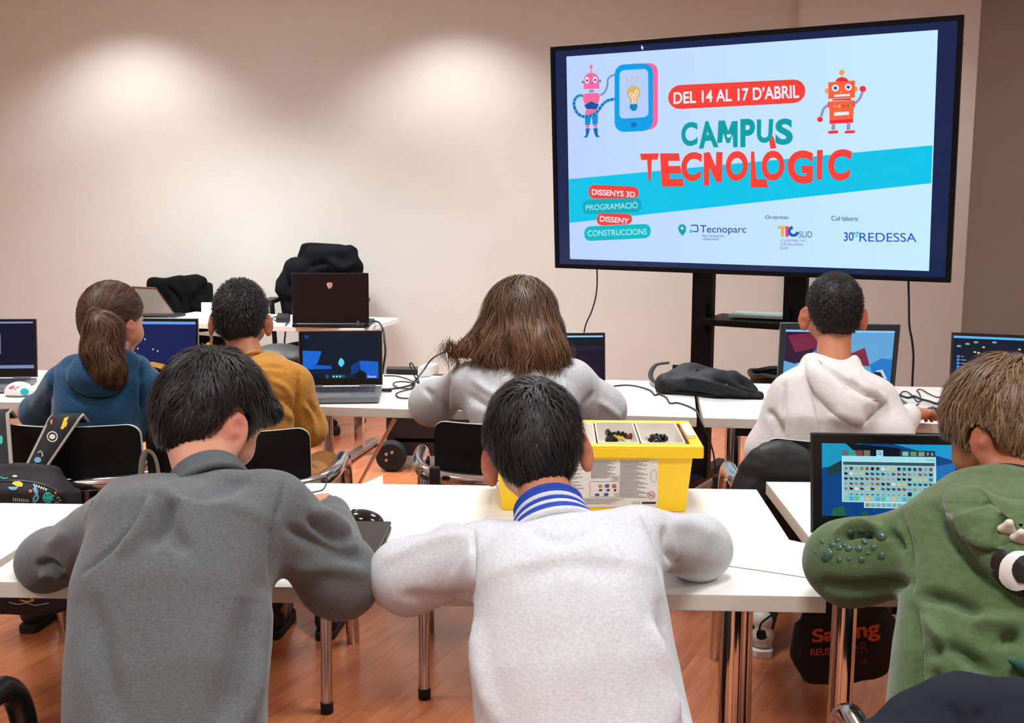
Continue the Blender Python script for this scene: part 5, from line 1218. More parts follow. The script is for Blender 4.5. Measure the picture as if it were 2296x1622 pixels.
# ---- P3 green hoodie at the right edge
GREEN = cloth_mat('green_fleece', (88, 108, 72), (74, 94, 60), 60, 0.15)
p3 = person('pupil in a green monster hoodie with puffy sleeve bumps at the right edge',
    dict(p=(2248, 968, 2.0), yaw=0.62, pitch=0.42, roll=0.0, s=1.04),
    [((2262, 1720, 1.60), 0.185, 0.12), ((2265, 1500, 1.66), 0.178, 0.12), ((2268, 1340, 1.73), 0.170, 0.12), ((2272, 1215, 1.80), 0.165, 0.11), ((2272, 1150, 1.85), 0.13, 0.09), ((2275, 1110, 1.895), 0.07, 0.065)], (1, -0.05, 0.0),
    [dict(p=[(2075, 1225, 1.84), (1905, 1262, 1.90), (1960, 1215, 2.12), (2060, 1195, 2.25)], r=[0.070, 0.068, 0.045], left=True, curl=0.6),
     dict(p=[(2460, 1225, 1.86), (2560, 1290, 2.0), (2450, 1230, 2.2), (2350, 1200, 2.3)], r=[0.070, 0.060, 0.045], curl=0.6)],
    seated(W3((2262, 1720, 1.6))[0], 1.60, W3((2270, 1600, 1.95))[0], 1.95, dx=0.08), SK_B, GREEN, J_DARK, SH_D, res=0.0055, top_name='hoodie',
    topextra=[(rcone(W3((2130, 1165, 1.83)), W3((2420, 1165, 1.83)), 0.045, 0.045), 0.04, 'u')],
    folds=[([(2020, 1155), (2040, 1240), (2042, 1330)], 6, -0.009), ([(2090, 1130), (2150, 1230), (2230, 1320)], 8, -0.012), ([(2150, 1110), (2190, 1190), (2240, 1230)], 12, 0.014), ([(2060, 1335), (2130, 1345), (2210, 1380)], 14, -0.016), ([(2080, 1470), (2140, 1455), (2230, 1520)], 16, -0.016), ([(2070, 1380), (2110, 1440), (2120, 1470)], 14, 0.01), ([(2090, 1500), (2120, 1560), (2150, 1580)], 12, -0.014),
           ([(2240, 1440), (2290, 1430)], 14, -0.012), ([(2180, 1390), (2290, 1400)], 20, 0.01), ([(1840, 1310), (1930, 1320), (2040, 1305)], 14, -0.016), ([(1890, 1205), (1930, 1195), (1960, 1200)], 7, -0.018), ([(1870, 1200), (1930, 1180), (1980, 1190)], 9, 0.012), ([(1990, 1190), (2010, 1210), (2020, 1240)], 10, -0.012), ([(2050, 1360), (2055, 1480), (2060, 1600)], 10, -0.014)])
short_hair(p3, H_LBR, 0.018, line=[(-0.2, -0.062), (-0.065, -0.06), (-0.05, -0.04), (-0.036, 0.004), (-0.02, 0.024), (0.006, 0.02), (0.018, -0.012), (0.034, -0.018), (0.048, 0.0), (0.062, 0.012), (0.2, 0.02)], n=8000, length=0.06, width=0.0028, seed=8, messy=0.005, clump=0.8, lift=(0.0, 0.006))

# ---- P4 blue hoodie with ponytail
BLU_C = cloth_mat('teal_blue_fleece', (36, 84, 118), (28, 68, 98), 80, 0.15)
p4 = person('pupil with a brown ponytail in a teal-blue hoodie at the far left table',
    dict(p=(254, 722, 3.56), yaw=-0.42, pitch=0.15, roll=0.05, s=1.08),
    [((205, 1130, 3.40), 0.14, 0.10), ((212, 1000, 3.40), 0.138, 0.10), ((220, 920, 3.41), 0.14, 0.105), ((232, 860, 3.43), 0.142, 0.10), ((240, 826, 3.45), 0.10, 0.075), ((248, 804, 3.475), 0.06, 0.055)], (1, 0.06, 0.0),
    [dict(p=[(142, 858, 3.44), (84, 925, 3.60), (150, 895, 3.80), (200, 880, 3.9)], r=[0.058, 0.05, 0.036], left=True, curl=0.5),
     dict(p=[(325, 862, 3.44), (348, 948, 3.50), (330, 905, 3.76), (300, 880, 3.86)], r=[0.058, 0.05, 0.036], curl=0.5)],
    seated(-1.72, 3.42, -1.75, 3.78, foot=(-1.70, 3.52)), SK_A, BLU_C, J_DARK, SH_D, res=0.008, top_name='hoodie',
    topextra=[(rcone(W3((165, 820, 3.44)), W3((310, 818, 3.44)), 0.035, 0.035), 0.03, 'u')],
    folds=[([(118, 815), (112, 880), (112, 945)], 4, -0.012), ([(313, 820), (316, 870), (316, 920)], 4, -0.012), ([(150, 855), (185, 880), (240, 885), (290, 858)], 7, -0.012), ([(150, 880), (190, 900), (250, 890)], 8, -0.008)])
A4 = p4['A']
hp4, V, F = hair_cap(p4['hc'], p4['R'], p4['s'], 0.012, [(-0.2, -0.05), (-0.06, -0.055), (-0.035, -0.04), (-0.025, -0.005), (-0.01, 0.01), (0.02, 0.012), (0.05, 0.03), (0.062, 0.05), (0.2, 0.06)], h=0.005)
tie = A4(0.045, -0.108, 0.02)
pr4 = [(p[0], p[1], 'u') for p in hp4]
r4 = sample_surface(V, F, 5500, 4); r4 = r4[np.abs(eval_prims(pr4, r4)) < 0.008]
def d4(P, k):
    d = tie - P; return d / (np.linalg.norm(d, axis=1, keepdims=True) + 1e-6)
s4 = strands('hair', r4, d4, pr4, 0.05, 5, 0.003, None, None, (0.0, 0.003), 4, jit=0.08)
pony = [(c, 0.03, 'u') for c in chain([tie + np.array([0.0, -0.012, 0.0]), W3((232, 740, 3.36)), W3((228, 790, 3.345)), W3((246, 832, 3.33)), W3((262, 856, 3.335))], [0.022, 0.052, 0.054, 0.042, 0.014])]
Vp, Fp = mesh_prims(pony, 0.006, smooth=1); Np = vnormals(Vp, Fp); Vp = Vp + Np * (0.005 * vnoise(Vp * np.array([1, 1, 0.25]), 60, 2))[:, None]
rp = sample_surface(Vp, Fp, 5000, 6); wv = np.array([0.1, 0.0, -1.0])
sp4 = strands('hair', rp, lambda P, k: wv + 0.35 * np.stack([np.sin(P[:, 2] * 42 + P[:, 1] * 30), 0 * P[:, 0], 0 * P[:, 0]], 1), pony, 0.10, 7, 0.0034, None, None, (0.0, 0.006), 6, jit=0.22, clump=0.8)
Vj, Fj, Tj = join_np([(V, F, np.clip(0.35 + 0.3 * vnoise(V, 70, 1), 0, 1)), s4, (Vp, Fp, np.clip(0.4 + 0.35 * vnoise(Vp * np.array([1, 1, 0.2]), 70, 1), 0, 1)), sp4])
mesh_np('hair', Vj, Fj, H_BRN, True, p4['root'], tint=Tj)
tr_ = [tie + np.array([0.0, -0.008, 0]) + p4['R'] @ (np.array([math.cos(a), 0, math.sin(a)]) * 0.024) for a in np.linspace(0, 2 * PI, 20, endpoint=False)]
MB().tube(tr_, 0.006, 8, True).build('hair_tie', mat('hair_tie_dark', (38, 24, 22), 0.8), p4['root'], True)

# ---- P5 mustard sweater
MUST = cloth_mat('mustard_jersey', (196, 140, 56), (178, 122, 44), 40, 0.15)
p5 = person('pupil with cropped black hair in a mustard long-sleeved shirt',
    dict(p=(540, 716, 3.56), yaw=0.12, pitch=0.18, roll=0.03, s=1.06),
    [((560, 1130, 3.36), 0.135, 0.10), ((566, 1010, 3.37), 0.132, 0.10), ((572, 920, 3.39), 0.138, 0.10), ((572, 860, 3.42), 0.145, 0.095), ((566, 833, 3.45), 0.115, 0.065), ((558, 812, 3.475), 0.058, 0.052)], (1, 0.0, -0.02),
    [dict(p=[(474, 868, 3.43), (440, 960, 3.50), (470, 905, 3.76), (510, 890, 3.86)], r=[0.052, 0.044, 0.034], left=True, curl=0.5),
     dict(p=[(664, 868, 3.43), (696, 962, 3.46), (640, 905, 3.74), (600, 890, 3.86)], r=[0.056, 0.050, 0.034], curl=0.5)],
    seated(-0.90, 3.38, -0.92, 3.78, foot=(-0.86, 3.50)), SK_B, MUST, cloth_mat('trouser_ochre', (176, 122, 50), (150, 100, 40)), SH_D, res=0.008, top_name='long_sleeved_shirt', earsize=1.05, earout=0.7,
    folds=[([(672, 830), (666, 900), (668, 1000)], 4, -0.014), ([(655, 895), (640, 870), (600, 850)], 6, 0.006), ([(600, 880), (645, 905), (664, 930)], 6, -0.008), ([(590, 930), (630, 925), (660, 940)], 6, 0.006), ([(690, 900), (712, 930), (720, 960)], 4, -0.008), ([(680, 905), (700, 940), (706, 980)], 4, 0.008), ([(560, 828), (600, 822), (640, 828)], 4, -0.004)])
short_hair(p5, H_BUZ, 0.010, line=[(-0.2, -0.07), (-0.06, -0.066), (-0.042, -0.045), (-0.03, 0.002), (-0.012, 0.026), (0.012, 0.02), (0.03, 0.005), (0.05, 0.03), (0.06, 0.055), (0.2, 0.06)], n=5500, length=0.016, width=0.0026, seed=9, steps=3, lift=(0.0, 0.007), jit=0.8, h=0.005, grav=0.1)
ring(p5, 0.004, 0.056, 0.007, MUST, 'collar_band')

# ---- P6 long hair, pale grey sweatshirt
PALE2 = cloth_mat('heather_light_grey', (200, 201, 204), (176, 178, 182), 120)
p6 = person('pupil with long brown hair in a light grey sweatshirt leaning on the far table',
    dict(p=(1168, 712, 3.62), yaw=0.0, pitch=0.35, roll=0.02, s=1.08),
    [((1180, 1120, 3.40), 0.14, 0.105), ((1178, 1010, 3.42), 0.15, 0.11), ((1172, 925, 3.46), 0.18, 0.115), ((1168, 860, 3.51), 0.165, 0.105), ((1166, 822, 3.55), 0.125, 0.08), ((1166, 796, 3.575), 0.065, 0.055)], (1, -0.03, 0.0),
    [dict(p=[(1045, 858, 3.54), (968, 905, 3.66), (1010, 872, 3.88), (1060, 856, 3.98)], r=[0.064, 0.058, 0.036], left=True, curl=0.5, k=0.09),
     dict(p=[(1288, 858, 3.52), (1352, 918, 3.58), (1330, 885, 3.82), (1290, 868, 3.92)], r=[0.066, 0.060, 0.036], curl=0.5, k=0.09)],
    seated(-0.13, 3.42, -0.13, 3.80, foot=(-0.13, 3.72)), SK_A, PALE2, J_DARK, SH_W, res=0.008,
    folds=[([(1005, 850), (1000, 890), (1005, 940)], 5, -0.012), ([(1330, 880), (1310, 905), (1300, 930)], 4, -0.012), ([(1060, 850), (1100, 880), (1150, 900)], 9, 0.008), ([(1050, 885), (1090, 910), (1150, 930)], 9, -0.008), ([(1120, 850), (1200, 870), (1280, 880)], 9, 0.006), ([(950, 870), (970, 890), (990, 920)], 6, -0.01), ([(1340, 900), (1370, 920), (1390, 940)], 8, 0.008), ([(1262, 850), (1264, 880), (1262, 905)], 5, 0.014)])
A6 = p6['A']
vol = [(ellip(A6(0, -0.02, 0.022), np.array([0.092, 0.112, 0.1]) * 1.08, p6['R']), 0.02, 'u'),
       (rcone(W3((1150, 705, 3.56)), W3((1118, 790, 3.50)), 0.085, 0.055), 0.05, 'u'), (rcone(W3((1185, 705, 3.56)), W3((1215, 790, 3.49)), 0.085, 0.07), 0.05, 'u'),
       (rcone(W3((1118, 790, 3.50)), W3((1120, 806, 3.48)), 0.05, 0.03), 0.03, 'u'), (rcone(W3((1215, 780, 3.49)), W3((1236, 800, 3.47)), 0.062, 0.034), 0.03, 'u'), (rcone(W3((1240, 740, 3.54)), W3((1258, 800, 3.49)), 0.03, 0.015), 0.03, 'u'),
       (rcone(W3((1120, 720, 3.55)), W3((1050, 780, 3.52)), 0.045, 0.022), 0.04, 'u'), (rcone(W3((1055, 776, 3.52)), W3((1022, 790, 3.51)), 0.022, 0.006), 0.02, 'u'), (rcone(W3((1160, 760, 3.47)), W3((1168, 796, 3.44)), 0.04, 0.018), 0.03, 'u')]
vol += [(ellip(A6(0, 0.085, -0.03), (0.055, 0.06, 0.085), p6['R']), 0.02, 'cut')]
V, F = mesh_prims(vol, 0.006, smooth=1)
N = vnormals(V, F); V = V + N * (0.006 * vnoise((V - p6['hc']) * np.array([1.0, 1.0, 0.18]), 55, 7))[:, None]
crown = A6(0.005, -0.04, 0.12)
def d6(P, k):
    d = P - crown; d /= (np.linalg.norm(d, axis=1, keepdims=True) + 1e-6); low = np.clip((crown[2] - P[:, 2]) / 0.2, 0, 1)[:, None]
    side = np.where(P[:, :1] < p6['hc'][0] - 0.07, -0.55, 0.12) * low * np.array([1, 0, 0]); return d * (1 - 0.6 * low) + np.array([0, 0, -1.0]) * (0.3 + low) + side + 0.25 * low * np.stack([np.sin(P[:, 2] * 34 + P[:, 0] * 25), 0 * P[:, 0], 0 * P[:, 0]], 1)
r6 = sample_surface(V, F, 9000, 3); vp = [(p[0], p[1], 'u') for p in vol if p[2] == 'u']
r6 = r6[np.abs(eval_prims(vp, r6)) < 0.014]
s6 = strands('hair', r6, d6, vp, 0.11, 8, 0.0042, None, None, (0.0, 0.008), 3, jit=0.2, clump=0.8)
# loose ends over the shoulders
ends = []
for px, py, D, dx in [(1010, 792, 3.505, -0.1), (1130, 800, 3.44, 0.1), (1165, 806, 3.42, 0.2), (1195, 800, 3.43, 0.0), (1230, 806, 3.44, 0.15), (1262, 806, 3.47, 0.2), (1108, 792, 3.46, -0.2), (1080, 782, 3.48, -0.3)]:
    q = W3((px, py - 22, D)); ends.append(q + RNG.normal(0, 1, (200, 3)) * np.array([0.016, 0.008, 0.012]))
ends = np.concatenate(ends)
s7 = strands('hair', ends, lambda P, k: np.array([0, 0, -1.0]) + 0.5 * np.stack([np.sin(k * 5 + P[:, 0] * 40), -0.25 + 0 * P[:, 0], 0 * P[:, 0]], 1), vp, 0.085, 8, 0.003, None, None, (0, 0.004), 5, jit=0.25, follow=False)
Vj, Fj, Tj = join_np([(V, F, np.clip(0.35 + 0.35 * vnoise(V * np.array([1, 1, 0.2]), 60, 1), 0, 1)), s6, s7])
zz = (Vj[:, 2] - (p6['hc'][2] - 0.16)) / 0.25; Tj = np.clip(Tj * 0.75 + 0.38 * (1 - np.clip(zz, 0, 1)) - 0.05, 0, 1)
mesh_np('hair', Vj, Fj, hair_mat('hair_brown_long', (40, 27, 20), (138, 98, 66)), True, p6['root'], tint=Tj)

# ---- P7 white hoodie
WHITE = cloth_mat('off_white_fleece', (222, 217, 214), (210, 204, 201), 60, 0.12)
p7 = person('pupil with cropped hair in a white hoodie using a mouse at the far right table',
    dict(p=(1868, 702, 3.54), yaw=0.0, pitch=0.12, roll=0.0, s=1.06),
    [((1850, 1180, 3.30), 0.15, 0.11), ((1852, 1040, 3.31), 0.152, 0.11), ((1858, 950, 3.33), 0.16, 0.11), ((1866, 880, 3.38), 0.155, 0.10), ((1868, 845, 3.42), 0.12, 0.075), ((1868, 818, 3.45), 0.062, 0.055)], (1, 0.0, 0.0),
    [dict(p=[(1772, 890, 3.40), (1722, 1010, 3.40), (1790, 930, 3.66), (1840, 910, 3.76)], r=[0.066, 0.064, 0.045], left=True, curl=0.5),
     dict(p=[(1968, 900, 3.38), (1992, 985, 3.30), (2036, 934, 3.44), (2092, 912, 3.56)], r=[0.066, 0.064, 0.040], curl=0.5, hs=1.12)],
    seated(0.92, 3.34, 0.93, 3.74, foot=(0.76, 3.42)), SK_C, WHITE, J_DARK, SH_W, res=0.0075, top_name='hoodie', earsize=1.12, earout=0.95,
    topextra=[(rcone(W3((1820, 815, 3.43)), W3((1905, 815, 3.43)), 0.035, 0.035), 0.03, 'u')],
    folds=[([(1758, 860), (1752, 960), (1745, 1030)], 5, -0.012), ([(1805, 815), (1830, 900), (1850, 1000)], 6, -0.012), ([(1830, 800), (1910, 860), (1985, 890)], 5, 0.012), ([(1835, 825), (1900, 880), (1975, 905)], 6, -0.012), ([(1930, 950), (1960, 920), (1985, 900)], 6, -0.012), ([(1750, 985), (1735, 940), (1720, 920)], 8, -0.010), ([(1860, 930), (1900, 950), (1940, 955)], 10, 0.008)])
short_hair(p7, H_BUZ, 0.009, line=[(-0.2, -0.07), (-0.06, -0.066), (-0.042, -0.042), (-0.03, 0.0), (-0.012, 0.024), (0.012, 0.02), (0.03, 0.01), (0.05, 0.035), (0.06, 0.058), (0.2, 0.062)], n=5000, length=0.010, width=0.0024, seed=12, steps=3, lift=(0.0, 0.004), jit=0.9, h=0.005, grav=0.1)
# ================================================================== decals and lumps on real surfaces
from mathutils.bvhtree import BVHTree
def wmat(o):
    M = T(o); p = o.parent
    while p is not None: M = T(p) @ M; p = p.parent
    return M
def bvh(o):
    M = wmat(o); vs = [M @ v.co for v in o.data.vertices]; return BVHTree.FromPolygons(vs, [tuple(p.vertices) for p in o.data.polygons])
def hit(tree, px, py):
    d = ray(px, py); h = tree.ray_cast(Vector(CAM), Vector(nrm(d)))
    if h[0] is None:
        return None, None
    n = np.array(h[1]); n = n if n @ d < 0 else -n
    return np.array(h[0]), n
class Decal:
    def __init__(s, o): s.o = o; s.t = bvh(o)
    def pts(s, pxs, lift):
        out = []; last = None
        for x, y in pxs:
            p, n = hit(s.t, x, y)
            if p is None: p = last if last is not None else None
            else: p = p + n * lift; last = p
            out.append(p)
        good = next((p for p in out if p is not None), None)
        return [p if p is not None else good for p in out]
    def poly(s, name, pxs, m, parent, lift=0.002, rings=3):
        """filled outline, built as concentric rings so that it follows the surface"""
        P = np.array(pxs, float); c = P.mean(0); n = len(P); mb = MB(); V = []
        for k in range(rings): V += s.pts(c + (P - c) * (1 - k / rings), lift)
        V += s.pts([c], lift)
        if any(v is None for v in V): return None
        F = [(k * n + i, k * n + (i + 1) % n, (k + 1) * n + (i + 1) % n, (k + 1) * n + i) for k in range(rings - 1) for i in range(n)] + [((rings - 1) * n + i, (rings - 1) * n + (i + 1) % n, rings * n) for i in range(n)]
        return MB().add(V, F).build(name, m, parent, True)
    def pad(s, name, pxs, m, parent, h, rings=10, edge=0.006, sub=5, folds=(), shape=0.5, noise=0.0):
        """soft cushion of cloth lying on the surface inside the outline"""
        P = catmull(pxs, sub, True); c = P.mean(0); n = len(P); V = []; Nn = []
        for k in range(rings + 1):
            q = k / rings
            for x, y in (c + (P - c) * (1 - q * 0.999)):
                p, nn = hit(s.t, x, y)
                V.append(p); Nn.append(nn)
        good = next(v for v in V if v is not None); gn = next(v for v in Nn if v is not None)
        V = np.array([v if v is not None else good for v in V]); Nn = np.array([v if v is not None else gn for v in Nn]); W = V.reshape(rings + 1, n, 3); M_ = Nn.reshape(rings + 1, n, 3)
        for it in range(2): M_[:] = (np.roll(M_, 1, 1) + M_ + np.roll(M_, -1, 1)) / 3
        out = [W[0] - M_[0] * 0.004]
        for k in range(rings + 1): q = k / rings; out.append(W[k] + M_[k] * (edge + (h - edge) * min(1, q / shape) ** 0.5 if k else edge * 0.6))
        A = np.array(out).reshape(-1, 3); R_ = rings + 1
        F = np.array([(k * n + i, k * n + (i + 1) % n, (k + 1) * n + (i + 1) % n, (k + 1) * n + i) for k in range(R_) for i in range(n)])
        A = smooth_mesh(A, F, 2)
        if noise: A = A + vnormals(A, F) * (noise * vnoise(A, 22, 3))[:, None]
        if folds:
            N_ = vnormals(A, F); vw = nrm(CAM - A.mean(0)); N_ = np.where(((N_ @ vw) < 0)[:, None], -N_, N_); A = fold(A, N_, folds)
        return mesh_np(name, A, F, m, True, parent)
    def stroke(s, name, pxs, w, m, parent, lift=0.002, closed=False):
        P = catmull(pxs, 5, closed); n = len(P); L, R_ = [], []
        for i in range(n):
            a = P[(i - 1) % n] if closed or i > 0 else P[i]; b = P[(i + 1) % n] if closed or i < n - 1 else P[i]; t = nrm(b - a); q = np.array([-t[1], t[0]]) * w / 2; L.append(P[i] + q); R_.append(P[i] - q)
        A, B_ = s.pts(L, lift), s.pts(R_, lift)
        if any(v is None for v in A + B_): return None
        F = [(i, (i + 1) % n, n + (i + 1) % n, n + i) for i in range(n if closed else n - 1)]
        return MB().add(A + B_, F).build(name, m, parent, True)
    def text(s, name, st, quad, m, parent, lift=0.002, bold=0.0):
        V, F = text_np(st, bold); lo, hi = V.min(0), V.max(0); u = (V[:, 0] - lo[0]) / (hi[0] - lo[0]); v = (hi[1] - V[:, 1]) / (hi[1] - lo[1]); q = np.array(quad, float)
        P = q[0] * ((1 - u) * (1 - v))[:, None] + q[1] * (u * (1 - v))[:, None] + q[2] * (u * v)[:, None] + q[3] * ((1 - u) * v)[:, None]
        W = s.pts(P, lift)
        return mesh_np(name, np.array(W), F, m, False, parent)
    def bump(s, name, px, py, r, m, parent, flat=0.5, el=1.0, ang=0.0):
        p, n = hit(s.t, px, py)
        if p is None: return None
        u = nrm(RT - n * (RT @ n)); v = np.cross(n, u); u, v = u * math.cos(ang) + v * math.sin(ang), v * math.cos(ang) - u * math.sin(ang)
        V = []; k, q = 6, 12
        for i in range(k + 1):
            a = PI / 2 * i / k
            for j in range(q): b = 2 * PI * j / q; V.append(p - n * r * 0.15 + r * math.cos(a) * (math.cos(b) * u * el + math.sin(b) * v) + n * r * flat * math.sin(a))
        F = [(i * q + j, i * q + (j + 1) % q, (i + 1) * q + (j + 1) % q, (i + 1) * q + j) for i in range(k) for j in range(q)]
        return MB().add(V, F).build(name, m, parent, True)
def blob(name, prims, m, parent=None, h=0.007, smooth=1, folds=(), noise=0.0, ns=20, post=None):
    V, F = mesh_prims(prims, h, smooth=smooth, post=post)
    if noise: V = V + vnormals(V, F) * (noise * (vnoise(V, ns, 2) + 0.5 * vnoise(V, ns * 2.3, 4)))[:, None]
    if folds: V = fold(V, vnormals(V, F), folds)
    return mesh_np(name, V, F, m, True, parent)
def flatpoly(name, pts, th, m, parent=None, bevel=0.0): return MB().prism(pts, (0, 0, th)).build(name, m, parent, bevel=bevel)
def ontable(pxs, z): return [atz(a, b, z) for a, b in pxs]

# ---------------------------------------------------------------- hoods
Decal(p7['top']).pad('hood', [(1826, 800), (1850, 812), (1890, 838), (1940, 862), (1988, 892), (1972, 915), (1945, 938), (1930, 958), (1900, 950), (1870, 930), (1840, 900), (1815, 860), (1805, 820)], WHITE, p7['root'], 0.030, edge=0.010, folds=[([(1832, 806), (1880, 848), (1930, 878), (1982, 902)], 4, -0.008), ([(1836, 800), (1890, 836), (1940, 862), (1986, 890)], 4, 0.008), ([(1940, 935), (1958, 918), (1975, 908)], 4, -0.008)])
Decal(p4['top']).pad('hood', [(180, 800), (200, 790), (245, 800), (292, 790), (318, 800), (305, 835), (285, 862), (250, 884), (205, 888), (170, 872), (150, 850), (160, 820)], BLU_C, p4['root'], 0.035, edge=0.010, folds=[([(160, 852), (200, 872), (250, 868), (290, 846)], 5, -0.008)])
hood3 = Decal(p3['top']).pad('hood', [(2118, 1120), (2170, 1100), (2240, 1128), (2310, 1135), (2390, 1125), (2420, 1180), (2400, 1260), (2350, 1330), (2300, 1356), (2262, 1335), (2225, 1300), (2180, 1240), (2140, 1180)], GREEN, p3['root'], 0.045, edge=0.014, folds=[([(2160, 1112), (2200, 1170), (2250, 1215)], 8, -0.010), ([(2130, 1140), (2180, 1215), (2230, 1285)], 8, 0.006)])
# ---------------------------------------------------------------- green hoodie details
dk = Decal(p3['top']); dh = Decal(hood3)
M_BUMP = mat('dark_green_vinyl', (46, 82, 66), 0.25, spec=0.6)
for x, y, r, el in ((1882, 1228, 8, 1), (1878, 1212, 6, 1.2), (1907, 1197, 9, 1.0), (1930, 1193, 8, 1.1), (1947, 1203, 9, 0.8), (1952, 1193, 8, 1), (1974, 1202, 16, 0.7), (1902, 1230, 9, 1), (1925, 1231, 8, 1.1), (1938, 1215, 9, 0.8), (1958, 1228, 8, 1), (1866, 1222, 8, 1), (1854, 1246, 14, 1.2), (1881, 1257, 7, 1), (1903, 1255, 5.5, 1), (1931, 1256, 8, 1), (1946, 1242, 5, 1), (1975, 1247, 9.5, 1), (1843, 1215, 8, 0.7), (1893, 1222, 7, 0.9), (1828, 1240, 6, 0.6)):
    dk.bump('sleeve_bump', x, y, r / FPX * 1.95, M_BUMP, p3['top'], 0.5, el, 0.6)
M_VBLK = mat('black_vinyl', (14, 15, 18), 0.3, spec=0.6); M_VWHT = mat('white_vinyl', (232, 230, 226), 0.45)
dh.poly('hood_eye_rim', [(2221, 1266), (2226, 1246), (2240, 1232), (2256, 1234), (2300, 1246), (2340, 1290), (2325, 1335), (2300, 1340), (2272, 1330), (2248, 1314), (2230, 1292)], M_VBLK, hood3, 0.003, 5)
dh.poly('hood_eye_white', ell(2284, 1280, 42, 42, 20, 0, 2 * PI), M_VWHT, hood3, 0.005, 5)
dh.poly('hood_eye_pupil', ell(2300, 1278, 30, 30, 18), M_VBLK, hood3, 0.007, 4)
M_TOOTH = mat('cream_felt_spike', (214, 204, 192), 0.9)
for bx, by, tx, ty in ((2258, 1192, 2263, 1170), (2286, 1212, 2290, 1192)):
    p, n = hit(dh.t, bx, by); q = aty(tx, ty + 3, p[1] - 0.01)
    pr = [(rcone(p + RT * o_ - np.array([0, 0, 0.4 * o_]), q, 0.005, 0.0025), 0.008, 'u') for o_ in (-0.011, -0.004, 0.004, 0.011)]
    blob('hood_spike', pr, M_TOOTH, p3['root'], 0.0025)
for bx, by in ((2285, 1500),):
    p, n = hit(dk.t, bx, by)
    blob('back_spike', [(rcone(p + RT * 0.012, p - RT * 0.016 + np.array([0, 0, 0.012]) + n * 0.008, 0.014, 0.004), 0.004, 'u'), (rcone(p + RT * 0.012, p + RT * 0.02 + n * 0.008, 0.014, 0.012), 0.004, 'u')], mat('dark_green_felt', (30, 84, 70), 0.9), p3['root'], 0.004)
ring(p3, 0.004, 0.066, 0.008, mat('black_lining', (20, 20, 24), 0.9), 'inner_collar')

# ---------------------------------------------------------------- yellow box of building parts
YEL = mat('yellow_plastic', (255, 209, 8), 0.35, spec=0.5); M_TRAY = mat('cream_plastic', (236, 230, 220), 0.4)
bx0, bx1, by0, by1, bz0, bz1 = -0.125, 0.300, 2.462, 2.70, ZT + 0.0115, ZT + 0.1665
bxm = (bx0 + bx1) / 2
lidpts = [atz(1096, 1168, ZT + 0.01), atz(1548, 1163, ZT + 0.01), None, None]; yb = 2.70
lx0, lx1, ly0 = lidpts[0][0], lidpts[1][0], (lidpts[0][1] + lidpts[1][1]) / 2
o = MB().box(((lx0 + lx1) / 2, (ly0 + 2.72) / 2, ZT + 0.0055), (lx1 - lx0, 2.72 - ly0, 0.011)).build('box_lid', M_TRAY, None, bevel=0.003); tag(o, 'flat cream plastic lid under the yellow box', 'lid')
ybx = thing('storage_box', 'open yellow plastic box with white sorting trays and a printed label', 'box', (bxm, 2.57, bz0))
def shell(x0, x1, y0, y1, z0, X0, X1, Y0, Y1, z1, t):
    mb = MB(); lo = [(x0, y0, z0), (x1, y0, z0), (x1, y1, z0), (x0, y1, z0)]; hi = [(X0, Y0, z1), (X1, Y0, z1), (X1, Y1, z1), (X0, Y1, z1)]
    li = [(x0 + t, y0 + t, z0 + t), (x1 - t, y0 + t, z0 + t), (x1 - t, y1 - t, z0 + t), (x0 + t, y1 - t, z0 + t)]; hi2 = [(X0 + t, Y0 + t, z1), (X1 - t, Y0 + t, z1), (X1 - t, Y1 - t, z1), (X0 + t, Y1 - t, z1)]
    V = lo + hi + li + hi2; F = [(3, 2, 1, 0), (8, 9, 10, 11)]
    for i in range(4): j = (i + 1) % 4; F += [(i, j, 4 + j, 4 + i), (8 + j, 8 + i, 12 + i, 12 + j), (4 + i, 4 + j, 12 + j, 12 + i)]
    return mb.add(V, F)
g = 0.014
shell(bx0, bx1, by0, by1, bz0, bx0 - g, bx1 + g, by0 - g, by1 + g, bz1 - 0.006, 0.004).build('tub', YEL, ybx, bevel=0.003)
mb = MB(); RX0, RX1, RY0, RY1 = bx0 - 0.036, bx1 + 0.036, by0 - 0.024, by1 + 0.03
for (cx, cy, dx, dy) in ((bxm, RY0 + 0.006, RX1 - RX0, 0.012), (bxm, RY1 - 0.006, RX1 - RX0, 0.012), (RX0 + 0.006, (RY0 + RY1) / 2, 0.012, RY1 - RY0 - 0.024), (RX1 - 0.006, (RY0 + RY1) / 2, 0.012, RY1 - RY0 - 0.024)): mb.box((cx, cy, bz1 - 0.010), (dx, dy, 0.024))
for (cx, cy, dx, dy) in ((bxm, RY0 + 0.014, RX1 - RX0, 0.028), (bxm, RY1 - 0.014, RX1 - RX0, 0.028), (RX0 + 0.014, (RY0 + RY1) / 2, 0.028, RY1 - RY0 - 0.05), (RX1 - 0.014, (RY0 + RY1) / 2, 0.028, RY1 - RY0 - 0.05)): mb.box((cx, cy, bz1 + 0.003), (dx, dy, 0.006))
mb.build('rim', YEL, ybx, bevel=0.003)
for sx in (RX0 + 0.02, RX1 - 0.02): MB().box((sx, (RY0 + RY1) / 2, bz1 + 0.010), (0.022, 0.13, 0.014)).build('handle_clip', M_TRAY, ybx, bevel=0.004)
def tray(x0, x1, y0, y1, zt, dep, name='sorting_tray'):
    shell(x0 + 0.006, x1 - 0.006, y0 + 0.006, y1 - 0.006, zt - dep, x0, x1, y0, y1, zt, 0.0035).build(name, M_TRAY, ybx, bevel=0.001)
tx0, tx1, ty0, ty1 = bx0 + 0.004, bx1 - 0.002, by0 + 0.004, by1 - 0.004; q1 = aty(1334, 975, 2.56)[0]; q2 = aty(1428, 975, 2.56)[0]
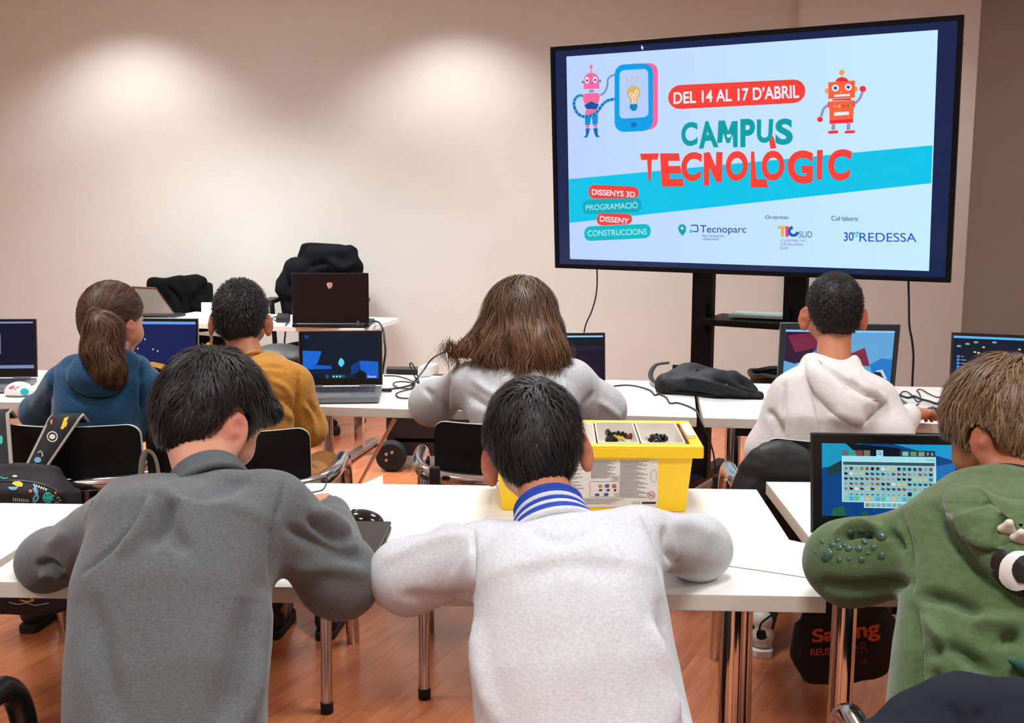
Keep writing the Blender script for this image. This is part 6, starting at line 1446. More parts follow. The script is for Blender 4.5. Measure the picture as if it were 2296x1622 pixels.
tray(tx0, q1, ty0, ty1, bz1 + 0.006, 0.05); tray(q1 + 0.003, q2, ty0, ty1, bz1 + 0.008, 0.05); tray(q2 + 0.003, tx1, ty0, ty1, bz1 + 0.008, 0.05)
rb = random.Random(5)
for k in range(34):
    tr3 = (q1 + 0.028, q2 - 0.028) if k % 2 else (q2 + 0.03, tx1 - 0.03)
    x, y = rb.uniform(*tr3), rb.uniform(ty0 + 0.03, ty1 - 0.04); a = rb.uniform(0, 3)
    ci = rb.choice((0, 1, 0, 1, 4, 2, 3, 5)); col = ((22, 20, 26), (30, 28, 34), (230, 200, 60), (200, 196, 190), (24, 22, 26), (120, 46, 40))[ci]
    mb = MB(); Lb = rb.uniform(0.02, 0.05); zc = bz1 - 0.03 + rb.uniform(0, 0.022)
    mb.box((x, y, zc), (Lb, 0.012, 0.010), rotz(a))
    for j in range(max(2, int(Lb / 0.012))): pq = np.array([x, y, zc + 0.007]) + rotz(a) @ np.array([(j + 0.5) * 0.012 - Lb / 2, 0, 0]); mb.lathe([(0.0035, -0.002), (0.0035, 0.002)], pq, n=8)
    o = mb.build('building_part', mat('part_%d_%d' % (col[0], col[1]), col, 0.4)); tag(o, 'small %s plastic building part in the %s white tray of the yellow box' % (('black', 'black', 'yellow', 'pale grey', 'black', 'dark red')[ci], 'left' if k % 2 else 'right'), 'toy part', 'building parts in the yellow box')
LF = Flat((bxm, by0 - 0.007, (bz0 + bz1) / 2), nrm((0, -(bz1 - bz0), -g)))
LF.o = np.array([bxm, by0 - g * 0.5, (bz0 + bz1 - 0.006) / 2]); LF.n = nrm((0, -1, -g / (bz1 - bz0)))
lab = LF.poly('label_sheet', rrect([(1168, 1031), (1476, 1032), (1474, 1138), (1172, 1137)], 0.04), mat('label_paper', (226, 220, 212), 0.7), ybx, 0.0012)
M_INK = mat('label_grey_ink', (140, 134, 130), 0.8); M_INKD = mat('label_dark_ink', (40, 38, 42), 0.8)
lines = []
for k in range(14): lines.append([(1325, 1034 + k * 2.9), (1382 - (k * 37 % 23), 1034 + k * 2.9), (1382 - (k * 37 % 23), 1035.4 + k * 2.9), (1325, 1035.4 + k * 2.9)])
for k in range(28): y = 1034 + k * 3.0; x1 = 1455 - (k * 53 % 31); lines.append([(1390, y), (x1, y), (x1, y + 1.4), (1390, y + 1.4)])
for k in range(4): y = 1119 + k * 3.4; lines.append([(1180, y), (1398 - k * 9, y), (1398 - k * 9, y + 1.3), (1180, y + 1.3)])
for k in range(22): y = 1034 + k * 3.6; lines.append([(1178, y), (1310 - (k * 41 % 29), y), (1310 - (k * 41 % 29), y + 1.4), (1178, y + 1.4)])
o = LF.polys('small_print', lines, M_INK, lab, 0.0018); o['kind'] = 'stuff'
LF.stroke('diagram_frame', [(1324, 1081), (1355, 1081), (1388, 1081), (1388, 1098), (1387, 1115), (1355, 1114.5), (1324, 1114), (1324, 1098)], 0.9, M_INK, lab, 0.0018, True)
for x, y, w_, h_, c in ((1342, 1088, 8, 6, (170, 130, 60)), (1356, 1087, 10, 7, (60, 80, 150)), (1372, 1087, 10, 8, (200, 90, 90)), (1334, 1108, 10, 5, (40, 80, 150)), (1354, 1107, 10, 6, (40, 80, 150)), (1377, 1107, 11, 7, (200, 180, 140)), (1343, 1098, 7, 4, (60, 60, 60)), (1360, 1098, 7, 4, (50, 50, 50)), (1376, 1098, 6, 4, (40, 40, 40))): LF.poly('diagram_icon', rrect([(x, y), (x + w_, y - 1), (x + w_, y + h_), (x, y + h_)], 0.3), mat('ink_%d_%d_%d' % c, c, 0.8), lab, 0.002)
LF.stroke('tablet_badge', [(1369, 1069), (1378, 1069), (1387, 1069), (1388, 1072), (1387, 1077), (1378, 1077), (1369, 1077), (1368, 1072)], 0.8, M_INK, lab, 0.0018, True); LF.text('tablet_badge_text', 'iPad', [(1374, 1071), (1385, 1071), (1385, 1075), (1374, 1075)], M_INKD, lab, 0.002, 0.01)
LF.stroke('age_warning_ring', ell(1460.5, 1111, 8, 7.6, 14), 1.3, mat('warning_red', (190, 60, 56), 0.7), lab, 0.002, True); LF.stroke('age_warning_bar', [(1455, 1105.5), (1466, 1116.5)], 1.3, mat('warning_red', (190, 60, 56), 0.7), lab, 0.0022); LF.text('age_warning_text', '0-3', [(1456, 1108), (1465, 1108), (1465, 1114), (1456, 1114)], M_INKD, lab, 0.002)
LF.text('ce_mark', 'CE', [(1416, 1125), (1425, 1125), (1425, 1131), (1416, 1131)], M_INK, lab, 0.002); LF.poly('barcode_strip', rrect([(1439, 1126), (1471, 1126), (1471, 1130.5), (1439, 1130.5)], 0.4), M_INKD, lab, 0.002); LF.stroke('recycle_mark', ell(1431, 1128, 3, 3, 8), 0.9, M_INK, lab, 0.002, True); LF.stroke('side_frame', [(1461, 1057), (1471, 1057), (1471, 1079), (1461, 1079)], 0.8, M_INK, lab, 0.0018, True)

# ---------------------------------------------------------------- things on the near table
def sheet(label, pxs, z, curl=None, name='paper_sheet', th=0.0006):
    o = MB().prism(ontable(pxs, z), (0, 0, th)).build(name, M_PAPER, None); return tag(o, label, 'paper')
sheet('large white sheet lying under the elbow between the near tables', [(1622, 1268), (1700, 1279), (1826, 1298), (1836, 1240), (1826, 1224), (1740, 1205), (1640, 1200), (1600, 1228)], ZT + 0.0015)
def curled():
    A_, B_, C_, D_ = ontable([(690, 1150), (846, 1156), (872, 1105), (700, 1086)], ZT + 0.0008); n, m = 10, 10; V = []; tip = aty(858, 1066, C_[1] + 0.01)
    for i in range(n + 1):
        for j in range(m + 1):
            u, v = i / n, j / m; p = A_ * (1 - u) * (1 - v) + B_ * u * (1 - v) + C_ * u * v + D_ * (1 - u) * v; k = max(0, (u + v - 1.35) / 0.65); V.append(p + (tip - C_) * k ** 1.6 + np.array([0, 0, 0.0004]))
    F = [(i * (m + 1) + j, (i + 1) * (m + 1) + j, (i + 1) * (m + 1) + j + 1, i * (m + 1) + j + 1) for i in range(n) for j in range(m)]
    o = MB().add(V, F).build('paper_sheet', M_PAPER, None, True); so = o.modifiers.new('thickness', 'SOLIDIFY'); so.thickness = 0.0005; so.offset = 1
    tag(o, 'white sheet with one corner curling up, beside the writing hand', 'paper')
curled()
def mouse(label, px, py, z, L, yaw, m):
    c = atz(px, py, z); R = rotz(yaw); t = thing('computer_mouse', label, 'mouse', (c[0], c[1], z))
    def base(f): f.intersect_all(lambda X, Y, Z: (z + 0.002 - Z) + 0 * X + 0 * Y, 0.003)
    blob('shell', [(ellip(c + np.array([0, 0, 0.004]), (L * 0.3, L * 0.52, 0.030), R), 0.01, 'u')], m, t, 0.003, post=base)
    P = c + np.array([0, 0, 0.0265]) + R @ np.array([0, L * 0.24, 0]); MB().lathe([(0.006, -0.003), (0.006, 0.003)], P, R[:, 0], 10).build('scroll_wheel', M_RUBBER, t, True)
    MB().prism([c + R @ np.array([L * 0.27 * math.cos(a), L * 0.48 * math.sin(a), 0]) + np.array([0, 0, 0.0]) for a in np.linspace(0, 2 * PI, 16, endpoint=False)], (0, 0, 0.003)).build('glide_foot', M_RUBBER, t)
mouse('glossy black mouse on the near table behind the closed laptop', 815, 1176, ZT, 0.1, 1.2, mat('gloss_black', (16, 16, 18), 0.12))
def closed_laptop():
    P = ontable([(700, 1262), (846, 1262), (878, 1192), (740, 1190)], ZT); t = thing('closed_laptop', 'closed dark grey laptop under the grey sleeve on the near table', 'laptop', P[0] * 0.5 + P[2] * 0.5)
    MB().prism([p + np.array([0, 0, 0.002]) for p in P], (0, 0, 0.012)).build('base', M_BLACKPL, t, bevel=0.003)
    MB().prism([p + np.array([0, 0, 0.0155]) for p in P], (0, 0, 0.008)).build('lid', mat('lid_grey', (52, 50, 50), 0.4, 0.2), t, bevel=0.003)
    e = P[1] * 0.75 + P[2] * 0.25 + np.array([0.0005, 0, 0.008]); 
    for k in (0.2, 0.4, 0.6): 
        q = P[1] * (1 - k) + P[2] * k + np.array([0.0, 0, 0.008]); MB().box(q, (0.0022, 0.016, 0.006), rotz(math.atan2(*(P[2] - P[1])[[1, 0]]) - PI / 2)).build('side_port', mat('port_dark', (5, 5, 6), 0.3), t)
closed_laptop()
cable('thin black cable looping on the near table beside the writing hand', [atz(655, 1092, ZT + 0.004), atz(690, 1082, ZT + 0.004), atz(728, 1072, ZT + 0.012), atz(733, 1078, ZT + 0.006), atz(724, 1098, ZT + 0.004), atz(694, 1106, ZT + 0.004), atz(700, 1112, ZT + 0.003), atz(728, 1108, ZT + 0.004), atz(748, 1118, ZT + 0.004), atz(752, 1132, ZT + 0.003)], 0.0016)

# ---------------------------------------------------------------- far tables
def black_pack():
    z = ZT; m = mat('black_nylon', (13, 17, 20), 0.65, spec=0.35, bump=0.1, bscale=300)
    t = thing('backpack', 'black backpack lying flat on the far table beside the white hoodie', 'backpack', atz(1590, 895, z))
    def base(f): f.intersect_all(lambda X, Y, Z: (z + 0.001 - Z) + 0 * X + 0 * Y, 0.004)
    P = lambda x, y, h: atz(x, y, z) + np.array([0, 0, h])
    pr = [(rcone(P(1500, 882, 0.02), P(1600, 886, 0.035), 0.045, 0.055), 0.05, 'u'), (rcone(P(1550, 874, 0.045), P(1640, 882, 0.035), 0.05, 0.048), 0.05, 'u'), (rcone(P(1490, 878, 0.035), P(1540, 872, 0.05), 0.03, 0.045), 0.05, 'u'), (rcone(P(1600, 890, 0.03), P(1700, 895, 0.01), 0.05, 0.02), 0.05, 'u'), (rcone(P(1640, 872, 0.03), P(1690, 885, 0.012), 0.045, 0.02), 0.05, 'u')]
    blob('bag_body', pr, m, t, 0.006, folds=[([(1500, 878), (1560, 885), (1620, 895)], 5, -0.012), ([(1540, 850), (1600, 862), (1680, 890)], 6, 0.010), ([(1600, 850), (1650, 865), (1700, 885)], 4, -0.010), ([(1560, 895), (1640, 893), (1710, 896)], 3, -0.010)], noise=0.004, post=base)
    MB().tube(catmull([P(1500, 880, 0.02), P(1470, 870, 0.02), P(1458, 858, 0.03), P(1470, 846, 0.05), P(1500, 846, 0.06)], 6), 0.010, 8, flat=0.4).build('carry_strap', m, t, True)
    MB().tube(catmull([P(1480, 874, 0.012), P(1520, 868, 0.06), P(1560, 880, 0.08)], 6), 0.012, 8, flat=0.35).build('shoulder_strap', m, t, True)
    q = P(1618, 890, 0.062); MB().tube(catmull([q, q + np.array([0.012, -0.03, -0.012]), q + np.array([0.035, -0.04, -0.035]), q + np.array([0.04, -0.03, -0.03]), q + np.array([0.02, -0.012, -0.004])], 5, True), 0.0035, 8, True).build('carabiner', mat('dark_metal', (60, 74, 76), 0.3, 0.8), t, True)
black_pack()
def bin_():
    c = aty(1716, 845, 4.75); t = thing('waste_bin', 'black waste bin with liner behind the far table, beside the grey laptop', 'bin', (c[0] + 0.05, 4.75, 0)); x = c[0] + 0.06
    zt = aty(1700, 832, 4.75)[2]; MB().lathe([(0.10, 0), (0.125, zt - 0.02), (0.115, zt - 0.02), (0.095, 0.02)], (x, 4.75, 0), n=24).build('bin_shell', M_BLACKPL, t, True)
    MB().tube([(x + 0.126 * math.cos(a), 4.75 + 0.126 * math.sin(a), zt - 0.012 + 0.004 * math.sin(5 * a)) for a in np.linspace(0, 2 * PI, 40, endpoint=False)], 0.012, 8, True).build('bin_liner', mat('bin_bag', (16, 16, 18), 0.3), t, True)
bin_()
def toy():
    z = ZT; c = atz(44, 888, z); t = thing('toy_robot', 'small white dome toy with a turquoise button at the far left table', 'toy', c)
    def base(f): f.intersect_all(lambda X, Y, Z: (z + 0.006 - Z) + 0 * X + 0 * Y, 0.004)
    o = blob('shell', [(ellip(c + np.array([0, 0.0, 0.012]), (0.055, 0.04, 0.042)), 0.01, 'u')], mat('toy_white', (238, 236, 234), 0.3), t, 0.004, post=base)
    MB().prism([c + np.array([0.046 * math.cos(a), 0.034 * math.sin(a), 0]) for a in np.linspace(0, 2 * PI, 20, endpoint=False)], (0, 0, 0.007)).build('base', mat('toy_grey', (120, 130, 126), 0.5), t)
    d = Decal(o); d.poly('turquoise_button', ell(55, 879, 9.5, 8, 14), mat('turquoise', (30, 184, 186), 0.3), o, 0.001); d.poly('pink_mark', [(20, 870), (26, 866), (34, 866), (30, 872), (22, 874)], mat('toy_pink', (226, 96, 128), 0.4), o, 0.001); d.poly('pink_mark', [(36, 869), (44, 866), (44, 868), (37, 872)], mat('toy_pink', (226, 96, 128), 0.4), o, 0.001); d.poly('blue_mark', [(30, 873), (37, 871), (34, 875)], mat('toy_blue', (90, 160, 200), 0.4), o, 0.001)
toy()
o = MB().prism(ontable([(866, 839), (868, 833), (950, 834), (952, 842)], ZT), (0, 0, 0.022)).build('docking_station', M_BLACKPL, None, bevel=0.004); tag(o, 'flat black device at the back of the far table beside the lit laptop', 'device')
def adapter(label, pxs, h, m): return tag(MB().prism(ontable(pxs, ZT), (0, 0, h)).build('power_adapter', m, None, bevel=0.006), label, 'adapter')
adapter('white plastic adapter behind the light grey elbow on the far table', [(936, 848), (962, 846), (985, 838), (955, 838)], 0.045, mat('adapter_white', (228, 226, 222), 0.4))
cz = lambda l, h=0.005: [atz(a, b, ZT + h) for a, b in l]
cable('black charger cable running from the lit laptop towards the light grey elbow', cz([(857, 874), (880, 872), (905, 868), (925, 862), (935, 852)]), 0.0035)
MB_ = MB().box(atz(868, 875, ZT + 0.008), (0.035, 0.012, 0.011), rotz(-0.1)).build('charger_plug', M_CABLE); tag(MB_, 'black charger plug at the side of the lit laptop', 'plug')
cable('tangle of thin black cable between the lit laptop and the light grey elbow', cz([(860, 843), (890, 844), (918, 852), (930, 862), (918, 872), (890, 868), (882, 860), (900, 856), (925, 860), (928, 870), (900, 878), (888, 884), (895, 892), (915, 894)]), 0.0028)
cable('black cable arching up beside the long hair', [atz(925, 858, ZT + 0.01), atz(936, 848, ZT + 0.05), aty(950, 830, 4.25), aty(966, 808, 4.25), aty(985, 795, 4.2), aty(1004, 788, 4.1)], 0.0035)
cable('thin cable loop standing up behind the light grey elbow', [atz(938, 862, ZT + 0.006), aty(926, 836, 4.2), aty(919, 818, 4.2), aty(924, 816, 4.2), aty(934, 836, 4.2), atz(940, 860, ZT + 0.006)], 0.0028)
cable('thin black cable snaking past the backpack and down over the table edge', cz([(1362, 868), (1400, 864), (1430, 867), (1458, 876), (1468, 886), (1478, 884), (1494, 892), (1502, 904), (1520, 904), (1545, 912), (1562, 922), (1568, 934)], 0.004) + [aty(1574, 950, 3.585), aty(1590, 985, 3.57), aty(1600, 1020, 3.56), aty(1604, 1062, 3.55), aty(1602, 1100, 3.55)], 0.003)
tag(MB().box(aty(1608, 1085, 3.52), (0.03, 0.03, 0.06)).box(aty(1612, 1097, 3.52), (0.05, 0.03, 0.03)).build('cable_plug', M_RUBBER, None, bevel=0.006), 'black plug hanging at the end of the cable beside the chrome armrest', 'plug')
cable('thin black mouse cable looping on the table beside the mouse hand', cz([(2060, 905), (2046, 916), (2030, 906), (2018, 892), (2022, 880), (2034, 879), (2046, 888), (2056, 900), (2064, 898), (2062, 884), (2056, 876), (2066, 874), (2084, 884), (2102, 891), (2116, 887), (2126, 880)], 0.004), 0.0022)
cable('black charger cable running to the laptop at the right edge of the far row', cz([(2008, 882), (2022, 888), (2036, 892), (2050, 889), (2064, 895), (2084, 900), (2098, 905), (2112, 905), (2118, 910)], 0.005), 0.0038)
tag(MB().prism(ontable([(2104, 917), (2128, 919), (2130, 911), (2108, 910)], ZT), (0, 0, 0.014)).build('charger_plug', M_CABLE, None, bevel=0.003), 'black charger plug beside the mouse hand', 'plug')
mouse('black mouse under the hand of the white hoodie', 2090, 936, ZT, 0.105, -0.35, mat('mouse_dark', (34, 38, 40), 0.3))
# ================================================================== back of the room
M_CHAIRF = mat('office_fabric', (11, 13, 17), 0.85, spec=0.15, bump=0.15, bscale=300); M_JACK = mat('black_jacket', (9, 11, 16), 0.85, spec=0.15, bump=0.1, bscale=160)
def office_chair():
    c = aty(722, 700, 7.05); x = c[0]; y = 6.93
    t = thing('office_chair', 'black office chair with a high headrest behind the teacher desk', 'chair', (x, y, 0))
    zt = aty(722, 546, 7.07)[2]; zm = aty(722, 640, 7.07)[2]
    w = 180 / FPX * 7.07 / 2
    rt = np.array([1, 0.0, 0])
    pr = [(loft([((x, y + 0.10, 0.62), w * 0.9, 0.05), ((x, y + 0.13, zm), w * 0.98, 0.05), ((x + 0.02, y + 0.14, zm + 0.08), w * 0.82, 0.045), ((x + 0.03, y + 0.145, zt - 0.02), w * 0.62, 0.04)], rt, 3), 0.02, 'u')]
    blob('backrest', pr, M_CHAIRF, t, 0.012, folds=[([(640, 640), (720, 625), (800, 640)], 10, 0.02)])
    blob('seat', [(ellip((x, y - 0.12, 0.50), (0.25, 0.24, 0.06)), 0.02, 'u')], M_CHAIRF, t, 0.012)
    for s in (-1, 1):
        MB().tube([(x + s * 0.27, y - 0.05, 0.48), (x + s * 0.29, y - 0.03, 0.80)], 0.016, 8).build('arm_post', M_BLACKPL, t, True)
        MB().box((x + s * 0.29, y - 0.06, 0.81), (0.08, 0.24, 0.03)).build('arm_pad', M_BLACKPL, t, bevel=0.01)
    MB().tube([(x, y - 0.1, 0.10), (x, y - 0.1, 0.46)], 0.025, 12).build('gas_column', M_STEEL, t, True)
    for k in range(5):
        a = 2 * PI * k / 5 + 0.3; e = np.array([x + 0.28 * math.cos(a), y - 0.1 + 0.28 * math.sin(a), 0.075]); MB().tube([(x, y - 0.1, 0.11), e], 0.018, 8).build('base_arm', M_BLACKPL, t, True)
        MB().lathe([(0.03, -0.022), (0.03, 0.022)], e - np.array([0, 0, 0.045]), (math.cos(a + 1.57), math.sin(a + 1.57), 0), 14).build('caster', M_RUBBER, t, True)
    # jacket over the back
    P = lambda a, b, d=6.98: aty(a, b, d)
    pj = [(rcone(P(665, 600), P(790, 590), 0.06, 0.05), 0.05, 'u'), (rcone(P(640, 640), P(655, 700), 0.055, 0.06), 0.05, 'u'), (rcone(P(660, 600), P(642, 645), 0.06, 0.06), 0.05, 'u'), (rcone(P(700, 570), P(785, 565), 0.05, 0.045), 0.05, 'u'), (rcone(P(800, 600), P(800, 700), 0.04, 0.05), 0.05, 'u'), (rcone(P(700, 640), P(760, 690), 0.07, 0.07), 0.06, 'u')]
    o = blob('jacket', pj, M_JACK, None, 0.012, folds=[([(690, 600), (730, 590), (745, 610)], 6, -0.02), ([(740, 585), (770, 600), (795, 590)], 6, 0.02), ([(640, 620), (660, 650)], 5, -0.02)], noise=0.008, ns=14); tag(o, 'black jacket hung over the office chair behind the desk', 'jacket')
office_chair()
def low_chair():
    P = lambda a, b, d=7.0: aty(a, b, d); c = P(405, 660); x = c[0]
    t = thing('office_chair', 'low black chair behind the desk, left of the cropped black hair', 'chair', (x, 7.05, 0))
    blob('backrest', [(loft([((x, 7.09, 0.6), 0.19, 0.03), ((x, 7.11, P(400, 640)[2]), 0.18, 0.03)], (1, 0, 0), 3), 0.02, 'u')], M_CHAIRF, t, 0.012)
    blob('seat', [(ellip((x, 6.9, 0.47), (0.22, 0.2, 0.05)), 0.02, 'u')], M_CHAIRF, t, 0.012)
    for k in range(4): a = PI / 4 + k * PI / 2; MB().tube([(x + 0.06 * math.cos(a), 6.9 + 0.06 * math.sin(a), 0.45), (x + 0.24 * math.cos(a), 6.9 + 0.2 * math.sin(a), 0.0)], 0.012, 8).build('leg', M_STEEL, t, True)
    P = lambda a, b, d=7.0: aty(a, b, d)
    pj = [(rcone(P(345, 640), P(452, 632), 0.042, 0.036), 0.04, 'u'), (rcone(P(355, 650), P(375, 700), 0.05, 0.07), 0.06, 'u'), (rcone(P(440, 645), P(462, 700), 0.05, 0.06), 0.06, 'u'), (rcone(P(400, 650), P(420, 705), 0.07, 0.08), 0.06, 'u'), (rcone(P(400, 710), P(420, 760), 0.09, 0.08), 0.06, 'u')]
    o = blob('jacket', pj, mat('black_coat', (7, 7, 9), 0.9, spec=0.12), None, 0.012, noise=0.01, ns=14, folds=[([(370, 640), (400, 670), (410, 700)], 6, -0.02), ([(440, 640), (430, 670), (440, 700)], 6, 0.02)]); tag(o, 'black coat heaped over the low chair behind the desk', 'coat')
low_chair()
# desk things
def side_laptop():
    P = lambda a, b, d: aty(a, b, d)
    t = thing('laptop', 'open brown-edged laptop seen from the side on the left of the desk', 'laptop', atz(345, 712, ZT))
    a, b, d = P(300, 706, 6.28), P(392, 704, 6.42), P(296, 642, 6.28); c = atplane(350, 645, a, nrm(np.cross(b - a, d - a)))
    n = nrm(np.cross(b - a, d - a)); n = n if n @ (CAM - a) > 0 else -n
    MB().prism([a, b, c, d], -n * 0.01).build('lid', mat('lid_brown', (96, 62, 52), 0.35, 0.3), t, bevel=0.003)
    def mix(u, v): return a * (1 - u) * (1 - v) + b * u * (1 - v) + c * u * v + d * (1 - u) * v
    MB().prism([mix(0.1, 0.03) + n * 0.0008, mix(0.97, 0.04) + n * 0.0008, mix(0.93, 0.92) + n * 0.0008, mix(0.1, 0.92) + n * 0.0008], n * 0.0006).build('screen', mat('screen_off_glossy', (120, 118, 108), 0.15, spec=0.8), t)
    e, f = atz(300, 712, ZT), atz(400, 712, ZT); MB().box(((e + f) / 2) + np.array([0, 0.02, 0.010]), (np.linalg.norm(f - e), 0.2, 0.018), rotz(DANG)).build('base', M_BLACKPL, t, bevel=0.003)
side_laptop()
tag(MB().prism([atz(452, 708, ZT + 0.001), atz(482, 708, ZT + 0.001), atz(482, 703, ZT + 0.001), atz(452, 703, ZT + 0.001)], (0, 0.0, 0.07)).build('paper_stack', M_PAPER, None, bevel=0.004), 'white paper stack on the desk between the black coat and the cropped hair', 'papers')
c = aty(511, 660, 6.3)
t = thing('white_canister', 'white cylindrical canister on the desk just above the cropped black hair', 'canister', (c[0], 6.3, ZT)); zt = aty(511, 635, 6.3)[2]
MB().lathe([(0.028, 0), (0.03, 0.005), (0.03, zt - ZT - 0.03), (0.026, zt - ZT - 0.02)], (c[0], 6.3, ZT), n=20).build('body', mat('canister_white', (232, 230, 226), 0.4), t, True); MB().lathe([(0.027, 0), (0.027, 0.018), (0.02, 0.022)], (c[0], 6.3, zt - 0.022), n=20).build('cap', mat('canister_white', (232, 230, 226), 0.4), t, True)
t = thing('power_brick', 'black power brick on the desk left of the black laptop', 'adapter', atz(632, 722, ZT)); MB().prism(ontable([(618, 724), (650, 725), (652, 716), (622, 714)], ZT), (0, 0, 0.035)).build('case', M_BLACKPL, t, bevel=0.01)
MB().tube(catmull(cz([(620, 720), (610, 716), (616, 711), (632, 709)], 0.03), 5), 0.004, 6).build('cord', M_CABLE, t, True)
dz = atz(640, 730, ZT)[1]
cable('thin black cable with a white plug hanging off the front of the desk', [atz(648, 722, ZT + 0.008), atz(641, 729, ZT + 0.006), aty(640, 745, dz - 0.03), aty(638, 770, dz - 0.03), aty(641, 790, dz - 0.03), aty(645, 815, dz - 0.03)], 0.005)
cable('coiled black power cord lying in front of the black laptop', cz([(742, 726), (760, 722), (790, 719), (800, 723), (780, 727), (752, 725), (745, 720), (770, 717), (800, 718), (796, 727), (775, 730)], 0.012), 0.006)
t = thing('power_plug', 'black power plug at the end of the coiled cord on the desk', 'plug', atz(795, 728, ZT)); MB().prism(ontable([(786, 731), (800, 732), (802, 726), (788, 725)], ZT), (0, 0, 0.045)).build('housing', M_RUBBER, t, bevel=0.008); MB().prism(ontable([(800, 729), (806, 729), (806, 726), (800, 726)], ZT + 0.02), (0, 0, 0.02)).build('pins', M_STEEL, t)
dz2 = 6.02
cable('black cable dropping from the right side of the desk behind the lit laptop', [atz(828, 722, ZT + 0.012), atz(842, 721, ZT + 0.012), aty(852, 726, dz2), aty(860, 745, dz2 - 0.05), aty(862, 765, dz2 - 0.08), aty(864, 790, dz2 - 0.1), aty(860, 820, dz2 - 0.1), aty(856, 850, dz2 - 0.1), aty(850, 900, dz2 - 0.1)], 0.006)
# bag with keyring under the desk, dark seat under the desk
P = lambda a, b, d: aty(a, b, d)
o = blob('shoulder_bag', [(rcone(P(430, 782, 6.35), P(495, 782, 6.35), 0.075, 0.075), 0.05, 'u'), (rcone(P(450, 815, 6.35), P(480, 820, 6.35), 0.1, 0.1), 0.05, 'u')], M_JACK, None, 0.012, noise=0.006); tag(o, 'black bag hanging under the desk beside the cropped hair', 'bag')
dkk = Decal(o)
t = thing('key_tag', 'silver key chain with a yellow tag on the bag under the desk', 'key tag', P(473, 790, 6.22))
MB().tube(catmull([P(474, 742, 6.22), P(473, 752, 6.215), P(475, 762, 6.215), P(472, 770, 6.215)], 5), 0.009, 8).build('chain', M_STEEL, t, True)
MB().lathe([(0.024, -0.003), (0.024, 0.003)], P(469, 777, 6.21), (0, -1, 0.1), 16).build('tag', mat('tag_yellow', (190, 160, 30), 0.5), t)
c = P(630, 792, 5.6)
t = thing('swivel_stool', 'black padded stool seat between the mustard shirt and the desk', 'stool', (c[0], 5.55, 0)); blob('seat', [(ellip((c[0], 5.55, c[2] - 0.02), (0.16, 0.17, 0.075)), 0.02, 'u')], mat('stool_black', (20, 26, 26), 0.5), t, 0.01)
MB().tube([(c[0], 5.55, 0.1), (c[0], 5.55, c[2] - 0.05)], 0.025, 12).build('column', M_BLACKPL, t, True)
for k in range(5):
    a = 2 * PI * k / 5 + 0.1; e = np.array([c[0] + 0.24 * math.cos(a), 5.55 + 0.24 * math.sin(a), 0.07]); MB().tube([(c[0], 5.55, 0.1), e], 0.018, 8).build('base_arm', M_BLACKPL, t, True); MB().lathe([(0.03, -0.022), (0.03, 0.022)], e - np.array([0, 0, 0.04]), (math.cos(a + 1.57), math.sin(a + 1.57), 0), 14).build('caster', M_RUBBER, t, True)

# wheeled case under the far table
def wheeled_case():
    w0 = atz(878, 1056, 0); y = w0[1]; t = thing('wheeled_case', 'black wheeled case standing under the far table behind the long-haired pupil', 'case', (w0[0] + 0.3, y + 0.2, 0))
    m = mat('case_black', (20, 20, 23), 0.6, bump=0.1, bscale=400); x0 = aty(862, 960, y)[0]; x1 = x0 + 0.62
    MB().box(((x0 + x1) / 2, y + 0.22, 0.27), (x1 - x0, 0.36, 0.40)).build('body', m, t, bevel=0.02)
    for xx in (w0[0], x1 - 0.05):
        MB().lathe([(0.04, -0.035), (0.072, -0.035), (0.082, -0.026), (0.082, 0.026), (0.072, 0.035), (0.04, 0.035)], (xx, y + 0.005, 0.082), (0, 1, 0), 32).build('wheel', M_RUBBER, t, True)
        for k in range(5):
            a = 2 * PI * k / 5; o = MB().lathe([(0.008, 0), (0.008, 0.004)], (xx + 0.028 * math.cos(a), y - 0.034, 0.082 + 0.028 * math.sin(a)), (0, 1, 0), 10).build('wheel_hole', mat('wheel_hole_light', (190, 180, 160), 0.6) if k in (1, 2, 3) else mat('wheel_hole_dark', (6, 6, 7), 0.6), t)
    MB().box(((x0 + x1) / 2, y + 0.05, 0.16), (x1 - x0 - 0.1, 0.02, 0.02)).build('rail', M_BLACKPL, t)
wheeled_case()
r0, r1 = aty(887, 936, 4.0), atz(800, 1095, 0.0)
tag(MB().tube([r0, aty(848, 1010, 4.3) * 0 + (r0 + r1) / 2, r1], 0.008, 8).build('brown_pole', mat('brown_metal', (120, 88, 76), 0.35, 0.5), None, True), 'thin brown rod slanting down from the far table beside the wheeled case', 'rod')

